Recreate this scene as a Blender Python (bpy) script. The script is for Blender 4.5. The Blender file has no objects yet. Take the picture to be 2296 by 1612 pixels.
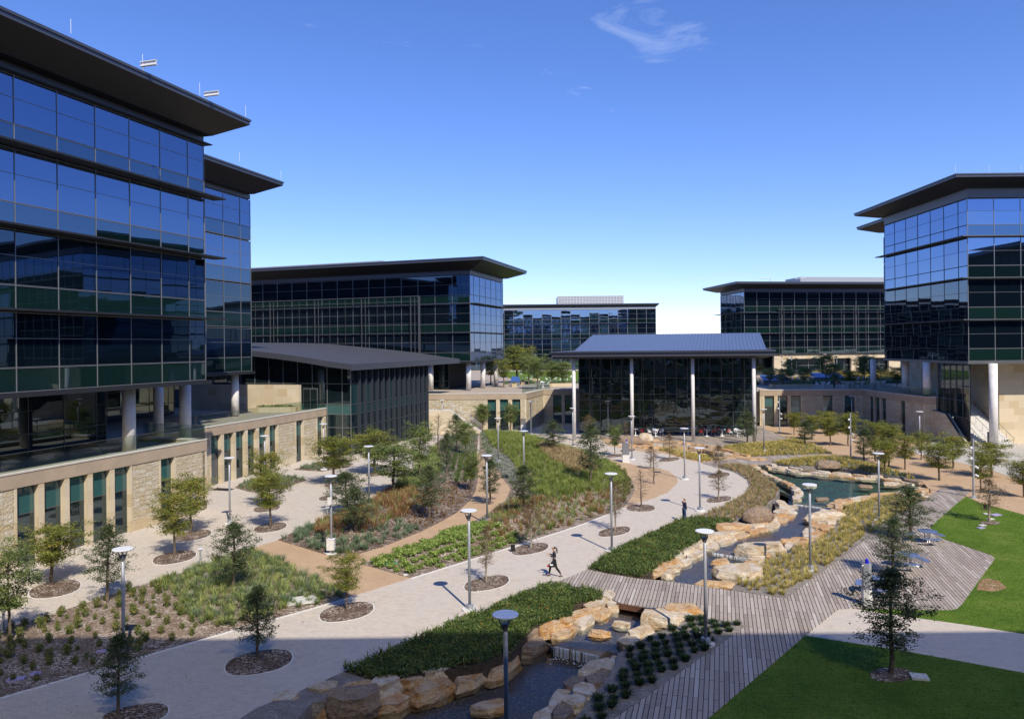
import bpy, bmesh, math, random
import numpy as np
from mathutils import Vector, Matrix, noise
random.seed(7); RNG = np.random.default_rng(7)
R = math.radians
for c in list(bpy.data.collections): pass
COL = bpy.context.scene.collection
F, CX, HY, CH, RO = 1700.0, 1148.0, 776.0, 13.0, 0.01

def derol(u, v): return u - RO*(v-HY), v + RO*(u-CX)
def G(u, v, z=0.0):
    a, b = derol(u, v); y = F*(CH-z)/(b-HY)
    return Vector(((a-CX)*y/F, y, z))
def at_y(u, v, y):
    a, b = derol(u, v); return Vector(((a-CX)*y/F, y, CH-(b-HY)*y/F))
def px_m(y): return F/y
ORG = {}
def V3(p, z=0.0): return Vector((p[0], p[1], p[2] if len(p) > 2 else z))

def tag(o, label=None, cat=None, group=None, kind=None):
    if label: o['label'] = label
    if cat: o['category'] = cat
    if group: o['group'] = group
    if kind: o['kind'] = kind
    return o
def thing(name, label, cat, loc=(0,0,0), rz=0, group=None, scale=None):
    o = bpy.data.objects.new(name, None); COL.objects.link(o)
    o.empty_display_size = 0.3
    o.location = loc; o.rotation_euler = (0,0,rz)
    if scale: o.scale = scale
    ORG[o] = Vector(loc) if rz == 0 and not scale else Vector((0,0,0))
    return tag(o, label, cat, group)
def link(name, me, parent=None, loc=(0,0,0), rz=0):
    o = bpy.data.objects.new(name, me); COL.objects.link(o)
    o.location = loc; o.rotation_euler = (0,0,rz)
    if parent: o.parent = parent
    return o

class MB:
    def __init__(s): s.v = []; s.f = []; s.uv = []; s.mi = []; s.cm = 0
    def face(s, pts, uv=None):
        n = len(s.v); s.v += [tuple(p) for p in pts]; s.f.append(tuple(range(n, n+len(pts))))
        s.uv.append(uv if uv else [(p[0], p[1]) for p in pts]); s.mi.append(s.cm)
    def box(s, o, d, L, W, z0, z1, uo=0.0, n=None):
        """o: start xy, d: unit dir along, n: across dir (default left-hand normal), L length, W width (along n)"""
        o = Vector((o[0], o[1])); d = Vector((d[0], d[1])); n = Vector((n[0], n[1])) if n is not None else Vector((-d.y, d.x))
        p = [o, o+d*L, o+d*L+n*W, o+n*W]
        if d.x*n.y-d.y*n.x < 0: p = [p[0], p[3], p[2], p[1]]
        b = [(q.x, q.y, z0) for q in p]; t = [(q.x, q.y, z1) for q in p]
        for i in range(4):
            j = (i+1) % 4; e = (p[j]-p[i]).length
            a0 = uo if True else 0
            s.face([b[i], b[j], t[j], t[i]], [(a0, z0), (a0+e, z0), (a0+e, z1), (a0, z1)])
        s.face(t); s.face(b[::-1])
    def cube(s, x0, x1, y0, y1, z0, z1): s.box((x0, y0), (1, 0), x1-x0, y1-y0, z0, z1)
    def prism(s, poly, z0, z1, top=True, sides=True):
        P = [Vector((p[0], p[1])) for p in poly]
        ar = sum(P[i].x*P[(i+1) % len(P)].y-P[(i+1) % len(P)].x*P[i].y for i in range(len(P)))
        if ar < 0: P = P[::-1]
        if sides:
            for i in range(len(P)):
                a, b = P[i], P[(i+1) % len(P)]; e = (b-a).length
                s.face([(a.x, a.y, z0), (b.x, b.y, z0), (b.x, b.y, z1), (a.x, a.y, z1)], [(0, z0), (e, z0), (e, z1), (0, z1)])
        from mathutils.geometry import tessellate_polygon
        if top:
            for t in tessellate_polygon([[Vector((p.x, p.y, 0)) for p in P]]):
                q = [P[i] for i in t]
                cr = (q[1].x-q[0].x)*(q[2].y-q[0].y)-(q[1].y-q[0].y)*(q[2].x-q[0].x)
                if cr < 0: q = q[::-1]
                s.face([(p.x, p.y, z1) for p in q])
                s.face([(p.x, p.y, z0) for p in q[::-1]])
    def tube(s, pts, rs, n=8, cap=True):
        pts = [Vector(p) for p in pts]
        if not hasattr(rs, '__len__'): rs = [rs]*len(pts)
        base = len(s.v); k = len(pts)
        for i, p in enumerate(pts):
            t = (pts[min(i+1, k-1)]-pts[max(i-1, 0)]).normalized()
            a = t.orthogonal().normalized() if i == 0 or True else a
            up = Vector((0, 0, 1)) if abs(t.z) < .9 else Vector((1, 0, 0))
            a = t.cross(up).normalized(); b = t.cross(a).normalized()
            for j in range(n):
                an = 2*math.pi*j/n; s.v.append(tuple(p+(a*math.cos(an)+b*math.sin(an))*rs[i]))
        for i in range(k-1):
            for j in range(n):
                q = (base+i*n+j, base+i*n+(j+1) % n, base+(i+1)*n+(j+1) % n, base+(i+1)*n+j)
                s.f.append(q[::-1]); s.uv.append([(0, 0)]*4); s.mi.append(s.cm)
        if cap:
            s.f.append(tuple(base+j for j in range(n))); s.uv.append([(0, 0)]*n); s.mi.append(s.cm)
            s.f.append(tuple(base+(k-1)*n+j for j in range(n))[::-1]); s.uv.append([(0, 0)]*n); s.mi.append(s.cm)
    def lathe(s, prof, c, n=20):
        """prof: list of (r,z)"""
        base = len(s.v); k = len(prof)
        for r, z in prof:
            for j in range(n):
                an = 2*math.pi*j/n; s.v.append((c[0]+r*math.cos(an), c[1]+r*math.sin(an), c[2]+z))
        for i in range(k-1):
            for j in range(n):
                s.f.append((base+i*n+j, base+i*n+(j+1) % n, base+(i+1)*n+(j+1) % n, base+(i+1)*n+j)); s.uv.append([(0, 0)]*4); s.mi.append(s.cm)
        s.f.append(tuple(base+j for j in range(n))[::-1]); s.uv.append([(0, 0)]*n); s.mi.append(s.cm)
        s.f.append(tuple(base+(k-1)*n+j for j in range(n))); s.uv.append([(0, 0)]*n); s.mi.append(s.cm)
    def mesh(s, name, mat, org=(0, 0, 0), smooth=False):
        me = bpy.data.meshes.new(name)
        v = np.array(s.v, float)-np.array(org, float)
        me.from_pydata([tuple(x) for x in v], [], s.f)
        ul = me.uv_layers.new(name='UVMap')
        flat = [c for f in s.uv for p in f for c in p]
        ul.data.foreach_set('uv', flat)
        if isinstance(mat, (list, tuple)):
            for m in mat: me.materials.append(m)
            me.polygons.foreach_set('material_index', s.mi)
        else: me.materials.append(mat)
        if smooth: me.polygons.foreach_set('use_smooth', [True]*len(s.f))
        me.update(); return me
    def build(s, name, mat, parent=None, smooth=False, loc=None):
        if parent is None and loc is None:
            a = np.array(s.v); loc = ((a[:, 0].min()+a[:, 0].max())/2, (a[:, 1].min()+a[:, 1].max())/2, a[:, 2].min())
        org = ORG[parent] if parent is not None else Vector(loc)
        o = link(name, s.mesh(name, mat, org, smooth), parent)
        if parent is None: o.location = loc
        ORG[o] = org
        return o

def npmesh(name, verts, faces_flat, loop_tot, mat, col=None, smooth=False):
    """fast mesh. verts (N,3); faces_flat int array; loop_tot array of counts; col per-vertex float"""
    me = bpy.data.meshes.new(name)
    me.vertices.add(len(verts)); me.vertices.foreach_set('co', np.asarray(verts, np.float32).ravel())
    me.loops.add(len(faces_flat)); me.loops.foreach_set('vertex_index', np.asarray(faces_flat, np.int32))
    me.polygons.add(len(loop_tot))
    st = np.concatenate([[0], np.cumsum(loop_tot)[:-1]]).astype(np.int32)
    me.polygons.foreach_set('loop_start', st)
    if smooth: me.polygons.foreach_set('use_smooth', np.ones(len(loop_tot), bool))
    me.materials.append(mat)
    if col is not None:
        at = me.attributes.new('tint', 'FLOAT', 'POINT'); at.data.foreach_set('value', np.asarray(col, np.float32))
    me.update(calc_edges=True); me.validate()
    return me

# ---------------------------------------------------------------- materials
class N:
    def __init__(s, name):
        s.m = bpy.data.materials.new(name); s.m.use_nodes = True; s.t = s.m.node_tree; s.t.nodes.clear()
        s.out = s.t.nodes.new('ShaderNodeOutputMaterial')
    def n(s, ty, ins=None, **kw):
        x = s.t.nodes.new(ty)
        for k, v in kw.items(): setattr(x, k, v)
        for k, v in (ins or {}).items(): s.set(x, k, v)
        return x
    def set(s, x, k, v):
        i = x.inputs[k]
        if isinstance(v, bpy.types.NodeSocket): s.t.links.new(v, i)
        else:
            if hasattr(i.default_value, '__len__') and len(i.default_value) == 4 and len(v) == 3: v = (*v, 1)
            i.default_value = v
    def ramp(s, fac, stops, interp='LINEAR'):
        x = s.n('ShaderNodeValToRGB', {'Fac': fac}); e = x.color_ramp.elements; x.color_ramp.interpolation = interp
        while len(e) < len(stops): e.new(.5)
        for i, (p, c) in enumerate(stops): e[i].position = p; e[i].color = (*c, 1) if len(c) == 3 else c
        return x.outputs[0]
    def noise(s, vec, scale, detail=4, rough=.55, dist=0):
        x = s.n('ShaderNodeTexNoise', {'Scale': scale, 'Detail': detail, 'Roughness': rough, 'Distortion': dist})
        if vec is not None: s.set(x, 'Vector', vec)
        return x.outputs[0]
    def mix(s, f, a, b, mode='MIX'):
        x = s.n('ShaderNodeMix', data_type='RGBA', blend_type=mode)
        s.set(x, 0, f); s.set(x, 6, a); s.set(x, 7, b); return x.outputs[2]
    def math(s, op, a, b=0.0):
        x = s.n('ShaderNodeMath', operation=op); s.set(x, 0, a); s.set(x, 1, b); return x.outputs[0]
    def pos(s, rot=0.0, scale=(1, 1, 1), kind='pos'):
        if kind == 'uv': src = s.n('ShaderNodeUVMap').outputs[0]
        elif kind == 'obj': src = s.n('ShaderNodeTexCoord').outputs['Object']
        else: src = s.n('ShaderNodeNewGeometry').outputs['Position']
        return s.n('ShaderNodeMapping', {'Vector': src, 'Rotation': (0, 0, rot), 'Scale': scale}).outputs[0]
    def bump(s, h, strength=.5, dist=.05, normal=None):
        x = s.n('ShaderNodeBump', {'Height': h, 'Strength': strength, 'Distance': dist})
        if normal is not None: s.set(x, 'Normal', normal)
        return x.outputs[0]
    def pbr(s, **kw):
        p = s.n('ShaderNodeBsdfPrincipled')
        for k, v in kw.items(): s.set(p, k.replace('_', ' '), v)
        s.t.links.new(p.outputs[0], s.out.inputs[0]); return p
def simple(name, col, rough=.6, metal=0, ior=1.45, var=.0, scale=3.0, bump=0):
    x = N(name); c = col
    if var:
        nz = x.noise(x.pos(), scale, 5)
        c = x.mix(x.ramp(nz, [(.3, (0, 0, 0)), (.7, (1, 1, 1))]), tuple(k*(1-var) for k in col), tuple(min(1, k*(1+var)) for k in col))
    kw = dict(Base_Color=c, Roughness=rough, Metallic=metal, IOR=ior)
    if bump: kw['Normal'] = x.bump(x.noise(x.pos(), scale*4, 5), bump, .02)
    x.pbr(**kw); return x.m

M = {}
def mk_paving(name, rot, c1, c2, c3, bw=.24, bh=.12):
    x = N(name); p = x.pos(rot)
    b = x.n('ShaderNodeTexBrick', {'Vector': p, 'Color1': c1, 'Color2': c2, 'Mortar': tuple(k*.80 for k in c1), 'Scale': 1.0,
        'Mortar Size': .008, 'Mortar Smooth': .3, 'Bias': 0.0, 'Brick Width': bw, 'Row Height': bh})
    big = x.noise(x.pos(0, (1, .6, 1)), .35, 5, .6)
    c = x.mix(x.ramp(big, [(.35, (0, 0, 0)), (.65, (.55, .55, .55))]), b.outputs[0], c3)
    st = x.noise(x.pos(), 1.7, 8, .7)
    c = x.mix(x.ramp(st, [(.52, (0, 0, 0)), (.72, (.4, .4, .4))]), c, tuple(k*.6 for k in c1))
    lt = x.noise(x.pos(), 9, 3, .7)
    c = x.mix(x.ramp(lt, [(.66, (0, 0, 0)), (.78, (.25, .25, .25))]), c, tuple(k*.5 for k in c1))
    x.pbr(Base_Color=c, Roughness=.85, Normal=x.bump(b.outputs[1], .3, -.01)); return x.m
M['pave'] = mk_paving('paver_paving', .3, (.50, .445, .375), (.62, .53, .43), (.52, .48, .43))
M['pave_conc'] = mk_paving('plaza_concrete', .1, (.50, .465, .41), (.49, .455, .40), (.47, .445, .40), 3.0, 3.0)
def mk_deck(name, rot):
    x = N(name); p = x.pos(rot)
    b = x.n('ShaderNodeTexBrick', {'Vector': p, 'Color1': (0, 0, 0), 'Color2': (1, 1, 1), 'Mortar': (0, 0, 0), 'Scale': 1.0,
        'Mortar Size': .015, 'Mortar Smooth': .0, 'Bias': 0.0, 'Brick Width': 2.6, 'Row Height': .185}, offset=.37, offset_frequency=2)
    c = x.ramp(b.outputs[0], [(0, (.21, .155, .115)), (.3, (.35, .28, .22)), (.6, (.42, .35, .285)), (.8, (.27, .21, .165)), (1, (.56, .50, .43))])
    g = x.noise(x.pos(rot, (.7, 14, 1)), 1.0, 6, .65)
    c = x.mix(x.ramp(g, [(.3, (0, 0, 0)), (.75, (.7, .7, .7))]), c, (.44, .405, .37))
    g2 = x.noise(x.pos(rot, (1.2, 9, 1)), 2.0, 6, .7)
    c = x.mix(x.ramp(g2, [(.5, (0, 0, 0)), (.8, (.5, .5, .5))]), c, (.13, .10, .085))
    c = x.mix(b.outputs[1], c, (.012, .010, .009))
    x.pbr(Base_Color=c, Roughness=.75, Normal=x.bump(b.outputs[1], .8, -.02)); return x.m
M['deckA'] = mk_deck('deck_boards', -math.radians(74.6))
M['deckB'] = mk_deck('deck_boards_turned', -math.radians(86))
M['deckP'] = mk_deck('deck_boards_pavilion', R(-90))
def mk_dg():
    x = N('decomposed_granite'); p = x.pos()
    a = x.noise(p, .5, 6, .6); b = x.noise(x.pos(0, (1, 2.2, 1)), 2.2, 8, .75); g = x.noise(p, 40, 3, .7)
    c = x.ramp(a, [(.3, (.43, .285, .165)), (.7, (.50, .35, .215))])
    c = x.mix(x.ramp(b, [(.52, (0, 0, 0)), (.72, (.8, .8, .8))]), c, (.22, .12, .062))
    c = x.mix(x.ramp(g, [(.4, (0, 0, 0)), (.7, (.3, .3, .3))]), c, (.55, .42, .29))
    x.pbr(Base_Color=c, Roughness=.95, Normal=x.bump(g, .4, .02)); return x.m
M['dg'] = mk_dg()
M['terr'] = mk_paving('terrace_paving', .1, (.40, .33, .26), (.43, .36, .28), (.36, .32, .27), .9, .45)
def mk_mulch(name, base, chip, amt, sc=26):
    x = N(name); p = x.pos()
    a = x.noise(p, .8, 5); v = x.n('ShaderNodeTexVoronoi', {'Vector': x.n('ShaderNodeMapping', {'Vector': p, 'Scale': (1, 1.6, 1)}).outputs[0], 'Scale': sc})
    c = x.ramp(a, [(.3, tuple(k*.7 for k in base)), (.7, tuple(k*1.25 for k in base))])
    sep = x.n('ShaderNodeSeparateColor', {'Color': v.outputs['Color']}).outputs[0]
    k = x.ramp(sep, [(1-amt, (0, 0, 0)), (min(1, 1-amt+.08), (1, 1, 1))])
    k2 = x.ramp(x.noise(p, 1.4, 4), [(.35, (.1, .1, .1)), (.62, (1, 1, 1))])
    c = x.mix(x.mix(1.0, k, k2, 'MULTIPLY'), c, chip)
    x.pbr(Base_Color=c, Roughness=.95, Normal=x.bump(v.outputs[0], .9, .04)); return x.m
M['mulch'] = mk_mulch('bark_mulch', (.11, .066, .042), (.60, .53, .45), .30, 15)
M['mulch_pale'] = mk_mulch('chipped_mulch', (.17, .115, .078), (.58, .51, .43), .40, 15)
M['gravel'] = mk_mulch('grey_gravel', (.23, .20, .175), (.46, .42, .38), .5, 30)
M['soil'] = simple('soil', (.06, .042, .03), .95, var=.3)
M['chips'] = mk_mulch('river_gravel', (.26, .135, .06), (.50, .36, .22), .45, 14)
def mk_lawn():
    x = N('lawn_grass'); p = x.pos()
    a = x.noise(p, .30, 7, .7); b = x.noise(p, 25, 4, .7); e = x.noise(x.pos(.4, (1, 3, 1)), 3, 5, .7)
    c = x.ramp(a, [(.35, (.07, .145, .012)), (.52, (.125, .215, .020)), (.66, (.21, .27, .05))])
    c = x.mix(x.ramp(b, [(.3, (0, 0, 0)), (.8, (.7, .7, .7))]), c, (.03, .075, .008))
    c = x.mix(x.ramp(e, [(.48, (0, 0, 0)), (.75, (.6, .6, .6))]), c, (.20, .22, .06))
    x.pbr(Base_Color=c, Roughness=.9, Specular_IOR_Level=.15, Normal=x.bump(b, 1.0, .05)); return x.m
M['lawn'] = mk_lawn()
def mk_stone(name, split):
    x = N(name); p = x.pos(0, (1, 1, 1), 'uv')
    if split:
        b = x.n('ShaderNodeTexBrick', {'Vector': p, 'Color1': (0, 0, 0), 'Color2': (1, 1, 1), 'Mortar': (.5, .5, .5), 'Scale': 1.0,
            'Mortar Size': .012, 'Mortar Smooth': .4, 'Bias': 0.0, 'Brick Width': .62, 'Row Height': .335}, offset=.0, offset_frequency=2)
        c = x.ramp(b.outputs[0], [(0, (0.660, 0.564, 0.396)), (.35, (0.576, 0.492, 0.336)), (.6, (0.696, 0.636, 0.504)), (.8, (0.552, 0.432, 0.240)), (1, (0.720, 0.672, 0.564))])
        c = x.mix(b.outputs[1], c, (0.600, 0.528, 0.396))
        n1 = x.noise(x.pos(0, (1, 1, 1), 'uv'), 5.5, 7, .62, .6)
        h = x.math('ADD', x.math('MULTIPLY', n1, 1.6), x.math('MULTIPLY', b.outputs[1], -.6))
        c = x.mix(x.ramp(n1, [(.35, (0.420, 0.420, 0.420)), (.6, (0, 0, 0))]), c, (0.408, 0.324, 0.192))
        x.pbr(Base_Color=c, Roughness=.9, Normal=x.bump(h, 1.0, .11))
    else:
        b = x.n('ShaderNodeTexBrick', {'Vector': p, 'Color1': (0, 0, 0), 'Color2': (1, 1, 1), 'Mortar': (.5, .5, .5), 'Scale': 1.0,
            'Mortar Size': .006, 'Mortar Smooth': .2, 'Bias': 0.0, 'Brick Width': 1.25, 'Row Height': .9}, offset=.5, offset_frequency=2)
        c = x.ramp(b.outputs[0], [(0, (0.624, 0.528, 0.372)), (.5, (0.564, 0.480, 0.342)), (.8, (0.504, 0.396, 0.240)), (1, (0.672, 0.600, 0.468))])
        c = x.mix(x.math('MULTIPLY', b.outputs[1], .5), c, (.3, .25, .18))
        x.pbr(Base_Color=c, Roughness=.85)
    return x.m
M['stone'] = mk_stone('split_face_limestone', True)
M['ashlar'] = mk_stone('smooth_limestone', False)
M['coping'] = simple('limestone_coping', (.40, .315, .225), .85, var=.10, scale=.8)
M['copetop'] = simple('pale_coping_top', (.58, .54, .47), .8, var=.06)
def mk_glass(name, base, ior, rough=.012, wav=.07, tint=(1, 1, 1)):
    x = N(name)
    nz = x.noise(x.n('ShaderNodeNewGeometry').outputs['Position'], .42, 1, .4)
    x.pbr(Base_Color=base, Roughness=rough, IOR=ior, Specular_Tint=tint, Normal=x.bump(nz, wav, .035)); return x.m
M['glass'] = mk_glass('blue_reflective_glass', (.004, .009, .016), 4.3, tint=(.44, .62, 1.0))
M['glass_dim_refl'] = mk_glass('glass_dim_reflection', (.003, .007, .012), 2.2, tint=(.45, .68, 1.0))  # dimmer copy of the tower glass; dark reflections set into the material
M['spandrel_dim_refl'] = mk_glass('green_spandrel_dim_reflection', (.006, .020, .019), 1.9, tint=(.6, .8, .95))  # spandrel copy, likewise dimmed to stand in for dark reflections
M['glass_tint'] = mk_glass('glass_over_pale_blind', (.014, .034, .045), 4.0, tint=(.46, .62, 1.0), wav=.12)
M['spandrel'] = mk_glass('green_black_spandrel_glass', (.004, .013, .013), 3.0, tint=(.46, .66, 1.0), wav=.07)
M['glass_dk'] = mk_glass('dark_clear_glass', (.008, .015, .018), 2.1, tint=(.7, .9, 1.0))
M['glass_pav'] = mk_glass('pavilion_glass', (.007, .014, .016), 2.0, tint=(.7, .9, 1.0), wav=.3)
M['blind'] = mk_glass('teal_glass_over_blind', (.03, .10, .10), 1.7, wav=.1)
M['teal_dk'] = mk_glass('dim_teal_glass', (.012, .040, .045), 1.8, wav=.1)
M['interior'] = simple('lit_teal_interior', (.10, .22, .22), .8)
M['alum'] = simple('aluminium_mullion', (.24, .25, .26), .4, .4)
M['frame'] = simple('thin_grey_frame', (.105, .11, .115), .45, .4)
M['alum_dk'] = simple('dark_mullion', (.16, .17, .18), .4, .5)
M['dark'] = simple('charcoal_metal', (.020, .021, .025), .5, .0)
M['fascia'] = simple('slate_fascia_metal', (.085, .092, .115), .4, .4)
M['fin'] = simple('slate_fin', (.045, .055, .070), .45, .3)
M['soffit'] = simple('bronze_black_soffit', (.012, .012, .013), .5)
M['roofd'] = simple('dark_roof_membrane', (.060, .062, .072), .6, var=.12, scale=.6)
M['seam'] = simple('blue_grey_standing_seam_metal', (.15, .19, .30), .42, .35)
M['screen'] = simple('galvanised_roof_screen', (.42, .43, .44), .5, .4)
M['core'] = simple('building_core', (.02, .022, .025), .8)
M['column'] = simple('cast_concrete', (.72, .70, .67), .8, var=.12, scale=1.6, bump=.15)
M['step'] = simple('white_stair_concrete', (.60, .585, .56), .8, var=.08)
M['polem'] = simple('grey_painted_pole', (.36, .38, .42), .4, .2)
M['disc'] = simple('white_lamp_disc', (.78, .80, .83), .35)
M['pad'] = simple('white_concrete_pad', (.66, .65, .63), .8, var=.12, scale=8)
M['white'] = simple('white_plastic', (.86, .86, .86), .4)
M['red'] = simple('red_plastic', (.50, .025, .02), .4)
M['orange'] = simple('orange_plastic', (.8, .16, .03), .5)
M['steel'] = simple('brushed_steel', (.45, .46, .48), .3, .8)
M['blue'] = simple('blue_painted_metal', (.16, .22, .40), .38, .2)
M['bluelamp'] = simple('blue_beacon_lens', (.01, .02, .55), .15)
M['skyl'] = mk_glass('blue_skylight_glass', (.05, .12, .35), 1.8)
M['black'] = simple('black_rubber', (.012, .012, .013), .7)
M['purple'] = simple('lilac_valve_lid', (.42, .36, .60), .6)
M['green_lid'] = simple('green_valve_lid', (.05, .30, .20), .6)
M['lid'] = simple('concrete_lid', (.62, .61, .58), .8, var=.1, scale=6)
M['grid'] = simple('grey_sign_metal', (.22, .23, .25), .45, .3)
def mk_rail():
    x = N('clear_railing_glass')
    t = x.n('ShaderNodeBsdfTransparent', {'Color': (.82, .88, .86)}); g = x.n('ShaderNodeBsdfGlossy', {'Color': (.8, .9, .9), 'Roughness': .02})
    lw = x.n('ShaderNodeLayerWeight', {'Blend': .5}); fac = x.math('ADD', x.math('MULTIPLY', x.math('POWER', lw.outputs['Facing'], 4.0), .6), .05); mx = x.n('ShaderNodeMixShader', {0: fac})
    x.t.links.new(t.outputs[0], mx.inputs[1]); x.t.links.new(g.outputs[0], mx.inputs[2]); x.t.links.new(mx.outputs[0], x.out.inputs[0]); return x.m
M['beam'] = simple('red_brown_timber', (.14, .065, .04), .8, var=.25, scale=5)
M['rail'] = mk_rail()
def mk_water(name, tint, sc=3.0, st=.25):
    x = N(name); p = x.pos()
    h = x.noise(p, sc, 5, .6, .4)
    nm = x.bump(h, st, .04)
    t = x.n('ShaderNodeBsdfTransparent', {'Color': tint}); g = x.n('ShaderNodeBsdfGlossy', {'Color': (.95, .97, 1), 'Roughness': .03, 'Normal': nm})
    fr = x.n('ShaderNodeFresnel', {'IOR': 1.22, 'Normal': nm}); mx = x.n('ShaderNodeMixShader', {0: fr.outputs[0]})
    x.t.links.new(t.outputs[0], mx.inputs[1]); x.t.links.new(g.outputs[0], mx.inputs[2]); x.t.links.new(mx.outputs[0], x.out.inputs[0]); return x.m
M['water'] = mk_water('stream_water', (.74, .78, .80), 3.4, .5)
M['pond'] = mk_water('pond_water', (.60, .74, .70), 1.6, .22)
def mk_pebble(name, cols, sc=22):
    x = N(name); p = x.pos()
    v = x.n('ShaderNodeTexVoronoi', {'Vector': p, 'Scale': sc}); sep = x.n('ShaderNodeSeparateColor', {'Color': v.outputs['Color']})
    c = x.ramp(sep.outputs[0], cols)
    big = x.ramp(x.noise(p, .7, 4), [(.45, (0, 0, 0)), (.68, (.7, .7, .7))])
    c = x.mix(big, c, (.17, .10, .045))
    x.pbr(Base_Color=c, Roughness=.7, Normal=x.bump(v.outputs[0], .8, .05)); return x.m
M['pebble'] = mk_pebble('pebble_bed', [(0, (.04, .038, .045)), (.4, (.085, .082, .10)), (.7, (.15, .12, .10)), (.92, (.20, .17, .15)), (1, (.42, .38, .34))])
M['pondbed'] = mk_pebble('pond_bed', [(0, (.05, .09, .075)), (.5, (.10, .16, .13)), (1, (.20, .26, .22))], 6)
def mk_rock(name, a, b, c3, sh=.5):
    x = N(name); p = x.pos(0, (1, 1, 1), 'obj'); oi = x.n('ShaderNodeObjectInfo').outputs['Random']
    off = x.n('ShaderNodeVectorMath', {0: p, 1: x.n('ShaderNodeCombineXYZ', {0: x.math('MULTIPLY', oi, 37.0)}).outputs[0]}, operation='ADD').outputs[0]
    n1 = x.noise(off, 1.3, 6, .62, .7); n2 = x.noise(off, 9, 6, .7); n3 = x.noise(x.n('ShaderNodeMapping', {'Vector': off, 'Scale': (1, 1, 7)}).outputs[0], 2.4, 4, .6)
    c = x.mix(x.ramp(n1, [(.42, (0, 0, 0)), (.58, (1, 1, 1))]), a, b)
    c = x.mix(x.ramp(n2, [(.5, (0, 0, 0)), (.68, (.7, .7, .7))]), c, c3)
    c = x.mix(x.ramp(n3, [(.55, (0, 0, 0)), (.68, (.5, .5, .5))]), c, tuple(k*.4 for k in a))
    x.pbr(Base_Color=c, Roughness=.9, Normal=x.bump(x.math('ADD', n2, n3), .9, .05)); return x.m
M['rock_ochre'] = mk_rock('ochre_sandstone', (.44, .22, .065), (.50, .36, .21), (.62, .55, .46))
M['rock_cream'] = mk_rock('cream_sandstone', (.58, .51, .41), (.46, .33, .19), (.72, .68, .61))
M['rock_brown'] = mk_rock('brown_weathered_sandstone', (.20, .145, .105), (.28, .19, .12), (.42, .36, .30))
def mk_leaf(name, dark, light, hi=None, trans=.25):
    x = N(name); t = x.n('ShaderNodeAttribute', attribute_name='tint').outputs['Fac']
    stops = [(0, dark), (.75, light)] + ([(1.0, hi)] if hi else [])
    c = x.ramp(t, stops)
    d = x.n('ShaderNodeBsdfPrincipled', {'Base Color': c, 'Roughness': .55, 'Specular IOR Level': .35})
    tr = x.n('ShaderNodeBsdfTranslucent', {'Color': c}); mx = x.n('ShaderNodeMixShader', {0: trans})
    x.t.links.new(d.outputs[0], mx.inputs[1]); x.t.links.new(tr.outputs[0], mx.inputs[2]); x.t.links.new(mx.outputs[0], x.out.inputs[0]); return x.m
M['leaf_oak'] = mk_leaf('dark_oak_leaves', (0.042, 0.067, 0.025), (0.114, 0.154, 0.061), (0.211, 0.251, 0.108))
M['leaf_elm'] = mk_leaf('yellow_green_leaves', (0.110, 0.142, 0.022), (0.260, 0.276, 0.051), (0.479, 0.268, 0.057))
M['leaf_rust'] = mk_leaf('rusty_leaves', (0.117, 0.072, 0.033), (0.208, 0.150, 0.072), (0.312, 0.195, 0.091))
M['leaf_light'] = mk_leaf('light_green_leaves', (0.083, 0.129, 0.032), (0.222, 0.274, 0.077), (0.407, 0.435, 0.154))
M['grass_lawn'] = mk_leaf('lawn_blades', (.07, .15, .012), (.15, .26, .025), (.27, .34, .07), .2)
M['grass_y'] = mk_leaf('golden_grass', (0.298, 0.276, 0.061), (0.596, 0.485, 0.150), (0.800, 0.637, 0.244), .3)
M['grass_g'] = mk_leaf('green_grass_tufts', (0.119, 0.177, 0.051), (0.324, 0.394, 0.119), (0.560, 0.531, 0.203), .3)
M['grass_lush'] = mk_leaf('lush_grass', (0.130, 0.195, 0.033), (0.273, 0.338, 0.072), (0.468, 0.468, 0.143), .3)
M['grass_b'] = mk_leaf('blue_green_grass', (0.084, 0.143, 0.076), (0.218, 0.302, 0.168), (0.370, 0.437, 0.252), .3)
M['grass_r'] = mk_leaf('russet_grass', (0.189, 0.101, 0.041), (0.365, 0.203, 0.081), (0.486, 0.324, 0.149), .3)
M['grass_t'] = mk_leaf('tan_seed_grass', (0.297, 0.216, 0.101), (0.486, 0.365, 0.182), (0.621, 0.486, 0.270), .3)
M['hedge'] = mk_leaf('lantana_leaves', (.045, .08, .018), (.14, .20, .045), (.24, .28, .09))
M['lime'] = mk_leaf('lime_leaves', (0.120, 0.201, 0.037), (0.284, 0.389, 0.088), (0.450, 0.517, 0.163))
M['dkclump'] = mk_leaf('dark_green_clump', (0.014, 0.034, 0.010), (0.042, 0.078, 0.019), (0.072, 0.120, 0.036))
M['shrubg'] = mk_leaf('olive_shrub_leaves', (0.081, 0.121, 0.032), (0.209, 0.258, 0.064), (0.419, 0.274, 0.081))
M['flower'] = mk_leaf('orange_flowers', (.55, .14, .02), (.6, .2, .03))
M['silver'] = mk_leaf('silver_leaves', (.22, .25, .20), (.38, .40, .34), (.5, .52, .46))
M['bark'] = simple('bark', (.13, .10, .075), .9, var=.35, scale=9)
M['bark_pale'] = simple('pale_bark', (.30, .25, .19), .9, var=.3, scale=9)
M['under'] = simple('green_understory', (.028, .05, .014), .95, var=.4, scale=5)
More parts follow.
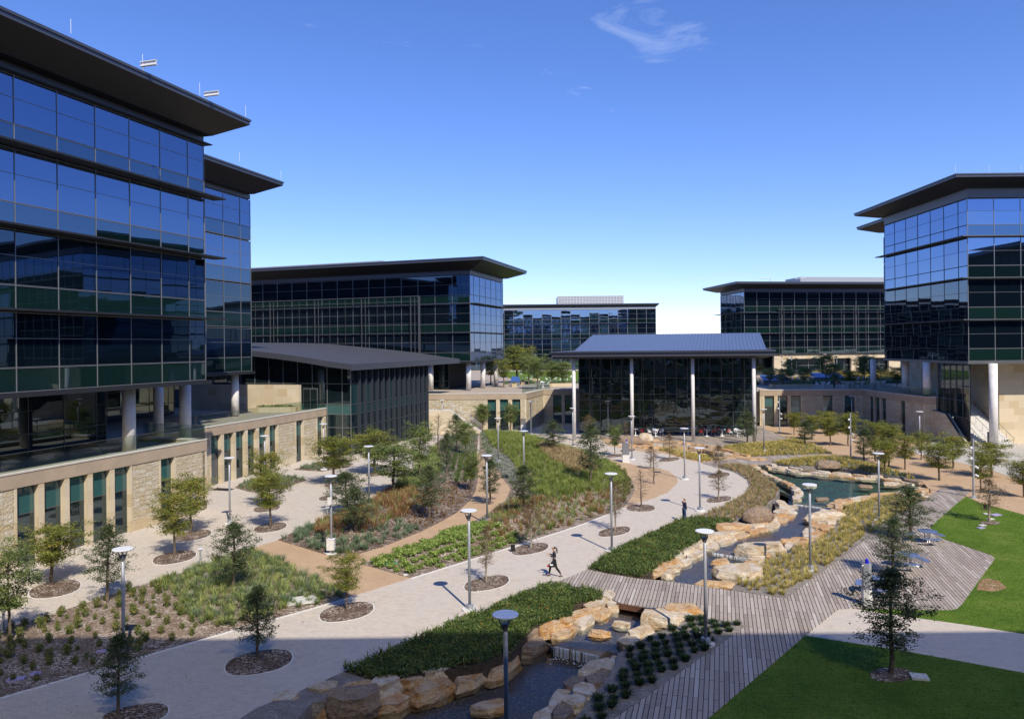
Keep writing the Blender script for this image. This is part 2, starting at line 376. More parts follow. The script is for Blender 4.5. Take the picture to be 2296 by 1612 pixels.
# ---------------------------------------------------------------- sky, light, camera
scn = bpy.context.scene
SUN_EL, SUN_DIR = R(46.6), Vector((.397, -.918, 0)).normalized()
w = bpy.data.worlds.new('World'); scn.world = w; w.use_nodes = True; wt = w.node_tree; wt.nodes.clear()
wo = wt.nodes.new('ShaderNodeOutputWorld'); bg = wt.nodes.new('ShaderNodeBackground'); sky = wt.nodes.new('ShaderNodeTexSky')
sky.sky_type = 'NISHITA'; sky.sun_disc = False; sky.sun_elevation = SUN_EL
sky.sun_rotation = math.atan2(SUN_DIR.x, SUN_DIR.y); sky.air_density = 1.0; sky.dust_density = 0.0; sky.ozone_density = 2.6; sky.altitude = 200
bg.inputs[1].default_value = .108
tc = wt.nodes.new('ShaderNodeTexCoord'); mp = wt.nodes.new('ShaderNodeMapping'); mp.inputs['Scale'].default_value = (2.2, 2.2, 9.0); mp.inputs['Rotation'].default_value = (.25, .35, .2)
wt.links.new(tc.outputs['Generated'], mp.inputs[0])
nz = wt.nodes.new('ShaderNodeTexNoise'); nz.inputs['Scale'].default_value = 2.6; nz.inputs['Detail'].default_value = 9; nz.inputs['Roughness'].default_value = .62; nz.inputs['Distortion'].default_value = .8
wt.links.new(mp.outputs[0], nz.inputs['Vector'])
rp = wt.nodes.new('ShaderNodeValToRGB'); rp.color_ramp.elements[0].position = .635; rp.color_ramp.elements[1].position = .86
rp.color_ramp.elements[1].color = (.22, .22, .22, 1); 
nrm = wt.nodes.new('ShaderNodeVectorMath'); nrm.operation = 'NORMALIZE'; wt.links.new(tc.outputs['Generated'], nrm.inputs[0])
dst = wt.nodes.new('ShaderNodeVectorMath'); dst.operation = 'DISTANCE'; dst.inputs[1].default_value = Vector((.165, 1, .43)).normalized(); wt.links.new(nrm.outputs[0], dst.inputs[0])
mr = wt.nodes.new('ShaderNodeMapRange'); mr.inputs[1].default_value = .02; mr.inputs[2].default_value = .13; mr.inputs[3].default_value = .095; mr.inputs[4].default_value = -.02; wt.links.new(dst.outputs['Value'], mr.inputs[0])
ad = wt.nodes.new('ShaderNodeMath'); ad.operation = 'ADD'; wt.links.new(nz.outputs[0], ad.inputs[0]); wt.links.new(mr.outputs[0], ad.inputs[1]); wt.links.new(ad.outputs[0], rp.inputs[0])
mxs = wt.nodes.new('ShaderNodeMix'); mxs.data_type = 'RGBA'; mxs.inputs[7].default_value = (9, 9.4, 10, 1)
hs = wt.nodes.new('ShaderNodeHueSaturation'); hs.inputs['Saturation'].default_value = 1.1
wb = wt.nodes.new('ShaderNodeMix'); wb.data_type = 'RGBA'; wb.blend_type = 'MULTIPLY'; wb.inputs[0].default_value = 1; wb.inputs[7].default_value = (.90, .92, 1.26, 1)
wt.links.new(sky.outputs[0], wb.inputs[6]); wt.links.new(wb.outputs[2], hs.inputs['Color'])
wt.links.new(rp.outputs[0], mxs.inputs[0]); wt.links.new(hs.outputs[0], mxs.inputs[6]); wt.links.new(mxs.outputs[2], bg.inputs[0]); wt.links.new(bg.outputs[0], wo.inputs[0])
sl = bpy.data.lights.new('sun', 'SUN'); sl.energy = 3.8; sl.angle = R(.53); sl.color = (1, .915, .77)
so = bpy.data.objects.new('sun', sl); COL.objects.link(so)
sv = Vector((SUN_DIR.x*math.cos(SUN_EL), SUN_DIR.y*math.cos(SUN_EL), math.sin(SUN_EL)))
so.rotation_euler = sv.to_track_quat('Z', 'Y').to_euler(); so.location = (40, -60, 90)
cd = bpy.data.cameras.new('camera'); cam = bpy.data.objects.new('camera', cd); COL.objects.link(cam); scn.camera = cam
cd.sensor_width = 36; cd.lens = F/2296*36; cd.shift_y = -30/2296; cd.clip_end = 6000; cd.clip_start = .1
cam.location = (0, 0, CH); cam.matrix_world = Matrix.Translation((0, 0, CH)) @ Matrix.Rotation(R(90), 4, 'X') @ Matrix.Rotation(-RO, 4, 'Z')
scn.view_settings.view_transform = 'Standard'; scn.view_settings.look = 'None'; scn.view_settings.exposure = .48; scn.view_settings.gamma = 1
scn.cycles.max_bounces = 6; scn.cycles.transparent_max_bounces = 12; scn.cycles.caustics_reflective = True; scn.cycles.blur_glossy = 1.0; scn.cycles.sample_clamp_indirect = 6.0; scn.cycles.caustics_refractive = False
scn.cycles.use_denoising = True

def struct(name, polys, z0, z1, mat):
    m = MB()
    for p in (polys if isinstance(polys[0], list) else [polys]): m.prism(p, z0, z1)
    return tag(m.build(name, mat), kind='structure')
def P2(pts, z=0.0): return [G(u, v, z).xy for u, v in pts]
W = Vector
# ---------------------------------------------------------------- setting polygons (traced on the ground plane)
PAVE = P2([(495,1640),(574,1587),(669,1550),(779,1502),(861,1468.5),(949,1428.5),(1004,1403.5),(1089,1371),(1148,1343.5),(1233,1311),(1318,1275.5),(1380,1235),(1450,1203),(1523,1170),(1598,1145.5),(1660,1115.5),(1680,1093),(1675,1076),(1645,1058),(1603,1045.5),(1573,1038),(1483,1015.5),(1429,1011),(1362,999),(1338,974),(1310,968)]) + [W(p) for p in [(12,130),(-8,135),(-60,130),(-60,40),(-45,10),(-20,12)]]
RIGHTG = P2([(1338,974),(1362,999),(1429,1011),(1483,1015.5),(1573,1038),(1606,1048),(1629,1043),(1690,1040),(1727,1036),(1790,1038),(1857,1041),(1972,1056),(2068,1078),(2095,1112),(2150,1130),(2197,1127),(2247,1140.5),(2296,1154),(2500,1215)]) + [W(p) for p in [(130,60),(130,98),(57,101),(57,121),(38,123),(12,116)]]
DECK1 = P2([(1233,1311),(1318,1275.5),(1363,1285.5),(1435.5,1297),(1483,1300.5),(1573,1313),(1722,1335.5),(1761,1341),(1963,1194.5),(2064.5,1125),(2107.5,1095.5),(2176,1101.5),(2137,1135.5),(2084.5,1182),(2112,1207),(2219.5,1243),(2229,1249),(2229.5,1254),(2197,1298),(2157,1354),(2147,1363.5),(2132,1367),(2082,1367),(1907,1363),(1882,1364.5),(1872,1371),(1804.5,1425),(1722,1496),(1585.5,1611.5),(1560,1640),(1345,1640),(1375.5,1611.5),(1675.5,1401),(1585.5,1384.8),(1533,1375),(1390.5,1351),(1348,1331)], .03)
DECK2 = P2([(1338,973),(1345,980.5),(1410,990),(1500,1003),(1601,1006),(1640,1001),(1697.5,994.5),(1738,992.5),(1775,985),(1722,965),(1700,950),(1690,930),(1330,930),(1310,955)], .03)
DECK3 = P2([(1573,1036.5),(1625,1031),(1738,1022.5),(1842,1018.5),(1900,1027),(1809,1028.5),(1722,1039),(1629,1043),(1606,1048)], .03)
PATHR = P2([(1804.5,1425),(1780,1415),(1835,1360),(1870,1345),(1907,1350),(1944.5,1368.5),(2047,1383.5),(2172,1401),(2296,1420.5),(2400,1442),(2700,1500),(2700,1600),(2400,1527),(2296,1508.5),(2022,1458.5)])
LAWNU = P2([(2084.5,1182),(2137,1135.5),(2166,1113),(2197,1127),(2247,1140.5),(2296,1154),(2500,1215),(2700,1280),(2700,1500),(2400,1442),(2296,1420.5),(2172,1401),(2047,1383.5),(1944.5,1368.5),(1900,1361),(1920,1345),(2082,1355),(2132,1367),(2147,1363.5),(2157,1354),(2197,1298),(2229.5,1254),(2219.5,1243),(2112,1207)])
LAWNL = P2([(1560,1640),(1585.5,1611.5),(1722,1496),(1804.5,1425),(2022,1458.5),(2296,1508.5),(2400,1527),(2700,1600)]) + [W((40,10)), W((2,10))]
BERM1 = P2([(1619,1004.5),(1640,1001),(1687,997),(1738,993),(1779.5,984),(1820,998),(1869.5,1019),(1842,1018.5),(1738,1022.5),(1667,1026.5)])
BERM2 = P2([(1727,1038),(1809,1028.5),(1897,1027),(1947,1040),(2047,1070),(2057,1076),(1972,1064),(1857,1047),(1784.5,1046)])
BANKA = P2([(1606,1048),(1645,1058),(1675,1076),(1680,1093),(1660,1115.5),(1598,1145.5),(1556,1163),(1600,1172),(1645,1172),(1703,1150),(1742,1116),(1748,1098),(1730,1081),(1688,1051),(1660,1042),(1629,1043)])
HEDGEB = P2([(1318,1275.5),(1380,1235),(1450,1203),(1523,1170),(1556,1163),(1645,1170),(1600,1190),(1576,1210),(1530,1242),(1506,1259),(1450,1290),(1435,1297),(1363,1285.5)])
HEDGEC = P2([(771,1506),(824,1483.5),(861,1468.5),(949,1428.5),(1004,1403.5),(1089,1371),(1148,1343),(1233,1311),(1348,1331),(1350,1348),(1286,1358),(1282,1384),(1198,1408),(1148,1462),(1080,1490),(964,1510),(849,1530)])
GRAVF = P2([(495,1640),(574,1587),(669,1550),(779,1502),(849,1532),(800,1560),(700,1575),(640,1640)])
BANKD = P2([(1761,1341),(1722,1335.5),(1640,1322),(1665,1287),(1693,1272),(1740,1246),(1770,1240),(1799,1222),(1850,1202),(1877,1175),(1889,1148),(1906,1133),(1970,1116),(2013,1112),(2064.5,1124),(1963,1194.5)])
BEDE = P2([(1675.5,1401),(1375.5,1611.5),(1330,1640),(1270,1640),(1288,1611.5),(1365,1516),(1381,1486),(1386,1466),(1470,1418),(1521,1406),(1540,1378),(1585.5,1384.8)])
BED1 = P2([(-200,1480),(0,1421),(20,1406),(115,1378.5),(287.5,1321),(435,1276),(487.5,1256),(530,1242),(570,1230),(624,1258.5),(681.5,1288.5),(791.5,1336),(690,1366),(574,1398),(300,1476),(0,1563.5),(-200,1625)])
BED2 = P2([(624,1211),(666,1189),(719,1167),(764,1147),(834,1119),(871,1094),(924,1057),(959,1027),(974,997),(999,979.5),(1036,969.5),(1074,966),(1072,990),(1069,1018),(1071,1050),(1071,1080),(1066,1102),(1054,1122),(1024,1149.5),(984,1172),(944,1192),(856,1227),(796,1244.5),(749,1249.5)])
BED3 = P2([(1074,966),(1148,973),(1198,980.5),(1260,1003),(1320,1018),(1360,1035.5),(1398,1055.5),(1418,1078),(1424,1095),(1418,1112),(1398,1138),(1368,1150.5),(1303,1175.5),(1243,1195.5),(1148,1225),(1030,1262),(920,1296),(809,1264.5),(874,1242),(986,1199.5),(1049,1177),(1095,1150),(1135,1122),(1145,1095),(1118,1060),(1100,1040),(1076,1016)])
DGPATH = P2([(570,1230),(574,1226),(624,1211),(749,1249.5),(796,1244.5),(856,1227),(944,1192),(1024,1149.5),(1054,1122),(1066,1102),(1071,1080),(1071,1050),(1069,1018),(1080,1010),(1090,1018),(1100,1040),(1118,1060),(1145,1095),(1135,1122),(1095,1150),(1049,1177),(986,1199.5),(874,1242),(809,1264.5),(920,1296),(791.5,1336),(681.5,1288.5),(624,1258.5)])
DGTEAR = P2([(1355,1027),(1388,1034),(1428,1043),(1498,1055.5),(1518,1070),(1520,1082),(1498,1103),(1465,1117),(1435,1126),(1400,1138),(1418,1112),(1424,1095),(1418,1078),(1398,1055.5),(1360,1036)])
BEDW1 = P2([(526,1093),(560,1103),(600,1104),(634,1095),(689,1076),(650,1066),(590,1072),(545,1081)])
BEDW2 = P2([(658,1053),(700,1040),(745,1031),(793,1039.5),(781.5,1048),(721.5,1057)])
PLAZAR = P2([(2034,1006),(2060,1018),(2120,1030),(2222,1054),(2270,1071),(2330,1088),(2500,1110)]) + [W(p) for p in [(140,85),(140,98),(56.5,98),(55.6,99.5)]]

g = MB(); g.face([(-3000,-400,-2.2),(3000,-400,-2.2),(3000,3000,-2.2),(-3000,3000,-2.2)])
tag(g.build('ground', M['soil'], loc=(0,0,-2.2)), kind='structure')
struct('paved_path', PAVE, -2.1, 0.0, M['pave'])
struct('granite_ground', RIGHTG, -2.1, 0.0, M['dg'])
struct('boardwalk', DECK1, -.22, .03, M['deckA'])
fa = P2([(1383,1351),(1533,1377.5),(1585,1387)], .03); m = MB()
for p_, q_ in zip(fa[:-1], fa[1:]):
    e_ = (q_-p_); L_ = e_.length; e_.normalize(); m.box(p_, e_, L_, .04, -.24, .034, n=(e_.y, -e_.x))
tag(m.build('boardwalk_edge_beam', M['beam']), kind='structure')
struct('pavilion_deck', DECK2, -.1, .03, M['deckP'])
struct('boardwalk_crossing', DECK3, -.1, .034, M['deckP'])
struct('paved_side_path', PATHR, -2.1, .0, M['pave'])
struct('upper_lawn', LAWNU, -2.1, .02, M['lawn'])
struct('lower_lawn', LAWNL, -2.1, .02, M['lawn'])
struct('granite_path', DGPATH, -.1, .012, M['dg'])
struct('granite_clearing', DGTEAR, -.1, .012, M['dg'])
struct('stone_plaza', PLAZAR, -.1, .014, M['pave_conc'])
struct('mulch_bed_front', BED1, -.1, .035, M['mulch_pale'])
struct('mulch_bed_middle', BED2, -.1, .035, M['mulch'])
struct('mulch_bed_mound', BED3, -.1, .035, M['mulch_pale'])
struct('mulch_bed_wall', [BEDW1, BEDW2], -.1, .03, M['mulch'])
struct('planting_strip_bank', BANKA, -2.1, .03, M['gravel'])
struct('planting_strip_hedge', HEDGEB, -2.1, .03, M['soil'])
struct('planting_strip_front', HEDGEC, -2.1, .03, M['soil'])
struct('gravel_strip', GRAVF, -2.1, .012, M['gravel'])
struct('grass_bank', BANKD, -2.1, .02, M['gravel'])
struct('planting_bed_clumps', BEDE, -2.1, .02, M['gravel'])
struct('grass_berm_upper', BERM1, -.1, .05, M['gravel'])
struct('grass_berm_lower', BERM2, -1.5, .05, M['gravel'])
# pale kerb ribbon round the front bed
def ribbon(name, pts, wd, z, mat):
    m = MB()
    for a, b in zip(pts[:-1], pts[1:]):
        d = (b-a); L = d.length; d.normalize(); m.box(a, d, L, wd, z-.1, z)
    return tag(m.build(name, mat), kind='structure')
ribbon('bed_kerb', P2([(0,1563.5),(300,1476),(574,1398),(690,1366),(791.5,1336)]), -.14, .012, M['pad'])
ribbon('bed_kerb', P2([(920,1296),(1030,1262),(1148,1225),(1243,1195.5),(1303,1175.5),(1368,1150.5),(1398,1138)]), -.14, .012, M['pad'])
# water: polygons run on under the rocks
def water(name, pts, z, zb, mat, bed):
    p = P2(pts, z); struct(name+'_bed', p, zb-.3, zb, bed); 
    m = MB(); from mathutils.geometry import tessellate_polygon
    for t_ in tessellate_polygon([[Vector((q.x, q.y, 0)) for q in p]]):
        q = [p[i] for i in t_]; q = q if (q[1]-q[0]).cross(q[2]-q[0]) > 0 else q[::-1]; m.face([(k.x, k.y, z) for k in q])
    tag(m.build(name, mat), kind='structure')
PZ, UZ, MZ, LZ = -.08, -.17, -.32, -.72
water('pond', [(1690,1038),(1800,1052),(1880,1060),(1975,1066),(2050,1084),(2070,1102),(2020,1112),(1920,1128),(1880,1140),(1845,1138),(1781,1129),(1770,1118),(1775,1100),(1755,1092),(1715,1078),(1685,1060)], PZ, -.55, M['pond'], M['pondbed'])
water('upper_stream', [(1768,1118),(1781,1131),(1844,1140),(1862,1150),(1855,1172),(1835,1200),(1810,1222),(1790,1240),(1700,1252),(1679,1253),(1598,1239),(1585,1235),(1620,1212),(1670,1190),(1720,1176),(1748,1160),(1765,1140)], UZ, -.40, M['water'], M['pebble'])
water('middle_stream', [(1575,1226),(1598,1240),(1679,1254),(1700,1262),(1690,1280),(1640,1310),(1560,1340),(1560,1385),(1520,1400),(1460,1430),(1390,1466),(1368,1461),(1243,1446),(1225,1430),(1270,1404),(1330,1372),(1370,1345),(1440,1320),(1480,1300),(1520,1265)], MZ, -.58, M['water'], M['pebble'])
water('lower_stream', [(1160,1480),(1238,1450),(1345,1475),(1400,1500),(1330,1560),(1250,1640),(1240,1700),(780,1700),(800,1610),(900,1565),(1000,1538),(1090,1508)], LZ, -1.02, M['water'], M['pebble'])
def weir(name, a, b, z1, z0, lab):
    A, B = G(*a, z1), G(*b, z1); d = (B-A).xy; L = d.length; d.normalize(); n = Vector((d.y, -d.x))
    if n.y > 0: n = -n
    r = thing(name, lab, 'weir', (A.x, A.y, z0))
    m = MB(); m.box(A.xy-n*1.1, d, L, 1.1, z0-.5, z1-.02, n=n); m.build('sill_stone', M['rock_brown'], r)
    m = MB(); k = int(L/.035); rnd = random.Random(3)
    for i in range(k):
        s = L*i/k; o = A.xy+d*s; w_ = rnd.uniform(.008, .024); off = rnd.uniform(.03, .09)
        if rnd.random() < .25: continue
        pts = [(o.x, o.y, z1+.004), (o.x+n.x*off*.6, o.y+n.y*off*.6, z1-.03), (o.x+n.x*off, o.y+n.y*off, (z1+z0)/2), (o.x+n.x*off*1.15, o.y+n.y*off*1.15, z0)]
        m.tube(pts, [w_, w_, w_*.8, w_*.7], 5)
    m.build('water_fall', M['foam'], r)
    m = MB()
    for i in range(int(L*26)):
        s = rnd.uniform(0, L); q = abs(rnd.gauss(0, .35 if z1-z0 > .3 else .12))+.06; o = A.xy+d*s+n*q; rr = rnd.uniform(.01, .05)*(1 if z1-z0 > .3 else .5)
        m.lathe([(rr*.5, 0), (rr, .006), (rr*.4, .014)], (o.x, o.y, z0-.002), 6)
    m.build('splash_foam', M['foam'], r)['kind'] = 'stuff'
M['foam'] = simple('white_water', (.62, .66, .70), .25)
weir('weir', (1243,1448), (1345,1470), MZ, LZ, 'low waterfall spilling white water over a stone sill in shade')
weir('weir', (1598,1239), (1679,1252), UZ, MZ, 'small stepped waterfall beside the long orange slab above the boardwalk bridge')
weir('weir', (1781,1130), (1844,1138), PZ, UZ, 'small waterfall at the outlet of the green pond')

# ---------------------------------------------------------------- buildings
d1 = Vector((.2894, .9572)); n1 = Vector((.9572, -.2894))
def ray_line(u, v, P, d):
    """s along vertical plane (P,d) hit by pixel; returns s, world point"""
    a, b = derol(u, v); k = (a-CX)/F
    s = (k*P[1]-P[0])/(d[0]-k*d[1]); y = P[1]+s*d[1]
    return s, Vector((P[0]+s*d[0], y, CH-(b-HY)*y/F))
def to_px(p):
    a = CX+F*p[0]/p[1]; b = HY+F*(CH-p[2])/p[1]; return a+RO*(b-HY), b-RO*(a-CX)
def inview(p): 
    if p[1] < 5: return False
    u, v = to_px(p); return -30 < u < 2326 and -30 < v < 1640
rg = random.Random(5)
def slab(P, d, n, s0, s1, z0, z1, th=.04, tilt=.006, off=0.0):
    m = MB(); t = [rg.uniform(-tilt, tilt) for _ in range(3)]
    o = Vector(P)+Vector(n)*off
    c = [(s0, z0, t[0]), (s1, z0, t[1]), (s1, z1, t[2]), (s0, z1, t[0]+t[2]-t[1])]
    f = [(o.x+d[0]*s+n[0]*q, o.y+d[1]*s+n[1]*q, z) for s, z, q in c]; bk = [(p[0]-n[0]*th, p[1]-n[1]*th, p[2]) for p in f]
    if Vector(d).cross(Vector(n)) > 0: f = f[::-1]; bk = bk[::-1]
    m.face(f)
    for i in range(4): j = (i+1) % 4; m.face([f[i], bk[i], bk[j], f[j]])
    return m
def merge(ms):
    r = MB()
    for m in ms:
        k = len(r.v); r.v += m.v; r.f += [tuple(i+k for i in f) for f in m.f]; r.uv += m.uv; r.mi += m.mi
    return r
def finalize(root, panes, cap=98):
    """panes: (name, mat, mb). nearest in view become parts, the rest one part"""
    def key(x):
        c = np.mean(np.array(x[2].v), 0); e = (np.array(x[2].v).max(0)-np.array(x[2].v).min(0))
        return (not inview(c), c[1]**2/max(.01, e[2]*max(e[0], e[1])))
    panes.sort(key=key); rest = {}
    cnt = {}
    for i, (nm, mt, mb) in enumerate(panes):
        c = np.mean(np.array(mb.v), 0)
        if inview(c) and cnt.get(nm, 0) < cap:
            cnt[nm] = cnt.get(nm, 0)+1; mb.build(nm, M[mt], root)
        else: rest.setdefault((nm, mt), []).append(mb)
    for (nm, mt), l in rest.items():
        o = merge(l).build(nm+'_rows', M[mt], root); o['kind'] = 'stuff'
def curtain(root, panes, P, d, n, L, floors, first=.0, bay=3.05, fr='alum', sp='spandrel', gl='glass', glow=None, mw=.05, frac=(.30, .66), frames=None, low=0):
    P = Vector(P); d = Vector(d); n = Vector(n)
    xs = [0.0]; s = first if first > .3 else bay
    while s < L-.2: xs.append(s); s += bay
    xs.append(L)
    fm = frames if frames is not None else MB()
    for fi, (z0, z1) in enumerate(floors):
        g2, s2 = (gl, sp) if fi >= low or gl != 'glass' else ('glass_dim_refl', 'spandrel_dim_refl' if sp != 'glass' else 'glass_dim_refl')  # storeys below low get the copies with darkened reflections
        h = z1-z0; za = z0+frac[0]*h; zb = z0+frac[1]*h; zt = z1-.16
        for a, b in zip(xs[:-1], xs[1:]):
            panes.append(('spandrel_panel', s2, slab(P, d, n, a+.03, b-.03, z0+.1, za-.03)))
            panes.append(('window', g2 if (g2 != 'glass' or rg.random() > .2) else 'glass_tint', merge([slab(P, d, n, a+.03, b-.03, za+.06, zb-.02), slab(P, d, n, a+.03, b-.03, zb+.02, zt)])))
        for z, t in ((z0+.02, .05), (za-.03, .03), (za+.03, .03), (zb-.015, .03), (zt, .035)):
            fm.box(P, d, L, .035, z, z+t, n=n)
        for x in xs:
            fm.box(P+d*(x-mw/2), d, mw, .04, z0, z1-.04, n=n)
    if frames is None: fm.build('mullion_grid', M[fr], root)
def offpoly(poly, o):
    P = [Vector(p) for p in poly]; k = len(P); ar = sum(P[i].cross(P[(i+1) % k]) for i in range(k)); s = 1 if ar > 0 else -1
    out = []
    for i in range(k):
        e0 = (P[i]-P[i-1]).normalized(); e1 = (P[(i+1) % k]-P[i]).normalized()
        m0 = Vector((e0.y, -e0.x))*s; m1 = Vector((e1.y, -e1.x))*s
        b = (m0+m1); b = b/(b.length_squared)*2; out.append(P[i]+b*o)
    return out
def roof(root, poly, zi, zo, oi, oo, fh=.45, soff='soffit', inset=1.2):
    a = offpoly(poly, oi); b = offpoly(poly, oo); m = MB(); k = len(a)
    m.prism(a, zi-.02, zi+.3)
    for i in range(k):
        j = (i+1) % k
        f = [(a[i].x, a[i].y, zi), (a[j].x, a[j].y, zi), (b[j].x, b[j].y, zo), (b[i].x, b[i].y, zo)]
        nn = (Vector(f[1])-Vector(f[0])).cross(Vector(f[2])-Vector(f[1]))
        m.face(f if nn.z < 0 else f[::-1])
    m.build('soffit', M[soff], root)
    m = MB()
    m.prism(b, zo+.002, zo+fh*.62)
    m.prism(offpoly(b, .09), zo+fh*.62, zo+fh)
    m.build('roof', M['fascia'], root)
def shade(root, poly_edge, z, prj, ext0, ext1, th=.09, mat='dark', nm='sunshade'):
    P, d, n, L = poly_edge; m = MB()
    P = Vector(P); d = Vector(d); n = Vector(n)
    a = P-d*ext0; b = P+d*(L+ext1)
    top = [a, b, b+n*prj, a+n*prj]
    m.prism(top, z-.03, z+th); m.build(nm, M[mat], root)
def column(root, x, y, z0, z1, r, nm='column'):
    m = MB(); m.lathe([(r, 0), (r, z1-z0)], (x, y, z0), 28)
    o = m.build(nm, M['column'], root, smooth=False)
    for p in o.data.polygons: p.use_smooth = len(p.vertices) == 4
    return o
def rods(root, pts):
    for p in pts:
        m = MB(); m.tube([p, (p[0], p[1], p[2]+.9)], .013, 6); m.build('lightning_rod', M['white'], root)

# A: large left building
PA = Vector((-25.0, 61.8)); LA = 62.0
A = thing('office_building', 'tall dark blue glass office building with a wide black roof, filling the left edge', 'building', (PA.x, PA.y, 5.5))
FA = [(10.48, 15.45), (15.45, 20.44), (20.44, 25.32), (25.32, 29.75)]
ps = []
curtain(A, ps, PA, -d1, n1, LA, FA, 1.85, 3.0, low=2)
finalize(A, ps)
ps = []
curtain(A, ps, PA, -n1, d1, 44, FA, 1.85, 3.0); merge([p[2] for p in ps]).build('end_glazing', M['glass'], A)
polyA = [PA, PA-d1*LA, PA-d1*LA-n1*44, PA-n1*44]
m = MB(); m.prism(offpoly(polyA, -.12), 10.5, 29.9); m.build('core', M['core'], A)
m = MB(); m.prism(offpoly(polyA, .02), 29.72, 30.4); m.build('head_band', M['fascia'], A)
m = MB(); m.prism(offpoly(polyA, .35), 10.2, 10.46); m.build('floor_edge', M['dark'], A)
roof(A, [PA-d1*1.0, PA-d1*LA, PA-d1*LA-n1*44, PA-n1*44-d1*1.0], 30.3, 31.5, 1.0, 3.0)
for z in (15.45, 20.44, 25.32): shade(A, (PA, -d1, n1, LA), z-.02, 1.25, 1.15, 0)
m = MB(); m.prism(offpoly(polyA, .5), 29.66, 29.74); m.build('sunshade', M['dark'], A)
# recessed ground floor glazing on the terrace
PG = PA-n1*7.0-d1*3.2; ps = []
curtain(A, ps, PG, -d1, n1, 42, [(5.5, 10.2)], .9, 3.0, fr='alum_dk', gl='glass_dk', sp='glass_dk', frac=(.33, .68)); merge([p[2] for p in ps]).build('lobby_glazing', M['glass_dk'], A)
ps = []; curtain(A, ps, PG, -n1, d1, 14, [(5.5, 10.2)], .9, 3.0, fr='alum_dk', gl='glass_dk', sp='glass_dk', frac=(.33, .68)); merge([p[2] for p in ps]).build('lobby_glazing', M['glass_dk'], A)
m = MB(); m.prism([PG-n1*.1-d1*.1, PG-d1*42-n1*.1, PG-d1*42-n1*14, PG-n1*14-d1*.1], 5.5, 10.2); m.build('lobby_core', M['core'], A)
for u, v in ((290, 1009.8), (416, 985)):
    p = G(u, v, 5.5); column(A, p.x, p.y, 5.5, 10.25, .46)
p = ray_line(355, 900, PA-n1*5.6, d1)[1]; column(A, p.x, p.y, 5.5, 10.25, .40)
EA = PA+n1*3.0
rods(A, [tuple(ray_line(u, v, EA, d1)[1]) for u, v in ((159, 76), (320, 152), (448, 213), (551, 262))])
for u, v in ((321, 150), (463, 217)):
    q = ray_line(u, v, EA, d1)[1]; t = thing('roof_davit', 'pale steel beam sticking out over the left roof edge, '+('nearer one' if u < 400 else 'farther one'), 'roof beam', tuple(q), group='steel beams on the left roof')
    m = MB(); m.box(q.xy-n1*.2-d1*.1, n1, 1.3, .2, q.z, q.z+.05); m.box(q.xy-n1*.2-d1*.1, n1, 1.3, .2, q.z+.28, q.z+.33); m.box(q.xy-n1*.2-d1*.02, n1, 1.3, .04, q.z+.05, q.z+.28); m.build('beam', M['pad'], t)
    m = MB(); m.tube([(q.x, q.y, q.z-.3), (q.x, q.y, q.z+.01)], .06, 8); m.build('post', M['steel'], t)
# B: rear wing
PB = Vector((-29.7, 86.4)); LB = 24.0
B = thing('office_building', 'second blue glass office block just behind the large left building, with its own dark eave', 'building', (PB.x, PB.y, 5.5))
ps = []
FB = [(10.45, 15.4), (15.4, 20.35), (20.35, 25.3), (25.3, 30.0)]
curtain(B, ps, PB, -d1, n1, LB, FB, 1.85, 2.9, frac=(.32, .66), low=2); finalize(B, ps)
ps = []; curtain(B, ps, PB, -n1, d1, 18, FB, 1.85, 3.0); merge([p[2] for p in ps]).build('end_glazing', M['glass'], B)
polyB = [PB, PB-d1*LB, PB-d1*LB-n1*18, PB-n1*18]
m = MB(); m.prism(offpoly(polyB, -.12), 10.4, 30); m.build('core', M['core'], B)
m = MB(); m.prism(offpoly(polyB, .02), 30.0, 30.5); m.build('head_band', M['fascia'], B)
m = MB(); m.prism(offpoly(polyB, .3), 10.15, 10.42); m.build('floor_edge', M['dark'], B)
roof(B, [PB-d1*1.2, PB-d1*LB, PB-d1*LB-n1*18, PB-n1*18-d1*1.2], 30.5, 31.7, .9, 3.1)
q = ray_line(537, 362, PB+n1*3.4, d1)[1]; q2 = ray_line(630, 402, PB+n1*3.4, d1)[1]; rods(B, [tuple(q), tuple(q2)])
column(B, -31.3, 85.5, 5.5, 10.2, .44)
ps = []; PG2 = PB-n1*9-d1*2; curtain(B, ps, PG2, -d1, n1, 20, [(5.5, 10.2)], .9, 2.9, fr='alum_dk', gl='glass_dk', sp='glass_dk'); merge([p[2] for p in ps]).build('lobby_glazing', M['glass_dk'], B)
m = MB(); m.prism([PG2-n1*.1, PG2-n1*6, PG2-n1*6-d1*20, PG2-n1*.1-d1*20], 5.5, 10.2); m.build('lobby_core', M['core'], B)
# C: middle left
PC = Vector((-7.08, 129.0)); dC = Vector((-.938, .345)).normalized(); nC = Vector((-dC.y, dC.x))
if nC.y > 0: nC = -nC
Cb = thing('office_building', 'long dark glass office building behind the curved-roof hall, left of centre', 'building', (PC.x, PC.y, 5.5))
FC = [(10.5, 15.4), (15.4, 20.35), (20.35, 25.3)]
ps = []; LC = 72
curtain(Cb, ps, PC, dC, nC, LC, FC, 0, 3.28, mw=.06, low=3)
eC = Vector((d1.x, d1.y)); curtain(Cb, ps, PC, eC, n1, 18.7, FC, 1.95, 3.1, fr='alum_dk', sp='glass')
finalize(Cb, ps)
polyC = [PC, PC+dC*LC, PC+dC*LC+eC*18.7, PC+eC*18.7]
m = MB(); m.prism(offpoly(polyC, -.12), 10.5, 25.5); m.build('core', M['core'], Cb)
m = MB(); m.prism(offpoly(polyC, .03), 25.3, 26.2); m.build('head_band', M['fascia'], Cb)
m = MB(); m.prism(offpoly(polyC, .3), 10.2, 10.5); m.build('floor_edge', M['dark'], Cb)
roof(Cb, polyC, 26.1, 27.2, .8, 3.8, .55)
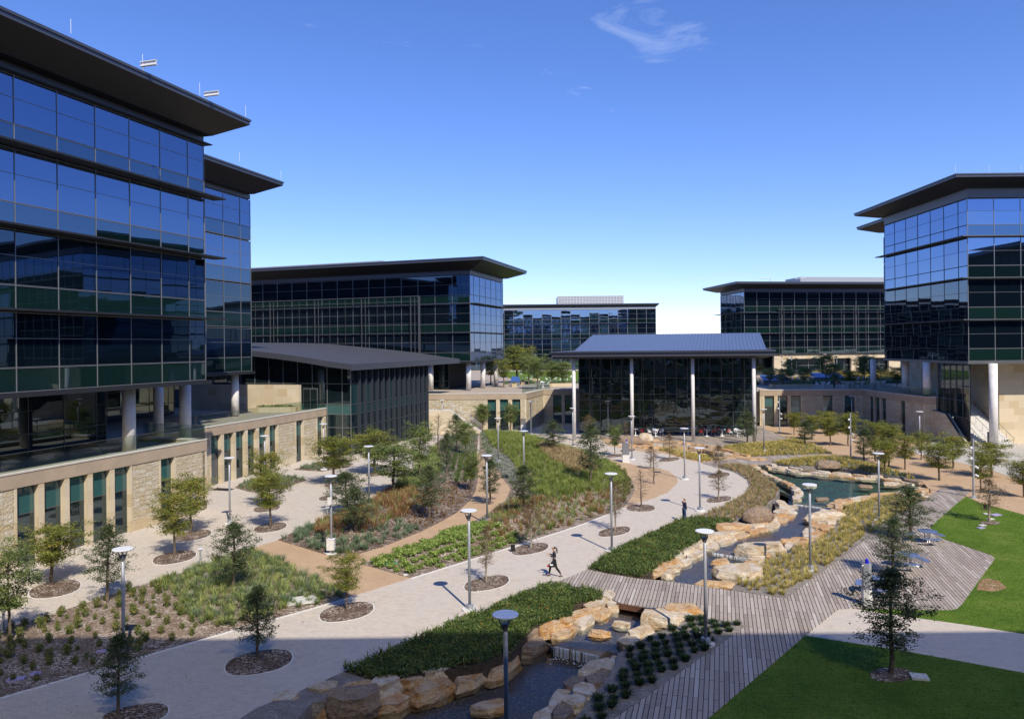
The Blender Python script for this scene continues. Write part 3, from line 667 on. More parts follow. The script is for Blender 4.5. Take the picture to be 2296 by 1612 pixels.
for z in (15.4, 20.35):
    shade(Cb, (PC, dC, nC, LC), z-.02, .35, 0, 0, .12, 'fascia'); shade(Cb, (PC, eC, n1, 18.7), z-.02, 1.2, 0, 1.2)
# projecting frame screen on two storeys
s0 = ray_line(942, 690, PC+nC*.9, dC)[0]; m = MB(); Q = PC+nC*.85+dC*s0; LS = 62
m.box(Q, dC, LS, .2, 21.75, 21.87, n=nC); m.box(Q, dC, LS, .1, 20.9, 20.97, n=nC); m.box(Q, dC, .35, .2, 10.7, 21.8, n=nC)
for zz in (17.1, 18.8, 12.1, 13.8): m.box(Q, dC, LS, .05, zz, zz+.04, n=nC)
for k in range(19):
    m.box(Q+dC*(1.9+3.28*k), dC, .05, .06, 10.7, 21.7, n=nC)
    if k % 3 == 0:
        for dd in (-.9, -.15): m.box(Q+dC*(1.9+3.28*k+dd), dC, .08, .12, 10.7, 21.7, n=nC)
m.build('screen_frame', M['frame'], Cb)
m = MB(); S = PC+dC*20+eC*6; m.box(S, dC, 30, 8, 27.4, 29.2, n=eC); m.build('roof_plant_screen', M['screen'], Cb)
for k in range(6):
    q = PC+dC*(.9+7.2*k)+eC*1.4; column(Cb, q.x, q.y, 5.5, 10.3, .44)
for k in (1, 2): q = PC+eC*(1.4+7.6*k)+dC*.9; column(Cb, q.x, q.y, 5.5, 10.3, .44)
Q = PC+dC*5.5+eC*3.5; ps = []; curtain(Cb, ps, Q, dC, nC, 50, [(5.5, 10.2)], .9, 3.0, fr='alum_dk', gl='glass_dk', sp='glass_dk'); merge([p[2] for p in ps]).build('lobby_glazing', M['glass_dk'], Cb)
m = MB(); m.prism([Q+eC*.1, Q+dC*50+eC*.1, Q+dC*50+eC*10, Q+eC*10], 5.5, 10.2); m.build('lobby_core', M['core'], Cb)
# F: far centre
PF = Vector((-104.4, 240.0)); dF = Vector((1, 0)); nF = Vector((0, -1)); LF = 150
Fb = thing('office_building', 'distant glass office building in the centre behind the pavilion, with a grey screened roof plant', 'building', (PF.x, PF.y, 5.5))
ps = []; curtain(Fb, ps, PF, dF, nF, LF, [(5.6, 10.3), (10.3, 15.2), (15.2, 19.9), (19.9, 24.4)], 0, 3.0, mw=.10)
finalize(Fb, ps)
polyF = [PF, PF+dF*LF, PF+dF*LF+Vector((0, 22)), PF+Vector((0, 22))]
m = MB(); m.prism(offpoly(polyF, -.12), 5.5, 24.4); m.build('core', M['core'], Fb)
m = MB(); m.prism(offpoly(polyF, .05), 24.4, 25.1); m.build('head_band', M['screen'], Fb)
roof(Fb, polyF, 25.1, 25.7, .2, .9, .4)
for z in (10.3, 15.2, 19.9): shade(Fb, (PF, dF, nF, LF), z, .4, 0, 0, .15, 'fascia')
m = MB(); Q = Vector(((1256-1150)*240/F, 246)); 
m.box(Q, dF, 21.4, 8, 26.2, 28.9, n=(0, 1)); m.build('roof_plant_screen', M['screen'], Fb)
m = MB()
for k in range(22): m.box(Q+Vector((k*1.0, 0)), dF, .12, .15, 26.1, 29.0, n=(0, -1))
for k in range(6): m.box(Q, dF, 21.4, .1, 26.4+k*.5, 26.5+k*.5, n=(0, -1))
m.build('screen_slats', M['pad'], Fb)
# G: right middle
PGc = Vector((54.9, 179.0)); dG = Vector((.988, .156)).normalized(); nG = Vector((dG.y, -dG.x)); eG = Vector((-.107, .994)); lG = Vector((-eG.y, eG.x))
Gb = thing('office_building', 'dark glass office building right of centre behind the terrace, cream stone ground floor', 'building', (PGc.x, PGc.y, 5.5))
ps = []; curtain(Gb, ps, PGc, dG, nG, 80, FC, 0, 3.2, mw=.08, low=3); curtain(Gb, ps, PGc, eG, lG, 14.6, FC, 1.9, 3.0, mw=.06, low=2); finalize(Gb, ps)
polyG = [PGc, PGc+dG*80, PGc+dG*80+eG*14.6, PGc+eG*14.6]
m = MB(); m.prism(offpoly(polyG, -.12), 10.5, 25.5); m.build('core', M['core'], Gb)
m = MB(); m.prism(offpoly(polyG, .03), 25.3, 26.2); m.build('head_band', M['fascia'], Gb)
m = MB(); m.prism(offpoly(polyG, .3), 10.2, 10.5); m.build('floor_edge', M['dark'], Gb)
roof(Gb, polyG, 26.1, 26.9, .8, 3.4, .5)
for z in (15.4, 20.35): shade(Gb, (PGc, dG, nG, 80), z-.02, .5, 1.0, 0, .14, 'fascia'); shade(Gb, (PGc, eG, lG, 14.6), z-.02, 1.4, 0, 1.0)
Q = PGc+dG*8.2+nG*.9; m = MB(); m.box(Q, dG, 60, .2, 21.75, 21.9, n=nG); m.box(Q, dG, 60, .1, 20.9, 21.0, n=nG)
for zz in (17.1, 18.8, 12.1, 13.8): m.box(Q, dG, 60, .05, zz, zz+.05, n=nG)
for k in range(18):
    m.box(Q+dG*(.1+3.2*k), dG, .07, .06, 10.7, 21.7, n=nG)
    if k % 3 == 0:
        for dd in (.5, 1.2): m.box(Q+dG*(.1+3.2*k+dd), dG, .09, .12, 10.7, 21.7, n=nG)
m.build('screen_frame', M['frame'], Gb)
m = MB(); S = PGc+dG*17+eG*5; m.box(S, dG, 34, 8, 27.2, 29.3, n=eG); m.build('roof_plant_screen', M['screen'], Gb)
m = MB(); S = PGc+dG*2+eG*.6
for k in (0, 9): q = S+dG*(5+k); m.tube([(q.x, q.y, 27.2), (q.x, q.y, 28.6), (q.x-2.6, q.y, 28.5)], .09, 6)
m.build('roof_davit_arm', M['pad'], Gb)
m = MB(); Q = PGc+dG*7.4+eG*.6
m.box(Q, dG, 74, .7, 9.3, 10.2, n=nG)
for a, b in ((0, 3.2), (13.0, 15.6), (20.0, 22.0), (30, 33), (40.5, 43), (47, 52), (60, 63)): m.box(Q+dG*a, dG, b-a, .62, 5.5, 9.35, n=nG)
m.build('stone_base', M['ashlar'], Gb)
m = MB(); m.box(Q+eG*.6, dG, 74, .1, 5.5, 9.3, n=nG); m.build('ground_floor_glazing', M['glass_dk'], Gb)
m = MB()
for k in range(24): m.box(Q+eG*.5+dG*(3.1*k), dG, .1, .15, 5.5, 9.3, n=nG)
m.box(Q+eG*.5, dG, 74, .12, 7.6, 7.7, n=nG); m.build('shopfront_frame', M['alum'], Gb)
m = MB(); m.prism([PGc+eG*3+dG*1, PGc+eG*3+dG*78, PGc+eG*14+dG*78, PGc+eG*14+dG*1], 5.5, 10.3); m.build('lobby_core', M['glass_dk'], Gb)
# H: right tower
PH = Vector((56.0, 93.0)); X_ = Vector((1, 0)); Y_ = Vector((.0076, 1)).normalized(); FH = [(10.58, 15.65), (15.65, 20.75), (20.75, 25.85), (25.85, 30.6)]
H = thing('office_building', 'blue glass office building with stacked sunshades and wide roof at the right edge', 'building', (PH.x, PH.y, 0))
ps = []
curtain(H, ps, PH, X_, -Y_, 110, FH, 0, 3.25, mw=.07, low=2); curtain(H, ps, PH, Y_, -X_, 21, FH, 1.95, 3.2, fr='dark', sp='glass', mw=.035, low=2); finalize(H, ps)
polyH = [PH, PH+X_*110, PH+X_*110+Y_*21, PH+Y_*21]
m = MB(); m.prism(offpoly(polyH, -.12), 10.6, 30.8); m.build('core', M['core'], H)
m = MB(); m.prism(offpoly(polyH, .03), 30.6, 31.9); m.build('head_band', M['fascia'], H)
m = MB(); m.prism(offpoly(polyH, .25), 10.25, 10.58); m.build('floor_edge', M['alum_dk'], H)
roof(H, polyH, 31.8, 32.5, .7, 3.1, .42)
for z in (15.65, 20.75, 25.85): shade(H, (PH, Y_, -X_, 21), z-.02, 1.0, .6, 1.0); shade(H, (PH, X_, -Y_, 110), z-.01, .75, 1.0, 0, .08, 'alum_dk')
for u in (2142, 2218, 2290): q = at_y(u, 392, 89.3); rods(H, [(q.x, q.y, 32.9)])
for x, y in ((58.6, 92.4),): column(H, x, y, 0, 10.3, .48)
for u, v in ((2078, 892), (2031, 882)):
    q = G(u, v, 5.5); column(H, q.x, q.y, 5.5, 10.3, .44)
column(H, 57.6, 121, 5.5, 10.3, .44)
PH2 = Vector((61.0, 117.0))
H2 = thing('office_building', 'sliver of a farther glass building and its dark eave behind the right-edge building', 'building', (PH2.x, PH2.y, 5.5))
ps = []; q = PH2; FH2 = [(10.5, 15.6), (15.6, 20.7), (20.7, 25.8), (25.8, 30.2)]
curtain(H2, ps, q, Y_, -X_, 7.2, FH2, 1.9, 3.1, fr='alum_dk', sp='glass'); finalize(H2, ps)
polyH2 = [q, q+X_*50, q+X_*50+Y_*7.2, q+Y_*7.2]; m = MB(); m.prism(offpoly(polyH2, -.1), 10.4, 30.4); m.build('core', M['core'], H2)
roof(H2, polyH2, 31.0, 31.9, .6, 3.0)
# glazed stair hall under H
SH = thing('stair_hall', 'dark glazed stair hall with sloping stone base under the right-edge building', 'building', (56.6, 93.3, 0))
m = MB(); m.box((56.3, 93.3), Y_, 7.0, .06, 3.4, 10.25, n=(1, 0)); m.build('hall_glazing', M['glass_dk'], SH)
m = MB(); 
for k in range(6): m.box((56.3, 93.35+k*1.38), Y_, .05, .07, 3.2, 10.25, n=(-1, 0))
for z in (3.5, 5.6, 7.5, 9.0): m.box((56.3, 93.3), Y_, 7.0, .07, z, z+.05, n=(-1, 0))
m.build('hall_frame', M['alum_dk'], SH)
m = MB(); o = [(55.6, 101.0, 0), (55.6, 93.2, 0), (55.6, 93.2, .3), (55.6, 97.5, 3.75), (55.6, 101.0, 3.9)]; uv = [(p[1], p[2]) for p in o]
m.face(o, uv); o2 = [(56.2, p[1], p[2]) for p in o]; m.face(o2[::-1], uv[::-1])
for i in range(5): j = (i+1) % 5; m.face([o[j], o[i], o2[i], o2[j]])
m.build('sloping_stone_base', M['stone'], SH)
m = MB(); m.tube([(55.7, 93.3, .45), (55.7, 97.5, 3.9)], .12, 6); m.box((56.3, 93.3), Y_, 3.6, .04, 0.2, 3.4, n=(1, 0)); m.build('sloping_frame', M['dark'], SH)
# outdoor stair and stone walls beside it
ST = thing('outdoor_stair', 'white concrete outdoor stair climbing beside the round column at right', 'stairs', (59.3, 93, 0))
m = MB(); ns = 30
for k in range(ns): m.cube(57.2, 61.6, 92.9+k*.34, 93.26+k*.34+(0 if k < ns-1 else 3), 0, (k+1)*5.5/ns)
m.build('steps', M['step'], ST)
for x in (57.35, 61.4, 59.3):
    m = MB(); m.tube([(x, 92.8, 1.05), (x, 92.9+ns*.34, 5.5+1.05)], .03, 6)
    for k in range(0, ns, 4): m.tube([(x, 93.0+k*.34, k*5.5/ns), (x, 93.0+k*.34, k*5.5/ns+1.05)], .022, 6)
    m.build('handrail', M['steel'], ST)
SW = thing('stone_wall', 'tall smooth limestone wall partly sunlit at the right edge under the building', 'wall', (70, 96.3, 0))
m = MB(); m.box((61.8, 96.3), X_, 60, .6, 0, 10.2, n=(0, 1)); m.box((61.75, 96.4), (0, 1), 24, .5, 0, 10.2, n=(1, 0)); m.build('wall', M['ashlar'], SW)

# camera-side building that throws the foreground shade
K = thing('office_building', 'office building behind the viewpoint', 'building', (0, -12, 0))
ps = []; PK = Vector((-62, -.9)); curtain(K, ps, PK, X_, Vector((0, 1)), 140, [(0, 5.5), (5.5, 10.5), (10.5, 15.5), (15.5, 20.5), (20.5, 25.5), (25.5, 30)], 0, 3.1)
fin = {}
for nm, mt, mb in ps: fin.setdefault((nm, mt), []).append(mb)
for (nm, mt), l in fin.items(): o = merge(l).build(nm+'_rows', M[mt], K); o['kind'] = 'stuff'
m = MB(); m.cube(-62, 78, -24, -1.05, 0, 30.5); m.build('core', M['core'], K)
m = MB()
for k in range(6): m.cube(-62, 78, -.85, -.6, k*5+0, k*5+1.7)
for k in range(48): m.cube(-62+k*2.95, -61.1+k*2.95, -.85, -.62, 0, 30)
m.build('added_bounce_bands', M['ashlar'], K)  # unseen pale bands added to bounce light into the foreground shade
m = MB(); m.cube(-66, 82, -26, -1.9, 31.6, 32.1); m.build('roof', M['fascia'], K)
m = MB()
for k in range(29): m.cube(-66, 82, -1.85+k*.28, -1.85+k*.28+.212, 32.0, 32.03)
m.build('added_sun_leak_slats', M['fascia'], K)  # unseen slats, gaps added so some sun brightens the foreground shade
for lab, x0, x1, y0, y1, zt in (('office building out of frame to the right', 85, 112, 18, 80, 29.0), ('office building out of frame to the left', -175, -104, 15, 118, 35.0)):
    t = thing('office_building', lab, 'building', ((x0+x1)/2, (y0+y1)/2, 0))
    m = MB(); m.cube(x0, x1, y0, y1, 0, zt-.6); m.build('wall', M['core'], t)
    m = MB(); m.cube(x0-3, x1+3, y0-3, y1+3, zt-.6, zt); m.build('roof', M['fascia'], t)
    m = MB(); xx = x0-.1 if x0 > 0 else x1
    for k in range(int((y1-y0)/3.2)): m.cube(xx, xx+.1, y0+k*3.2, y0+k*3.2+.08, 0, zt-.7)
    for k in range(1, int(zt/1.7)): m.cube(xx, xx+.1, y0, y1, k*1.7, k*1.7+.06)
    m.build('mullion_grid', M['dark'], t)

# D: curved roof hall
PD = Vector((-19.5, 91.5)); LD = 23.4
D = thing('curved_roof_hall', 'low dark hall with a sweeping curved charcoal roof and rows of vertical fins', 'building', (PD.x, PD.y, 0))
def prof(w_):
    xs = [-1.2, 0, 2.5, 8.3, 13, 21, 25, 32, 42]; zs = [10.9, 11.05, 11.5, 12.3, 12.75, 13.5, 13.85, 14.0, 13.9]; return float(np.mean([np.interp(w_+o, xs, zs) for o in np.linspace(-3.2, 3.2, 9)]))-.0
m = MB(); WS = [-1.1+i*.5 for i in range(80)]; SS = [-2.0, 34.0]
for a, b in zip(WS[:-1], WS[1:]):
    q = []
    for s_, w_ in ((SS[0], a), (SS[1], a), (SS[1], b), (SS[0], b)):
        p = PD+d1*s_-n1*w_; q.append((p.x, p.y, prof(w_)))
    m.face(q[::-1]); lo = [(p[0], p[1], p[2]-.5) for p in q]; m.face(lo)
    m.face([q[0], q[3], lo[3], lo[0]][::-1]); m.face([q[1], q[2], lo[2], lo[1]])
    if a == WS[0]: m.face([q[0], q[1], lo[1], lo[0]])
m.build('curved_roof', M['roofd'], D)
m = MB(); 
for a, b in zip(WS[:-1], WS[1:]):
    p = PD+d1*-2.06-n1*a; q = PD+d1*-2.06-n1*b; za, zb = prof(a), prof(b)
    m.face([(q.x, q.y, zb-.62), (p.x, p.y, za-.62), (p.x, p.y, za+.06), (q.x, q.y, zb+.06)]); 
p = PD+d1*-2.06+n1*1.14; q = PD+d1*34+n1*1.14; m.face([(p.x, p.y, 10.3), (q.x, q.y, 10.3), (q.x, q.y, 10.98), (p.x, p.y, 10.98)])
m.build('eave_trim', M['fascia'], D)
fm = MB(); xs = [0, 1.15] + [1.15+2.05*k for k in range(1, 18)]
lv = [0.0, 2.6, 5.2, 6.1, 8.7, 9.0]
rows = [(0, 3.3), (3.3, 4.9), (4.9, 6.1), (6.1, 8.6), (8.6, 10.5)]
ps = []
for a, b in zip(xs[:-1], xs[1:]):
    for i, (z0, z1) in enumerate(rows):
        if a > 4 and i < 2: continue
        ps.append(('window', 'glass_dk' if i != 2 else 'blind', slab(PD, -n1, -d1, a+.03, b-.03, z0+.03, z1-.03)))
for x in xs: fm.box(PD-n1*(x-.03), -n1, .06, .08, 0 if x < 4 else 5, prof(x)-.5, n=-d1)
for z0, z1 in rows: fm.box(PD, -n1, xs[-1] if z0 > 4 else 3.2, .07, z0+.0, z0+.06, n=-d1)
m = MB()
for k in range(66): m.box(PD-n1*(k*.5)-d1*.01, -n1, .5, .05, 10.5, prof(k*.5)-.45, n=-d1)
m.build('upper_glazing', M['glass_dk'], D)
fm.build('mullion_grid', M['alum'], D)
ys = [0]+[1.62*k for k in range(1, 15)]
for a, b in zip(ys[:-1], ys[1:]):
    for i, (z0, z1) in enumerate(rows): ps.append(('window', 'teal_dk' if (i == 2 or (i == 3 and rg.random() < .15)) else 'glass_dk', slab(PD, d1, n1, a+.03, b-.03, z0+.02, z1-.02)))
finalize(D, ps)
m = MB(); 
for z0, z1 in rows: m.box(PD, d1, LD, .05, z0, z0+.05, n=n1)
m.build('transom_grid', M['alum_dk'], D)
for y in ys[1:]:
    m = MB(); m.box(PD+d1*(y-.06), d1, .14, .42, 0, 10.3, n=n1); m.build('fin', M['fin'], D)
m = MB(); m.prism([PD-n1*.1+d1*.1, PD+d1*LD-n1*.1, PD+d1*LD-n1*33, PD+d1*.1-n1*33], 0, 10.8); m.build('core', M['core'], D)
q = ray_line(697, 880, PD-d1*.12, -n1)[1]
m = MB(); m.box(q.xy+n1*1.0-d1*.02, -n1, 2.0, .08, 5.5, 8.1, n=-d1); dr = m.build('door', M['alum_dk'], D)
m = MB(); m.box(q.xy+n1*.9-d1*.11, -n1, .85, .03, 5.65, 7.95, n=-d1); m.box(q.xy-n1*.05-d1*.11, -n1, .85, .03, 5.65, 7.95, n=-d1); o = m.build('door_glass', M['glass_dk'], dr); ORG[o] = ORG[D]

# pavilion
eP = Vector((.975, -.222)); bP = Vector((.222, .975))
PV = thing('glass_pavilion', 'glass dining pavilion with blue-grey ribbed metal roof and four slim white columns', 'building', (20, 108, 0))
g0, g1 = Vector((9.97, 113.3)), Vector((34.6, 107.7)); dp = (g1-g0).normalized(); LP = (g1-g0).length; npv = Vector((dp.y, -dp.x))
rowsP = [(0.03, 3.3), (3.3, 4.9), (4.9, 5.76), (5.76, 8.12), (8.12, 11.15)]
ps = []; fm = MB(); nb = 16; bw = LP/nb
for k in range(nb):
    for z0, z1 in rowsP: ps.append(('window', 'glass_pav', slab(g0, dp, npv, k*bw+.03, (k+1)*bw-.03, z0+.02, z1-.02, tilt=.009)))
for k in range(nb+1): fm.box(g0+dp*(k*bw-.03), dp, .055, .08, .03, 11.2, n=npv)
for z0, z1 in rowsP: fm.box(g0, dp, LP, .06, z0-.02, z0+.035, n=npv)
bp = Vector((-dp.y, dp.x))
for base, sd in ((g1, dp), (g0, -dp)):
    for k in range(8):
        for z0, z1 in rowsP: ps.append(('window', 'glass_pav', slab(base, bp, sd, k*1.7+.03, (k+1)*1.7-.03, z0+.02, z1-.02)))
        fm.box(base+bp*(k*1.7-.03), bp, .055, .08, .03, 11.2, n=sd)
finalize(PV, ps); fm.build('mullion_grid', M['alum_dk'], PV)
m = MB(); m.prism([g0+bp*.1+dp*.1, g1+bp*.1-dp*.1, g1+bp*13.5-dp*.1, g0+bp*13.5+dp*.1], 0, 11.3); m.build('core', M['core'], PV)
for x, y in ((8.44, 104.0), (16.15, 102.6), (24.0, 100.9), (31.4, 98.6)): column(PV, x, y, 0, 11.4, .235)
fl, fr_ = Vector((5.36, 103.0)), Vector((33.4, 96.6)); bl, br = Vector((11.4, 129)), Vector((40.5, 122.5))
outer = [fl, fr_, br, bl]; inner = [fl+eP*.9+bP*1.2, fr_-eP*.9+bP*1.2, br-eP*.9-bP*1, bl+eP*.9-bP*1]
m = MB(); 
for i in range(4):
    j = (i+1) % 4; f = [(outer[i].x, outer[i].y, 11.45), (outer[j].x, outer[j].y, 11.45), (inner[j].x, inner[j].y, 11.15), (inner[i].x, inner[i].y, 11.15)]; m.face(f[::-1])
m.prism(inner, 11.15, 11.3); m.build('soffit', M['soffit'], PV)
m = MB(); m.prism(outer, 11.46, 11.85); m.prism(offpoly(outer, .12), 11.85, 12.0); m.prism(offpoly(outer, .22), 12.0, 12.18); m.build('eave', M['fascia'], PV)
ra, rb, rc, rd = Vector((8.3, 102.3)), Vector((32.5, 96.8)), Vector((38.7, 118.3)), Vector((13.2, 123.8))
m = MB(); zf, zr = 12.2, 14.68
T = [(ra.x, ra.y, zf), (rb.x, rb.y, zf), (rc.x, rc.y, zr), (rd.x, rd.y, zr)]; m.face(T)
for i, j in ((1, 2), (2, 3), (3, 0)): m.face([(T[i][0], T[i][1], 12.0), (T[j][0], T[j][1], 12.0), T[j], T[i]])
for k in range(52):
    t = (k+.5)/52; a = ra.lerp(rb, t); b = rd.lerp(rc, t); m.tube([(a.x, a.y, zf+.03), (b.x, b.y, zr+.03)], .045, 4)
m.build('ribbed_roof', M['seam'], PV)
q = ray_line(1678, 0, g0, dp)
s = ray_line(1676, 905, g0, dp)[0]; sd = ray_line((2200+978/2.4957)/1.784, 930, g0, dp)[0]
m = MB(); m.box(g0+dp*(sd-.62)+npv*.09, dp, 1.3, .05, .03, 2.5, n=npv); dr = m.build('door', M['alum_dk'], PV)
m = MB(); m.box(g0+dp*(sd-.52)+npv*.15, dp, 1.1, .02, .15, 2.35, n=npv); o = m.build('door_glass', M['glass_dk'], dr); ORG[o] = ORG[PV]

# ---------------------------------------------------------------- terrace slab and retaining walls
TERR = [W(p) for p in [(-40.3, 12.0), (-25.2, 61.2)]]
W1a, W1b = Vector((-25, 61.8))-d1*52, Vector((-25, 61.8))
W2a = W1b-n1*6.2; W2b = Vector((-22.2, 94.4))
W3a, W3b = Vector((-13.4, 118.3)), Vector((2.1, 117.2)); W4a = Vector((5.2, 127.2)); W4b = Vector((11.2, 126.3))
W5a, W5b = Vector((39.0, 119.6)), Vector((54.6, 118.4)); W6b = Vector((54.9, 101.2)); W7b = Vector((56.1, 100.4))
ins = .75
TERR = [W1a-n1*ins, W1b-n1*ins-d1*.3, W2a-d1*.3, W2a-n1*.75, W2b-n1*.75, Vector((-30, 98)), Vector((-18, 117)), W3a+Vector((0, .75)), W3b+Vector((-.75, .75)), W4a+Vector((-.75, .75)), W4b+Vector((0, .75)), Vector((38.5, 121)), W5a+Vector((0, .75)), W5b+Vector((.75, .75)), W6b+Vector((.75, .6)), Vector((61.9, 101.5)), Vector((200, 101.5)), Vector((900, 1800)), Vector((-900, 1800)), Vector((-300, 10))]
struct('terrace', TERR, 0.5, 5.42, M['terr'])

def wall(lab, P0, P1, wins, zt=5.72, base=.0, rail=True, dropl=None, caps=.95, name='retaining_wall', th=.5, seal=True):
    P0, P1 = Vector(P0), Vector(P1); d = (P1-P0); L = d.length; d.normalize(); n = Vector((d.y, -d.x))
    r = thing(name, lab, 'wall', (P0.x, P0.y, 0))
    hz = zt-caps; segs = []; s = 0
    wins = sorted(wins)
    for a, b in wins: segs.append((s, a)); s = b
    segs.append((s, L))
    ms, mb_ = MB(), MB()
    for a, b in segs:
        if b-a < .05: continue
        if b-a > 1.4:
            ms.box(P0+d*(a+.16), d, b-a-.32, th, .75, hz, uo=a, n=-n); mb_.box(P0+d*a, d, b-a, th-.03, 0, .75, uo=a, n=-n)
            mb_.box(P0+d*a+n*.03, d, .16, th, .75, hz, n=-n); mb_.box(P0+d*(b-.16)+n*.03, d, .16, th, .75, hz, n=-n)
        else:
            mb_.box(P0+d*a+n*.03, d, b-a, th, 0, hz, uo=a, n=-n)
            if b-a > .7: ms.box(P0+d*(a+.2)+n*.06, d, b-a-.4, .1, .0, hz-.02, uo=a, n=-n)
    if ms.v: ms.build('split_stone_facing', M['stone'], r)
    mb_.build('smooth_stone_pier', M['ashlar'], r)
    m = MB(); m.box(P0+n*.06, d, L, th+.1, hz, zt-.1, n=-n); m.build('coping_band', M['coping'], r)
    m = MB(); m.box(P0+n*.10, d, L, th+.2, zt-.1, zt, n=-n); m.build('coping_top', M['copetop'], r)
    for a, b in wins:
        m = MB(); o = P0-n*.34
        m.box(o+d*a, d, b-a, .05, .05, hz, n=-n); wn = m.build('window', M['glass_dk'], r)
        m = MB(); f = .05; z2 = hz-1.75
        for x in (a, b-f): m.box(o+d*x+n*.03, d, f, .07, .05, hz, n=-n)
        for z in (.05, z2, hz-f): m.box(o+d*a+n*.03, d, b-a, .07, z, z+f, n=-n)
        k = m.build('frame', M['alum_dk'], wn); ORG[k] = ORG[r]
        m = MB(); m.box(o+d*(a+f)+n*.012, d, b-a-2*f, .02, z2+f, hz-f, n=-n); k = m.build('blind_pane', M['blind'], wn); ORG[k] = ORG[r]
    return r, d, n, L
def swin(P0, P1, us, v):
    d = (Vector(P1)-Vector(P0)).normalized(); n = Vector((d.y, -d.x)); return [(ray_line(a, v, P0, d)[0], ray_line(b, v, Vector(P0)-n*.30, d)[0]) for a, b in us] if P0[0] < 0 else [(ray_line(a, v, Vector(P0)-n*.30, d)[0], ray_line(b, v, P0, d)[0]) for a, b in us]
def railing(lab, pts, z=5.72, off=.12, h=1.1):
    P = [Vector(p) for p in pts]; r = thing('glass_railing', lab, 'railing', (P[0].x, P[0].y, z))
    cnt = 0
    for a, b in zip(P[:-1], P[1:]):
        d = b-a; L = d.length; d.normalize(); n = Vector((d.y, -d.x)); k = max(1, round(L/1.5)); w_ = L/k
        for i in range(k):
            m = MB(); m.box(a+d*(i*w_+.012)-n*off, d, w_-.024, .016, z-.02, z+h, n=-n); m.build('glass_panel', M['rail'], r); cnt += 1
        m = MB(); m.box(a-n*(off-.005), d, L, .03, z+h, z+h+.02, n=-n); m.build('top_edge', M['alum_dk'], r)
    return r
wA = swin(W1a, W1b, [(37.5,77.5),(99,136),(155.5,189),(208,239),(257,285),(361,384)], 1120)
sA = (W1b-W1a).length; wA = [(1.2, 2.9), (4.2, 5.9), (10, 11.7), (13, 14.7)]+wA
wall('sunlit split-face limestone retaining wall with tall windows, nearest on the left', W1a, W1b, [w_ for w_ in wA if w_[1] < sA-.3])
wall('short return end of the nearest left limestone wall', W1b, W1b-n1*6.2, [], name='return_wall')
w2_ = wall('limestone retaining wall with a door and tall windows beside the curved-roof hall', W2a, W2b, swin(W2a, W2b, [(473,489),(502,517.5),(529,544),(555.5,569),(581,594),(604.5,617),(664.5,675),(712,721)], 1010))
s_ = swin(W2a, W2b, [(473, 489)], 1060)[0]; m = MB(); o_ = W2a-w2_[2]*.30; m.box(o_+w2_[1]*(s_[0]+.1), w2_[1], s_[1]-s_[0]-.2, .05, .03, 2.5, n=-w2_[2]); dr_ = m.build('door', M['alum_dk'], w2_[0])
m = MB(); m.box(o_+w2_[2]*.04+w2_[1]*(s_[0]+.3), w2_[1], .05, .05, .9, 1.6, n=w2_[2]); k_ = m.build('door_handle', M['steel'], dr_); ORG[k_] = ORG[w2_[0]]
wall('limestone retaining wall with two tall windows behind the outdoor stair, left of the pavilion', W3a, W3b, swin(W3a, W3b, [(1093,1113),(1121,1140),(1148.5,1167.5)], 930))
wall('limestone return wall with three narrow windows near the pavilion', W3b, W4a, swin(W3b, W4a, [(1197,1201),(1203.5,1207),(1209,1212.5)], 920))
wall('limestone wall section tucked against the pavilion left side', W4a, W4b, swin(W4a, W4b, [(1240.4,1259.3),(1266.4,1282)], 920))
wall('shaded limestone retaining wall with tall windows right of the pavilion', W5a, W5b, swin(W5a, W5b, [(1713,1736),(1742.6,1765.7),(1772,1795.6),(1843.6,1867.4),(1892,1916.6)], 910))
wall('shaded limestone wall running towards the right-edge building', W5b, W6b, swin(W5b, W6b, [(1952.5,1958.5),(1965.4,1972.7),(1980,1987.2),(2022.6,2030.3)], 940))
wall('short smooth limestone wall end at the glazed stair hall', W6b, W7b, [], name='return_wall')
railing('long clear glass railing on the nearest left terrace wall', [W1a, W1b, W1b-n1*6.0])
railing('clear glass railing on the wall beside the curved-roof hall', [W2a, W2b])
railing('clear glass railing at the terrace corner left of the pavilion', [W3b-Vector((.5, 0)), W4a, W4a+Vector((1.2, -.1))])
railing('clear glass railing on the shaded wall beside the right-edge building', [W5b+Vector((-2, .1)), W5b, W6b, W7b])
# upper stone wall and skylight by the left buildings
q0 = G(574, 912, 5.5); q1 = G(645, 912, 5.5)
m = MB(); a = Vector((-33.2, 93.0)); m.box(a-n1*-8.0, -n1, 16, .5, 5.42, 8.6, uo=0, n=d1)
tag(m.build('screen_wall', M['ashlar']), 'plain cream limestone screen wall on the left terrace before the curved-roof hall', 'wall')
# ---------------------------------------------------------------- vegetation helpers
def arr(poly): return np.array([(p[0], p[1]) for p in poly])
def inside(P, xy):
    x, y = xy[:, 0], xy[:, 1]; r = np.zeros(len(xy), bool); k = len(P)
    for i in range(k):
        x0, y0 = P[i]; x1, y1 = P[(i+1) % k]
        c = ((y0 > y) != (y1 > y)); c &= x < (x1-x0)*(y-y0)/((y1-y0) if y1 != y0 else 1e-9)+x0; r ^= c
    return r
def edged(P, xy):
    d = np.full(len(xy), 1e9); k = len(P)
    for i in range(k):
        a = P[i]; b = P[(i+1) % k]; ab = b-a; t = np.clip(((xy-a)@ab)/max(ab@ab, 1e-9), 0, 1)
        d = np.minimum(d, np.hypot(*(xy-a-t[:, None]*ab).T))
    return d
MOUNDS = [(arr(BED3), 1.15, 6.0), (arr(BED2), .6, 5.0), (arr(BERM1), .45, 4.0), (arr(BERM2), .45, 3.5), (arr(BED1), .2, 3.0)]
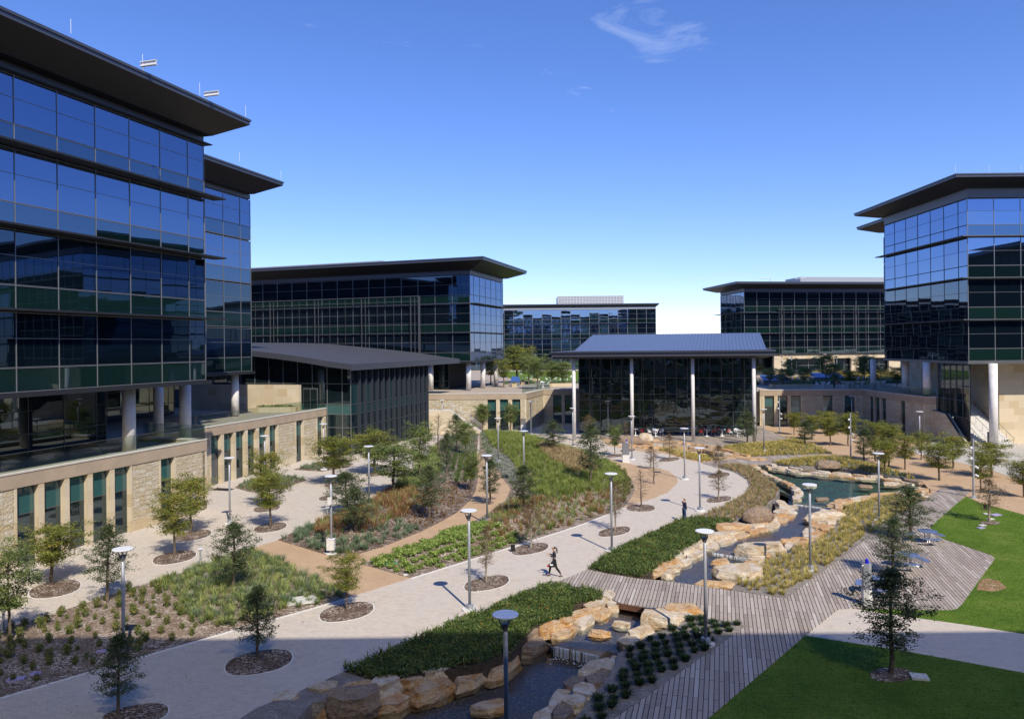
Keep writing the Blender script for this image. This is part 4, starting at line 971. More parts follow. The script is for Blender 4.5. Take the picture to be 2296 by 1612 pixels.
def hgt(xy):
    xy = np.atleast_2d(np.asarray(xy, float))[:, :2]; h = np.zeros(len(xy))
    for P, H_, wd in MOUNDS:
        ins_ = inside(P, xy)
        if ins_.any():
            t = np.clip(edged(P, xy[ins_])/wd, 0, 1); h[ins_] = H_*t*t*(3-2*t)
    return h
def GM(u, v):
    z = 0.0
    for _ in range(5):
        p = G(u, v, z); z = float(hgt([(p.x, p.y)])[0])
    p = G(u, v, z); return Vector((p.x, p.y, z))
def mound_sheet(name, P, mat, step=.6):
    lo, hi = P.min(0), P.max(0); nx, ny = int((hi[0]-lo[0])/step)+2, int((hi[1]-lo[1])/step)+2
    gx, gy = np.meshgrid(lo[0]+np.arange(nx)*step, lo[1]+np.arange(ny)*step); xy = np.stack([gx.ravel(), gy.ravel()], 1)
    ok = inside(P, xy) & (edged(P, xy) > .25); z = hgt(xy)+.03
    z += RNG.normal(0, .012, len(z)); v = np.column_stack([xy, z]); idx = np.arange(nx*ny).reshape(ny, nx)
    q = np.stack([idx[:-1, :-1], idx[:-1, 1:], idx[1:, 1:], idx[1:, :-1]], -1).reshape(-1, 4); q = q[ok[q].all(1)]
    tag(link(name, npmesh(name, v, q.ravel(), np.full(len(q), 4), mat, smooth=True)), kind='structure')
mound_sheet('mound_ground', MOUNDS[0][0], M['mulch_pale']); mound_sheet('middle_bed_ground', MOUNDS[1][0], M['mulch'])
mound_sheet('berm_ground', MOUNDS[2][0], M['gravel'], .5); mound_sheet('berm_ground', MOUNDS[3][0], M['gravel'], .4)
mound_sheet('front_bed_ground', MOUNDS[4][0], M['mulch_pale'], .5)

def scatter(P, dens, margin=.1, rnd=None):
    P = np.asarray(P); lo, hi = P.min(0), P.max(0); n_ = int((hi-lo).prod()*dens)
    xy = RNG.uniform(lo, hi, (n_, 2)); ok = inside(P, xy)
    if margin: ok &= edged(P, xy) > margin
    return xy[ok]
def spaced(P, step, jit=.3, margin=.2, rot=0.0):
    P = np.asarray(P); c = P.mean(0); r_ = np.array([[math.cos(rot), -math.sin(rot)], [math.sin(rot), math.cos(rot)]])
    q = (P-c)@r_; lo, hi = q.min(0), q.max(0); gx, gy = np.meshgrid(np.arange(lo[0], hi[0], step), np.arange(lo[1], hi[1], step))
    gx = gx+((np.arange(gx.shape[0]) % 2)*step/2)[:, None]
    g_ = np.stack([gx.ravel(), gy.ravel()], 1)+RNG.uniform(-jit, jit, (gx.size, 2))*step; xy = g_@r_.T+c
    return xy[inside(P, xy) & (edged(P, xy) > margin)]
def blades(base, hts, spread, nb, width, lean=.6, cvar=.25, droop=.35, dirv=None):
    """base (N,3), hts (N,), nb blades each -> verts, faces, counts, col"""
    Nn = len(base); tot = Nn*nb; b = np.repeat(base, nb, 0); h = np.repeat(hts, nb)*RNG.uniform(.55, 1.05, tot); tc_ = np.repeat(RNG.uniform(0, 1, Nn), nb)
    an = RNG.uniform(0, 2*math.pi, tot); rr = spread*np.repeat(hts, nb)*np.sqrt(RNG.uniform(0, 1, tot))
    dx, dy = np.cos(an), np.sin(an); le = lean*RNG.uniform(.2, 1, tot)*h
    o = b.copy(); o[:, 0] += dx*rr*.35; o[:, 1] += dy*rr*.35
    wdt = width*RNG.uniform(.6, 1.3, tot); pa = an+math.pi/2+RNG.uniform(-.8, .8, tot); wx, wy = np.cos(pa)*wdt/2, np.sin(pa)*wdt/2
    m1 = o.copy(); m1[:, 0] += dx*le*.4; m1[:, 1] += dy*le*.4; m1[:, 2] += h*.62
    t = o.copy(); t[:, 0] += dx*le; t[:, 1] += dy*le; t[:, 2] += h*(1-droop*np.clip(le/np.maximum(h, .01), 0, 1))
    W_ = np.stack([wx, wy, np.zeros(tot)], 1)
    v = np.stack([o-W_, o+W_, m1+W_*.75, m1-W_*.75, t], 1).reshape(-1, 3)
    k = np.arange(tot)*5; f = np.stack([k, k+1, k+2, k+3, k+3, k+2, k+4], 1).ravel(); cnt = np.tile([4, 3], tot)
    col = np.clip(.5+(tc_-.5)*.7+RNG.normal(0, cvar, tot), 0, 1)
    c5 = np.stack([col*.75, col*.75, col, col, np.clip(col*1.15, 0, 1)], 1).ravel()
    return v, f, cnt, c5
def stuffmesh(name, parts, mat, label=None, cat='grass'):
    vs, fs, cs, co = [], [], [], []; k = 0
    for v, f, c, col in parts: vs.append(v); fs.append(f+k); cs.append(c); co.append(col); k += len(v)
    o = link(name, npmesh(name, np.concatenate(vs), np.concatenate(fs), np.concatenate(cs), mat, np.concatenate(co)))
    tag(o, label, cat, kind='stuff'); return o
def leaves(pts, size, nrm=None, aspect=.55, var=.3, tint=None):
    """diamond leaf quads at pts (N,3)"""
    n_ = len(pts); a = RNG.normal(0, 1, (n_, 3)); a /= np.linalg.norm(a, axis=1)[:, None]; r2 = RNG.normal(0, 1, (n_, 3))
    b = np.cross(a, r2); b /= np.linalg.norm(b, axis=1)[:, None]; s = size*RNG.uniform(1-var, 1+var, n_)[:, None]
    v = np.stack([pts-a*s/2, pts+b*s*aspect/2, pts+a*s/2, pts-b*s*aspect/2], 1).reshape(-1, 3)
    col = np.clip(RNG.uniform(0, 1, n_) if tint is None else tint+RNG.normal(0, .16, n_), 0, 1)
    return v, np.arange(n_*4), np.full(n_, 4), np.repeat(col, 4)
def on(xy, z0=.03): return np.column_stack([xy, hgt(xy)+z0])
def grassbed(name, xy, hrange, nb, width, mat, label, spread=.55, lean=.7, **kw):
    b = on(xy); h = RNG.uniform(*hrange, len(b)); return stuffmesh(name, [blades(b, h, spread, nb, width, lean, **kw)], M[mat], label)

# golden bunch grass on the bank between stream and boardwalk
grassbed('bunch_grass', spaced(arr(BANKD), .42, .4, .12), (.30, .58), 50, .018, 'grass_y', 'golden bunch grass on the bank between the stream and the boardwalk terrace', spread=.4, lean=1.05, droop=.5)
grassbed('bunch_grass', spaced(arr(BANKA), .40, .4, .10), (.3, .6), 34, .02, 'grass_t', 'tan and green bunch grass on the bank between the curved path and the stream')
grassbed('bunch_grass', spaced(arr(BANKA), .9, .4, .1), (.3, .5), 34, .022, 'grass_g', 'green tufts mixed into the bank grass beside the curved path')
for P_, nm_ in ((BERM1, 'upper'), (BERM2, 'lower')):
    xy = spaced(arr(P_), .32, .4, .02); e_ = edged(arr(P_), xy)
    k_ = RNG.uniform(0, 1, len(xy)) < np.clip(1.15-e_*.0-((xy[:, 0]-xy[:, 0].min())/(np.ptp(xy[:, 0])))*.7, .2, 1)
    grassbed('feather_grass', xy[k_], (.35, .6), 26, .03, 'grass_y', f'golden feather grass on the {nm_} berm by the '+('pavilion deck' if nm_ == 'upper' else 'pond'))
    grassbed('low_grass', xy[~k_], (.18, .35), 26, .03, 'grass_b', f'blue-green low planting on the {nm_} berm by the '+('pavilion deck' if nm_ == 'upper' else 'pond'))
# strip of grass left of the rock cascade by the pavilion
CASC = P2([(1478,1010),(1500,1006),(1560,1018),(1600,1030),(1625,1031),(1573,1036.5),(1540,1030)])
grassbed('feather_grass', spaced(arr(CASC), .4, .35, .02), (.35, .6), 28, .03, 'grass_y', 'golden feather grass strip between the path and the rock cascade')
# mound
b3 = MOUNDS[0][0]; xy = scatter(b3, 5.5, .25)
def pxof(xy):
    z = hgt(xy); a = CX+F*xy[:, 0]/xy[:, 1]; b = HY+F*(CH-z)/xy[:, 1]; return a, b
u_, v_ = pxof(xy)
def band(u, v, pts):
    return inside(np.array(pts, float), np.column_stack([u, v]))
LUSH = [(1085,968),(1180,978),(1290,1010),(1370,1042),(1400,1080),(1370,1105),(1300,1110),(1240,1125),(1190,1110),(1165,1070),(1140,1030),(1100,1000)]
TAN = [(1200,1000),(1290,1018),(1325,1048),(1330,1068),(1280,1060),(1230,1035)]
RUST = [(1150,1120),(1240,1120),(1330,1105),(1385,1110),(1400,1130),(1300,1172),(1240,1190),(1150,1215),(1090,1210),(1090,1160)]
SILV = [(1100,1005),(1140,1030),(1165,1065),(1160,1085),(1130,1070),(1105,1040)]
ROWS = [(800,1262),(874,1240),(990,1197),(1085,1170),(1150,1200),(1150,1228),(920,1299)]
BRN = [(1375,1045),(1425,1080),(1424,1110),(1400,1135),(1378,1100)]
in_t = band(u_, v_, TAN); in_l = band(u_, v_, LUSH) & ~in_t; in_r = band(u_, v_, RUST) & ~in_l; in_s = band(u_, v_, SILV) & ~in_l; in_w = band(u_, v_, ROWS) & ~in_r; in_b = band(u_, v_, BRN) & ~in_l & ~in_r
grassbed('tall_grass', xy[in_l], (.55, .95), 42, .017, 'grass_lush', 'lush green tall grass covering the planted mound', lean=.8)
grassbed('seed_grass', np.concatenate([xy[in_t], xy[in_t]+.15]), (.7, 1.05), 24, .028, 'grass_t', 'tan seed-head grass patch on top of the planted mound', lean=.8)
k_ = RNG.uniform(0, 1, in_r.sum())
grassbed('russet_grass', xy[in_r][k_ < .42], (.4, .8), 24, .022, 'grass_r', 'russet and tan ornamental grass along the lower mound edge')
grassbed('mound_edge_grass', xy[in_r][k_ > .42], (.35, .7), 24, .024, 'grass_g', 'grey-green grass tufts along the lower mound edge')
rest = ~(in_l | in_t | in_r | in_s | in_w | in_b); grassbed('mixed_grass', xy[rest][::2], (.3, .6), 20, .024, 'grass_b', 'blue-green mixed planting behind the mound')
# middle bed
b2 = MOUNDS[1][0]; xy = scatter(b2, 5.5, .25); u_, v_ = pxof(xy)
ORN = [(700,1160),(800,1110),(860,1090),(930,1095),(945,1130),(900,1160),(840,1185),(760,1200),(700,1195)]
TALL = [(830,1130),(870,1080),(930,1040),(975,1000),(985,1060),(940,1090),(870,1110)]
DRK = [(930,1100),(1000,1080),(1060,1080),(1060,1105),(1020,1150),(940,1190),(900,1160)]
o_ = band(u_, v_, ORN); t_ = band(u_, v_, TALL) & ~o_; k_ = band(u_, v_, DRK) & ~o_ & ~t_
lo_ = (v_ > 1165) & ~o_ & ~k_; up_ = ~(o_ | t_ | k_ | lo_)
rr_ = RNG.uniform(0, 1, len(xy))
grassbed('russet_grass', xy[o_ & (rr_ < .7)], (.5, .85), 24, .020, 'grass_r', 'orange-brown grass swathe in the middle bed behind the oaks')
grassbed('middle_bed_grass', xy[o_ & (rr_ > .7)], (.4, .8), 24, .022, 'grass_g', 'green grass tufts among the orange-brown swathe in the middle bed')
grassbed('tall_grass', xy[t_], (.7, 1.1), 30, .024, 'grass_g', 'tall green-brown grass clumps along the left edge of the middle bed', lean=.8)
grassbed('low_planting', xy[k_ & (rr_ < .8)], (.15, .32), 22, .03, 'grass_r', 'low brown and green planting beside the granite path bend')
grassbed('blue_grass', xy[lo_], (.4, .7), 44, .018, 'grass_b', 'blue-green arching grass clumps at the front of the middle bed', spread=.4, lean=1.1, droop=.5)
grassbed('sparse_planting', xy[up_ & (rr_ < .6)], (.25, .5), 20, .024, 'grass_b', 'sparse low planting at the back of the middle bed')
f_ = on(xy[k_ | (lo_ & (u_ > 850))][::1]); f_ = np.repeat(f_, 6, 0)+RNG.normal(0, .2, (len(f_)*6, 3))*(1, 1, .3)+(0, 0, .25)
stuffmesh('white_flowers', [leaves(f_[(RNG.uniform(0, 1, len(f_)) < .5)], .06, aspect=.9)], M['silver'], 'tiny white flowers along the inner curve of the middle bed', 'flowers')
# front bed: grass on the right half
b1 = MOUNDS[4][0]; xy = spaced(b1, .50, .4, .15); u_, v_ = pxof(xy)
gp = (u_ > 300+(v_-1250)*.9) & (v_ < 1400); rr_ = RNG.uniform(0, 1, len(xy))
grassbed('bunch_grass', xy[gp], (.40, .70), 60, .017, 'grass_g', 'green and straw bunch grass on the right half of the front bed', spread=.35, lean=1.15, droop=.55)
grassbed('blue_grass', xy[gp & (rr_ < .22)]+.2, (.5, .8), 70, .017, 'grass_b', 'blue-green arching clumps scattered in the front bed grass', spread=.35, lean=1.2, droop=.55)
for P_, lab in ((BEDW1, 'grass in the triangular bed by the wall door'), (BEDW2, 'grass in the small pointed bed under the limestone wall')):
    grassbed('bunch_grass', spaced(arr(P_), .55, .35, .15), (.35, .6), 34, .022, 'grass_b', 'blue-green '+lab)
for P_, dens, lab, zz in ((HEDGEB, 420, 'dense green groundcover with orange flowers above the boardwalk bridge', .27), (HEDGEC, 420, 'dense green groundcover with orange flowers beside the shaded path and cascade', .29)):
    A_ = arr(P_); xy = scatter(A_, dens, .0); c_ = [noise.noise((x*1.1, y*1.1, 3)) for x, y in xy]; c_ = np.array(c_)
    e_ = np.clip(edged(A_, xy)/.5, 0, 1); z_ = .1+zz*np.sqrt(e_)*(.75+.6*c_)+RNG.uniform(-.1, .06, len(xy))
    p_ = np.column_stack([xy+RNG.normal(0, .07, xy.shape), z_])
    stuffmesh('groundcover', [leaves(p_, .10, aspect=.5, tint=np.clip(.45+.5*c_, 0, 1))], M['hedge'], lab, 'groundcover')
    fl_ = p_[RNG.uniform(0, 1, len(p_)) < .012]+(0, 0, .06)
    stuffmesh('orange_flowers', [leaves(fl_, .055, aspect=.9)], M['flower'], 'small orange blossoms dotted over the '+('hedge above' if zz < .28 else 'hedge below')+' the boardwalk bridge', 'flowers')
    # sprigs reaching over the edge
    s_ = scatter(A_, 9, .0); e_ = edged(A_, s_); s_ = s_[e_ < .45]; b_ = np.column_stack([s_, np.full(len(s_), .12)])
    stuffmesh('groundcover_sprigs', [blades(b_, np.full(len(b_), .45), .4, 9, .035, 1.0)], M['hedge'], 'leafy sprigs at the rim of the '+('hedge above' if zz < .28 else 'hedge below')+' the boardwalk bridge', 'groundcover')
    lo, hi = A_.min(0), A_.max(0); st = .3; nx, ny = int((hi[0]-lo[0])/st)+2, int((hi[1]-lo[1])/st)+2
    gx, gy = np.meshgrid(lo[0]+np.arange(nx)*st, lo[1]+np.arange(ny)*st); q_ = np.stack([gx.ravel(), gy.ravel()], 1); e_ = edged(A_, q_); ok = inside(A_, q_)
    z_ = .02+zz*.62*np.sqrt(np.clip(e_/.6, 0, 1))*np.array([.75+.6*noise.noise((x*1.1, y*1.1, 3)) for x, y in q_]); idx = np.arange(nx*ny).reshape(ny, nx)
    qq = np.stack([idx[:-1, :-1], idx[:-1, 1:], idx[1:, 1:], idx[1:, :-1]], -1).reshape(-1, 4); qq = qq[ok[qq].all(1)]
    tag(link('groundcover_base', npmesh('groundcover_base', np.column_stack([q_, z_]), qq.ravel(), np.full(len(qq), 4), M['under'])), 'dark leafy mass under the '+('hedge above' if zz < .28 else 'hedge below')+' the boardwalk bridge', 'groundcover', kind='stuff')
for P_, lab in ((LAWNU, 'short mown grass of the upper lawn beside the boardwalk terrace'), (LAWNL, 'short mown grass of the shaded lower lawn')):
    A_ = arr(P_); xy = scatter(A_, 75, .0); xy = xy[(xy[:, 0]/xy[:, 1] < .70) & (xy[:, 1] > 24)]; b_ = np.column_stack([xy, np.full(len(xy), .015)])
    stuffmesh('mown_grass', [blades(b_, np.full(len(b_), .05), 1.2, 3, .022, 1.0)], M['grass_lawn'], lab)
# countable low plants (individuals sharing meshes)
def clump_mesh(name, kind, n=3):
    out = []
    for i in range(n):
        if kind == 'clump': v = blades(np.zeros((1, 3)), np.array([.30]), .9, 170, .035, 1.2, droop=.35)
        elif kind == 'shrub':
            p = RNG.normal(0, 1, (240, 3)); p /= np.linalg.norm(p, axis=1)[:, None]; p *= RNG.uniform(.35, 1, (240, 1)); p = p*(.20, .20, .24)+(0, 0, .27); a = leaves(p, .085, aspect=.4); b = blades(np.zeros((1, 3)), np.array([.5]), .4, 26, .02, .8)
            v = (np.concatenate([a[0], b[0]]), np.concatenate([a[1], b[1]+len(a[0])]), np.concatenate([a[2], b[2]]), np.concatenate([a[3], b[3]]))
        elif kind == 'lime':
            p = RNG.normal(0, 1, (200, 3)).clip(-1.6, 1.6)*(.13, .13, .05)+(0, 0, .14); a = leaves(p, .11, aspect=.5); b = blades(np.zeros((1, 3)), np.array([.24]), .9, 60, .03, 1.2)
            v = (np.concatenate([a[0], b[0]]), np.concatenate([a[1], b[1]+len(a[0])]), np.concatenate([a[2], b[2]]), np.concatenate([a[3], b[3]]))
        elif kind == 'silver': p = RNG.normal(0, 1, (170, 3)).clip(-1.6, 1.6)*(.14, .14, .06)+(0, 0, .15); v = leaves(p, .10, aspect=.6)
        out.append(v)
    return out
def plants(name, kind, xy, mat, label, cat, group, srange=(.8, 1.2)):
    ms = [npmesh(name, *v[:3], M[mat], v[3]) for v in clump_mesh(name, kind)]
    z = hgt(xy)
    for i, (x, y) in enumerate(xy):
        o = link(name, ms[i % len(ms)], None, (x, y, z[i]+.02), RNG.uniform(0, 6.28)); s_ = RNG.uniform(*srange); o.scale = (s_, s_, s_*RNG.uniform(.85, 1.15)); tag(o, label, cat, group)
plants('grass_clump', 'clump', spaced(arr(BEDE), .58, .15, .22, .4), 'dkclump', 'dark green rounded clump planted in the gravel bed beside the diagonal boardwalk', 'plant', 'dark green clumps in the gravel bed by the boardwalk', (.85, 1.2))
xy = spaced(b1, .84, .30, .3, .35); u_, v_ = pxof(xy); k_ = ~((u_ > 330+(v_-1250)*.9) & (v_ < 1380)) & (u_ > -40)
plants('shrub', 'shrub', xy[k_], 'shrubg', 'small olive and rust seedling shrub in the chipped mulch of the front bed', 'shrub', 'seedling shrubs in the front bed', (.5, 1.15))
xy = spaced(b3, .74, .12, .2, .9); u_, v_ = pxof(xy); k_ = band(u_, v_, ROWS)
plants('leafy_plant', 'lime', xy[k_], 'lime', 'low lime-green leafy plant set in rows between the granite path and the main path', 'plant', 'lime-green plants in rows', (.9, 1.5))
xy = spaced(b3, .6, .1, .1, .9); u_, v_ = pxof(xy); k_ = band(u_, v_, SILV)
plants('silver_plant', 'silver', xy[k_], 'silver', 'low silver-leaved plant in the rows on the left shoulder of the mound', 'plant', 'silver-leaved plants on the mound')
xy = spaced(b3, .7, .15, .1); u_, v_ = pxof(xy); k_ = band(u_, v_, BRN)
plants('shrub', 'shrub', xy[k_], 'shrubg', 'small green seedling shrub on the right shoulder of the mound', 'shrub', 'seedling shrubs on the right of the mound')
xy = spaced(b2, .8, .1, .1, .5); u_, v_ = pxof(xy); k_ = band(u_, v_, [(1015,1022),(1065,1022),(1068,1075),(1010,1085)])
plants('shrub', 'shrub', xy[k_], 'hedge', 'small green shrub planted in rows inside the granite path loop', 'shrub', 'green shrubs inside the path loop', (1.0, 1.3))

# ---------------------------------------------------------------- trees
def make_tree(kind, seed):
    """returns trunk mesh, crown mesh, nominal height, crown width (metres)"""
    r_ = random.Random(seed); m = MB(); H_ = 4.4
    if kind == 'oak': cb, wd, nl, ls, nbr = .27, 1.9, 7200, .072, 46
    elif kind == 'elm': cb, wd, nl, ls, nbr = .42, 2.9, 8600, .085, 34
    elif kind == 'rust': cb, wd, nl, ls, nbr = .32, 1.7, 2300, .075, 38
    elif kind == 'round': cb, wd, nl, ls, nbr = .40, 2.8, 9000, .085, 34
    elif kind == 'bare': cb, wd, nl, ls, nbr = .25, 1.9, 420, .07, 44
    tp = [(0, 0, 0)]; x = y = 0.0; ns_ = 7
    for i in range(1, ns_+1): x += r_.uniform(-.05, .05); y += r_.uniform(-.05, .05); tp.append((x, y, H_*.94*i/ns_))
    m.tube(tp, [.058*(1-i/ns_)**.8+.010 for i in range(ns_+1)], 7)
    pts = []; tl = []
    for b in range(nbr):
        t = (b+.5)/nbr; z = H_*(cb*.85+(0.9-cb*.85)*t)
        if kind in ('oak', 'rust', 'bare'): pr = math.sin(math.pi*min(1, (t*.86+.16)))**.75*(1.0 if t < .5 else 1-(t-.5)*.55)
        else: pr = (.35+.9*t if t < .55 else .85*(1-(t-.55)*.9))
        L_ = wd/2*pr*r_.uniform(.65, 1.15); an = b*2.399+r_.uniform(-.4, .4); up = (.35+.55*t if kind in ('oak', 'rust', 'bare') else .55+.5*t)*L_
        k = z/(H_*.94)*ns_; i0 = int(min(k, ns_-1)); f_ = k-i0; bx = tp[i0][0]*(1-f_)+tp[i0+1][0]*f_; by = tp[i0][1]*(1-f_)+tp[i0+1][1]*f_
        p0 = Vector((bx, by, z)); p2 = p0+Vector((math.cos(an)*L_, math.sin(an)*L_, up*r_.uniform(.5, 1.1))); p1 = p0.lerp(p2, .5)+Vector((0, 0, -.04*L_+r_.uniform(-.05, .05)))
        m.tube([p0, p1, p2], [.018*(1-t*.5), .011, .004], 4, cap=False)
        cl = r_.uniform(.25, .95)
        for q in range(5):
            s_ = .25+.75*(q+r_.random())/5; c = p0.lerp(p1, s_*2) if s_ < .5 else p1.lerp(p2, s_*2-1)
            e = c+Vector((r_.gauss(0, .22), r_.gauss(0, .22), r_.gauss(.05, .13)))*min(1, L_)
            m.tube([c, e], [.006, .003], 3, cap=False); pts.append(e); tl.append(cl+r_.uniform(-.12, .12)); pts.append(c.lerp(e, .6)); tl.append(cl)
    top = Vector(tp[-1]); 
    for _ in range(8): pts.append(top+Vector((r_.gauss(0, .12), r_.gauss(0, .12), r_.uniform(-.25, .25)))); tl.append(.6)
    pts = np.array([tuple(p) for p in pts]); tl = np.array(tl); wts = RNG.uniform(.15, 1, len(pts))**2; wts /= wts.sum()
    ci = RNG.choice(len(pts), nl, p=wts); sg = .095 if kind in ('oak', 'rust', 'bare') else .125
    P_ = pts[ci]+RNG.normal(0, sg, (nl, 3))*(1, 1, .7); lv_ = leaves(P_, ls, aspect=.55, tint=tl[ci]*.75)
    zc = P_[:, 2]; wx = np.percentile(np.abs(P_[:, :2]-0).max(1), 93)*2
    return m, lv_, zc.max(), wx, np.percentile(zc, 3)
TREES = {}
def tree_proto(kind, leaf, seed, bark='bark'):
    key = (kind, leaf, seed)
    if key not in TREES:
        m, lv_, h_, w_, zb = make_tree(kind, seed)
        TREES[key] = (m.mesh('trunk', M[bark]), npmesh('crown', *lv_[:3], M[leaf], lv_[3]), h_, w_)
    return TREES[key]
LEAF = {'oak': 'leaf_oak', 'elm': 'leaf_elm', 'rust': 'leaf_rust', 'round': 'leaf_elm', 'bare': 'leaf_rust', 'light': 'leaf_light'}
NAME = {'oak': 'oak_tree', 'elm': 'elm_tree', 'rust': 'oak_tree', 'round': 'elm_tree', 'bare': 'young_tree', 'light': 'young_tree'}
def tree(kind, u, v, vtop, wpx, label, z=None, group=None, seed=None, leaf=None):
    p = GM(u, v) if z is None else G(u, v, z)
    s_px = F/p.y; hh = (v-vtop)/s_px*1.0; ww = wpx/s_px
    kk = {'light': 'round'}.get(kind, kind); lf = leaf or LEAF[kind]
    sd = seed if seed is not None else int(u*7+v) % 3
    tr, cr, h_, w_ = tree_proto(kk, lf, sd, 'bark_pale' if kind == 'rust' else 'bark')
    t = thing(NAME[kind], label, 'tree', (p.x, p.y, p.z-.02), RNG.uniform(0, 6.28), group or 'young trees across the courtyard', (ww/w_, ww/w_, hh/h_))
    link('trunk', tr, t); link('crown', cr, t); return t
TL = [
 ('elm',118,1310,1165,122,'yellow-green elm in the oval bed before the tall wall windows at far left'),
 ('light',22,1436,1208,105,'thin pale-leaved tree at the far left edge of the front bed'),
 ('oak',241,1351,1160,84,'dark upright oak at the front bed edge just left of the tall left lamp'),
 ('elm',391,1248,1092,96,'yellow-green elm in the oval bed left of the short bollard light'),
 ('elm',427,1195,1060,88,'yellow-green elm standing close to the end corner of the nearest limestone wall'),
 ('oak',524,1324,1155,88,'dark upright oak in the grass of the front bed, right of the bollard light'),
 ('oak',579,1480,1292,86,'dark shaded oak in the oval bed at the shadow edge of the main path'),
 ('oak',266,1605,1405,92,'dark shaded oak at the bottom left, its oval bed cut by the frame'),
 ('elm',778,1368,1228,78,'rust-tinged small tree in the oval bed where the granite path meets the main path'),
 ('elm',606,1182,1045,78,'nearer of the two yellow-green elms in small ovals left of the middle bed'),
 ('elm',598,1140,1000,76,'farther of the two yellow-green elms in small ovals left of the middle bed'),
 ('elm',748,1087,972,92,'yellow-green elm beside the lamp at the end of the limestone wall'),
 ('oak',779,1150,1048,86,'dark oak standing just behind the lamp with the grey box'),
 ('oak',800,1194,1085,84,'dark bushy oak in the orange-brown grass of the middle bed'),
 ('light',881,1107,990,104,'broad light-green tree before the fins of the curved-roof hall'),
 ('elm',840,1062,955,92,'yellow-green elm close to the near corner of the curved-roof hall'),
 ('light',940,1079,940,64,'tall light-green tree in front of the far end of the curved-roof hall'),
 ('oak',1001,1062,962,36,'slim dark oak at the back of the middle bed'),
 ('oak',962,1166,1030,68,'dark full oak beside the inner curve of the granite path'),
 ('oak',1023,1009,920,44,'slender grey-green oak in front of the outdoor stair by the cream wall'),
 ('light',1044,1022,942,40,'small light-green tree right of the outdoor stair foot'),
 ('light',1055,1102,1004,46,'light-green tree among the shrub rows inside the path loop'),
 ('oak',1098,1131,1020,52,'dark oak in the granite path bend behind the tall lamp'),
 ('rust',1091,1306,1172,46,'sparse rusty sapling in the oval bed right of the lamp on the main path'),
 ('light',1082,966,903,32,'thin tree in front of the cream wall beside the first wall window'),
 ('bare',983,1022,925,44,'almost bare thin tree beside the far fin of the curved-roof hall'),
 ('oak',1173,1146,1032,60,'dark glossy oak on the left slope of the grassy mound'),
 ('oak',1242,1013,938,56,'olive oak behind the crest of the grassy mound'),
 ('oak',1325,1088,935,66,'tall grey-green oak on the crest of the grassy mound'),
 ('rust',1190,1228,1108,52,'rusty sapling held by stakes in the oval bed left of the walking woman'),
 ('rust',1379,1190,1066,46,'rusty sapling in the oval bed behind the lamp on the curved path'),
 ('bare',1437,1138,1048,42,'sparse sapling in the oval bed at the tip of the granite clearing'),
 ('rust',1459,1052,995,30,'brown sapling at the back of the granite clearing'),
 ('bare',1467,1085,1012,34,'thin sapling in the middle of the granite clearing'),
 ('rust',1501,1030,966,28,'small sapling in the oval bed left of the rock cascade grass'),
 ('rust',1612,1067,990,38,'farther of two brown saplings on the outer bend of the curved path'),
 ('rust',1612,1119,1046,42,'nearer of two brown saplings on the outer bend of the curved path'),
 ('light',1378,1022,948,30,'thin green sapling left of the grey information pillar'),
 ('bare',1404,994,942,24,'sparse sapling beside the big boulder near the pavilion'),
 ('oak',1677,998,915,42,'dark oak in front of the right-hand pavilion column'),
 ('rust',1322,985,926,30,'rusty tree at the left end of the pavilion glass'),
 ('light',1146,970,900,36,'thin tree before the wall windows left of the pavilion'),
 ('oak',1804,1001,938,40,'dark oak at the back corner of the upper berm'),
 ('round',1820,986,925,40,'light round tree just behind the dark oak of the upper berm'),
 ('round',1861,999,928,46,'round tree in the granite ground before the shaded wall, right of the berm'),
 ('round',1854,973,918,42,'round tree nearest the shaded wall windows'),
 ('round',1781,975,921,30,'small round tree by the wall at the deck tip'),
 ('round',1902,1000,920,46,'round tree beside the spotlight pole in the granite ground'),
 ('oak',1936,1040,953,44,'dark narrow oak behind the lower berm'),
 ('round',1963,1034,936,48,'round tree with a brownish top behind the tall lamp by the pond'),
 ('round',1992,1046,942,50,'round brown-topped tree between the spotlight pole and the wall corner'),
 ('round',1984,1063,982,54,'round tree at the right end of the lower berm'),
 ('round',2029,1053,968,52,'round tree alone in the granite ground above the pond end'),
 ('round',2065,1031,962,42,'round tree hiding the lamp at the plaza edge'),
 ('round',2106,1077,986,64,'dense green round tree nearest the deck end in the granite ground'),
 ('round',2136,1051,970,64,'yellow-topped round tree behind the dense green one'),
 ('round',2198,1105,1002,50,'round tree right beside the tall spotlight pole'),
 ('round',2222,1070,984,78,'wide spreading round tree in front of the stair foot'),
 ('rust',2219,1171,1064,58,'rusty small tree in the sunny lawn corner'),
 ('round',2296,1115,1024,60,'green tree cut by the right edge of the picture'),
 ('oak',2040,1210,1078,96,'dark oak behind the nearest blue picnic table'),
 ('oak',2002,1290,1148,92,'dark dense oak between the picnic tables on the boardwalk terrace'),
 ('oak',1997,1510,1246,134,'big dark oak in the shaded lower lawn, largest tree at right'),
]
for t_ in TL: tree(*t_)
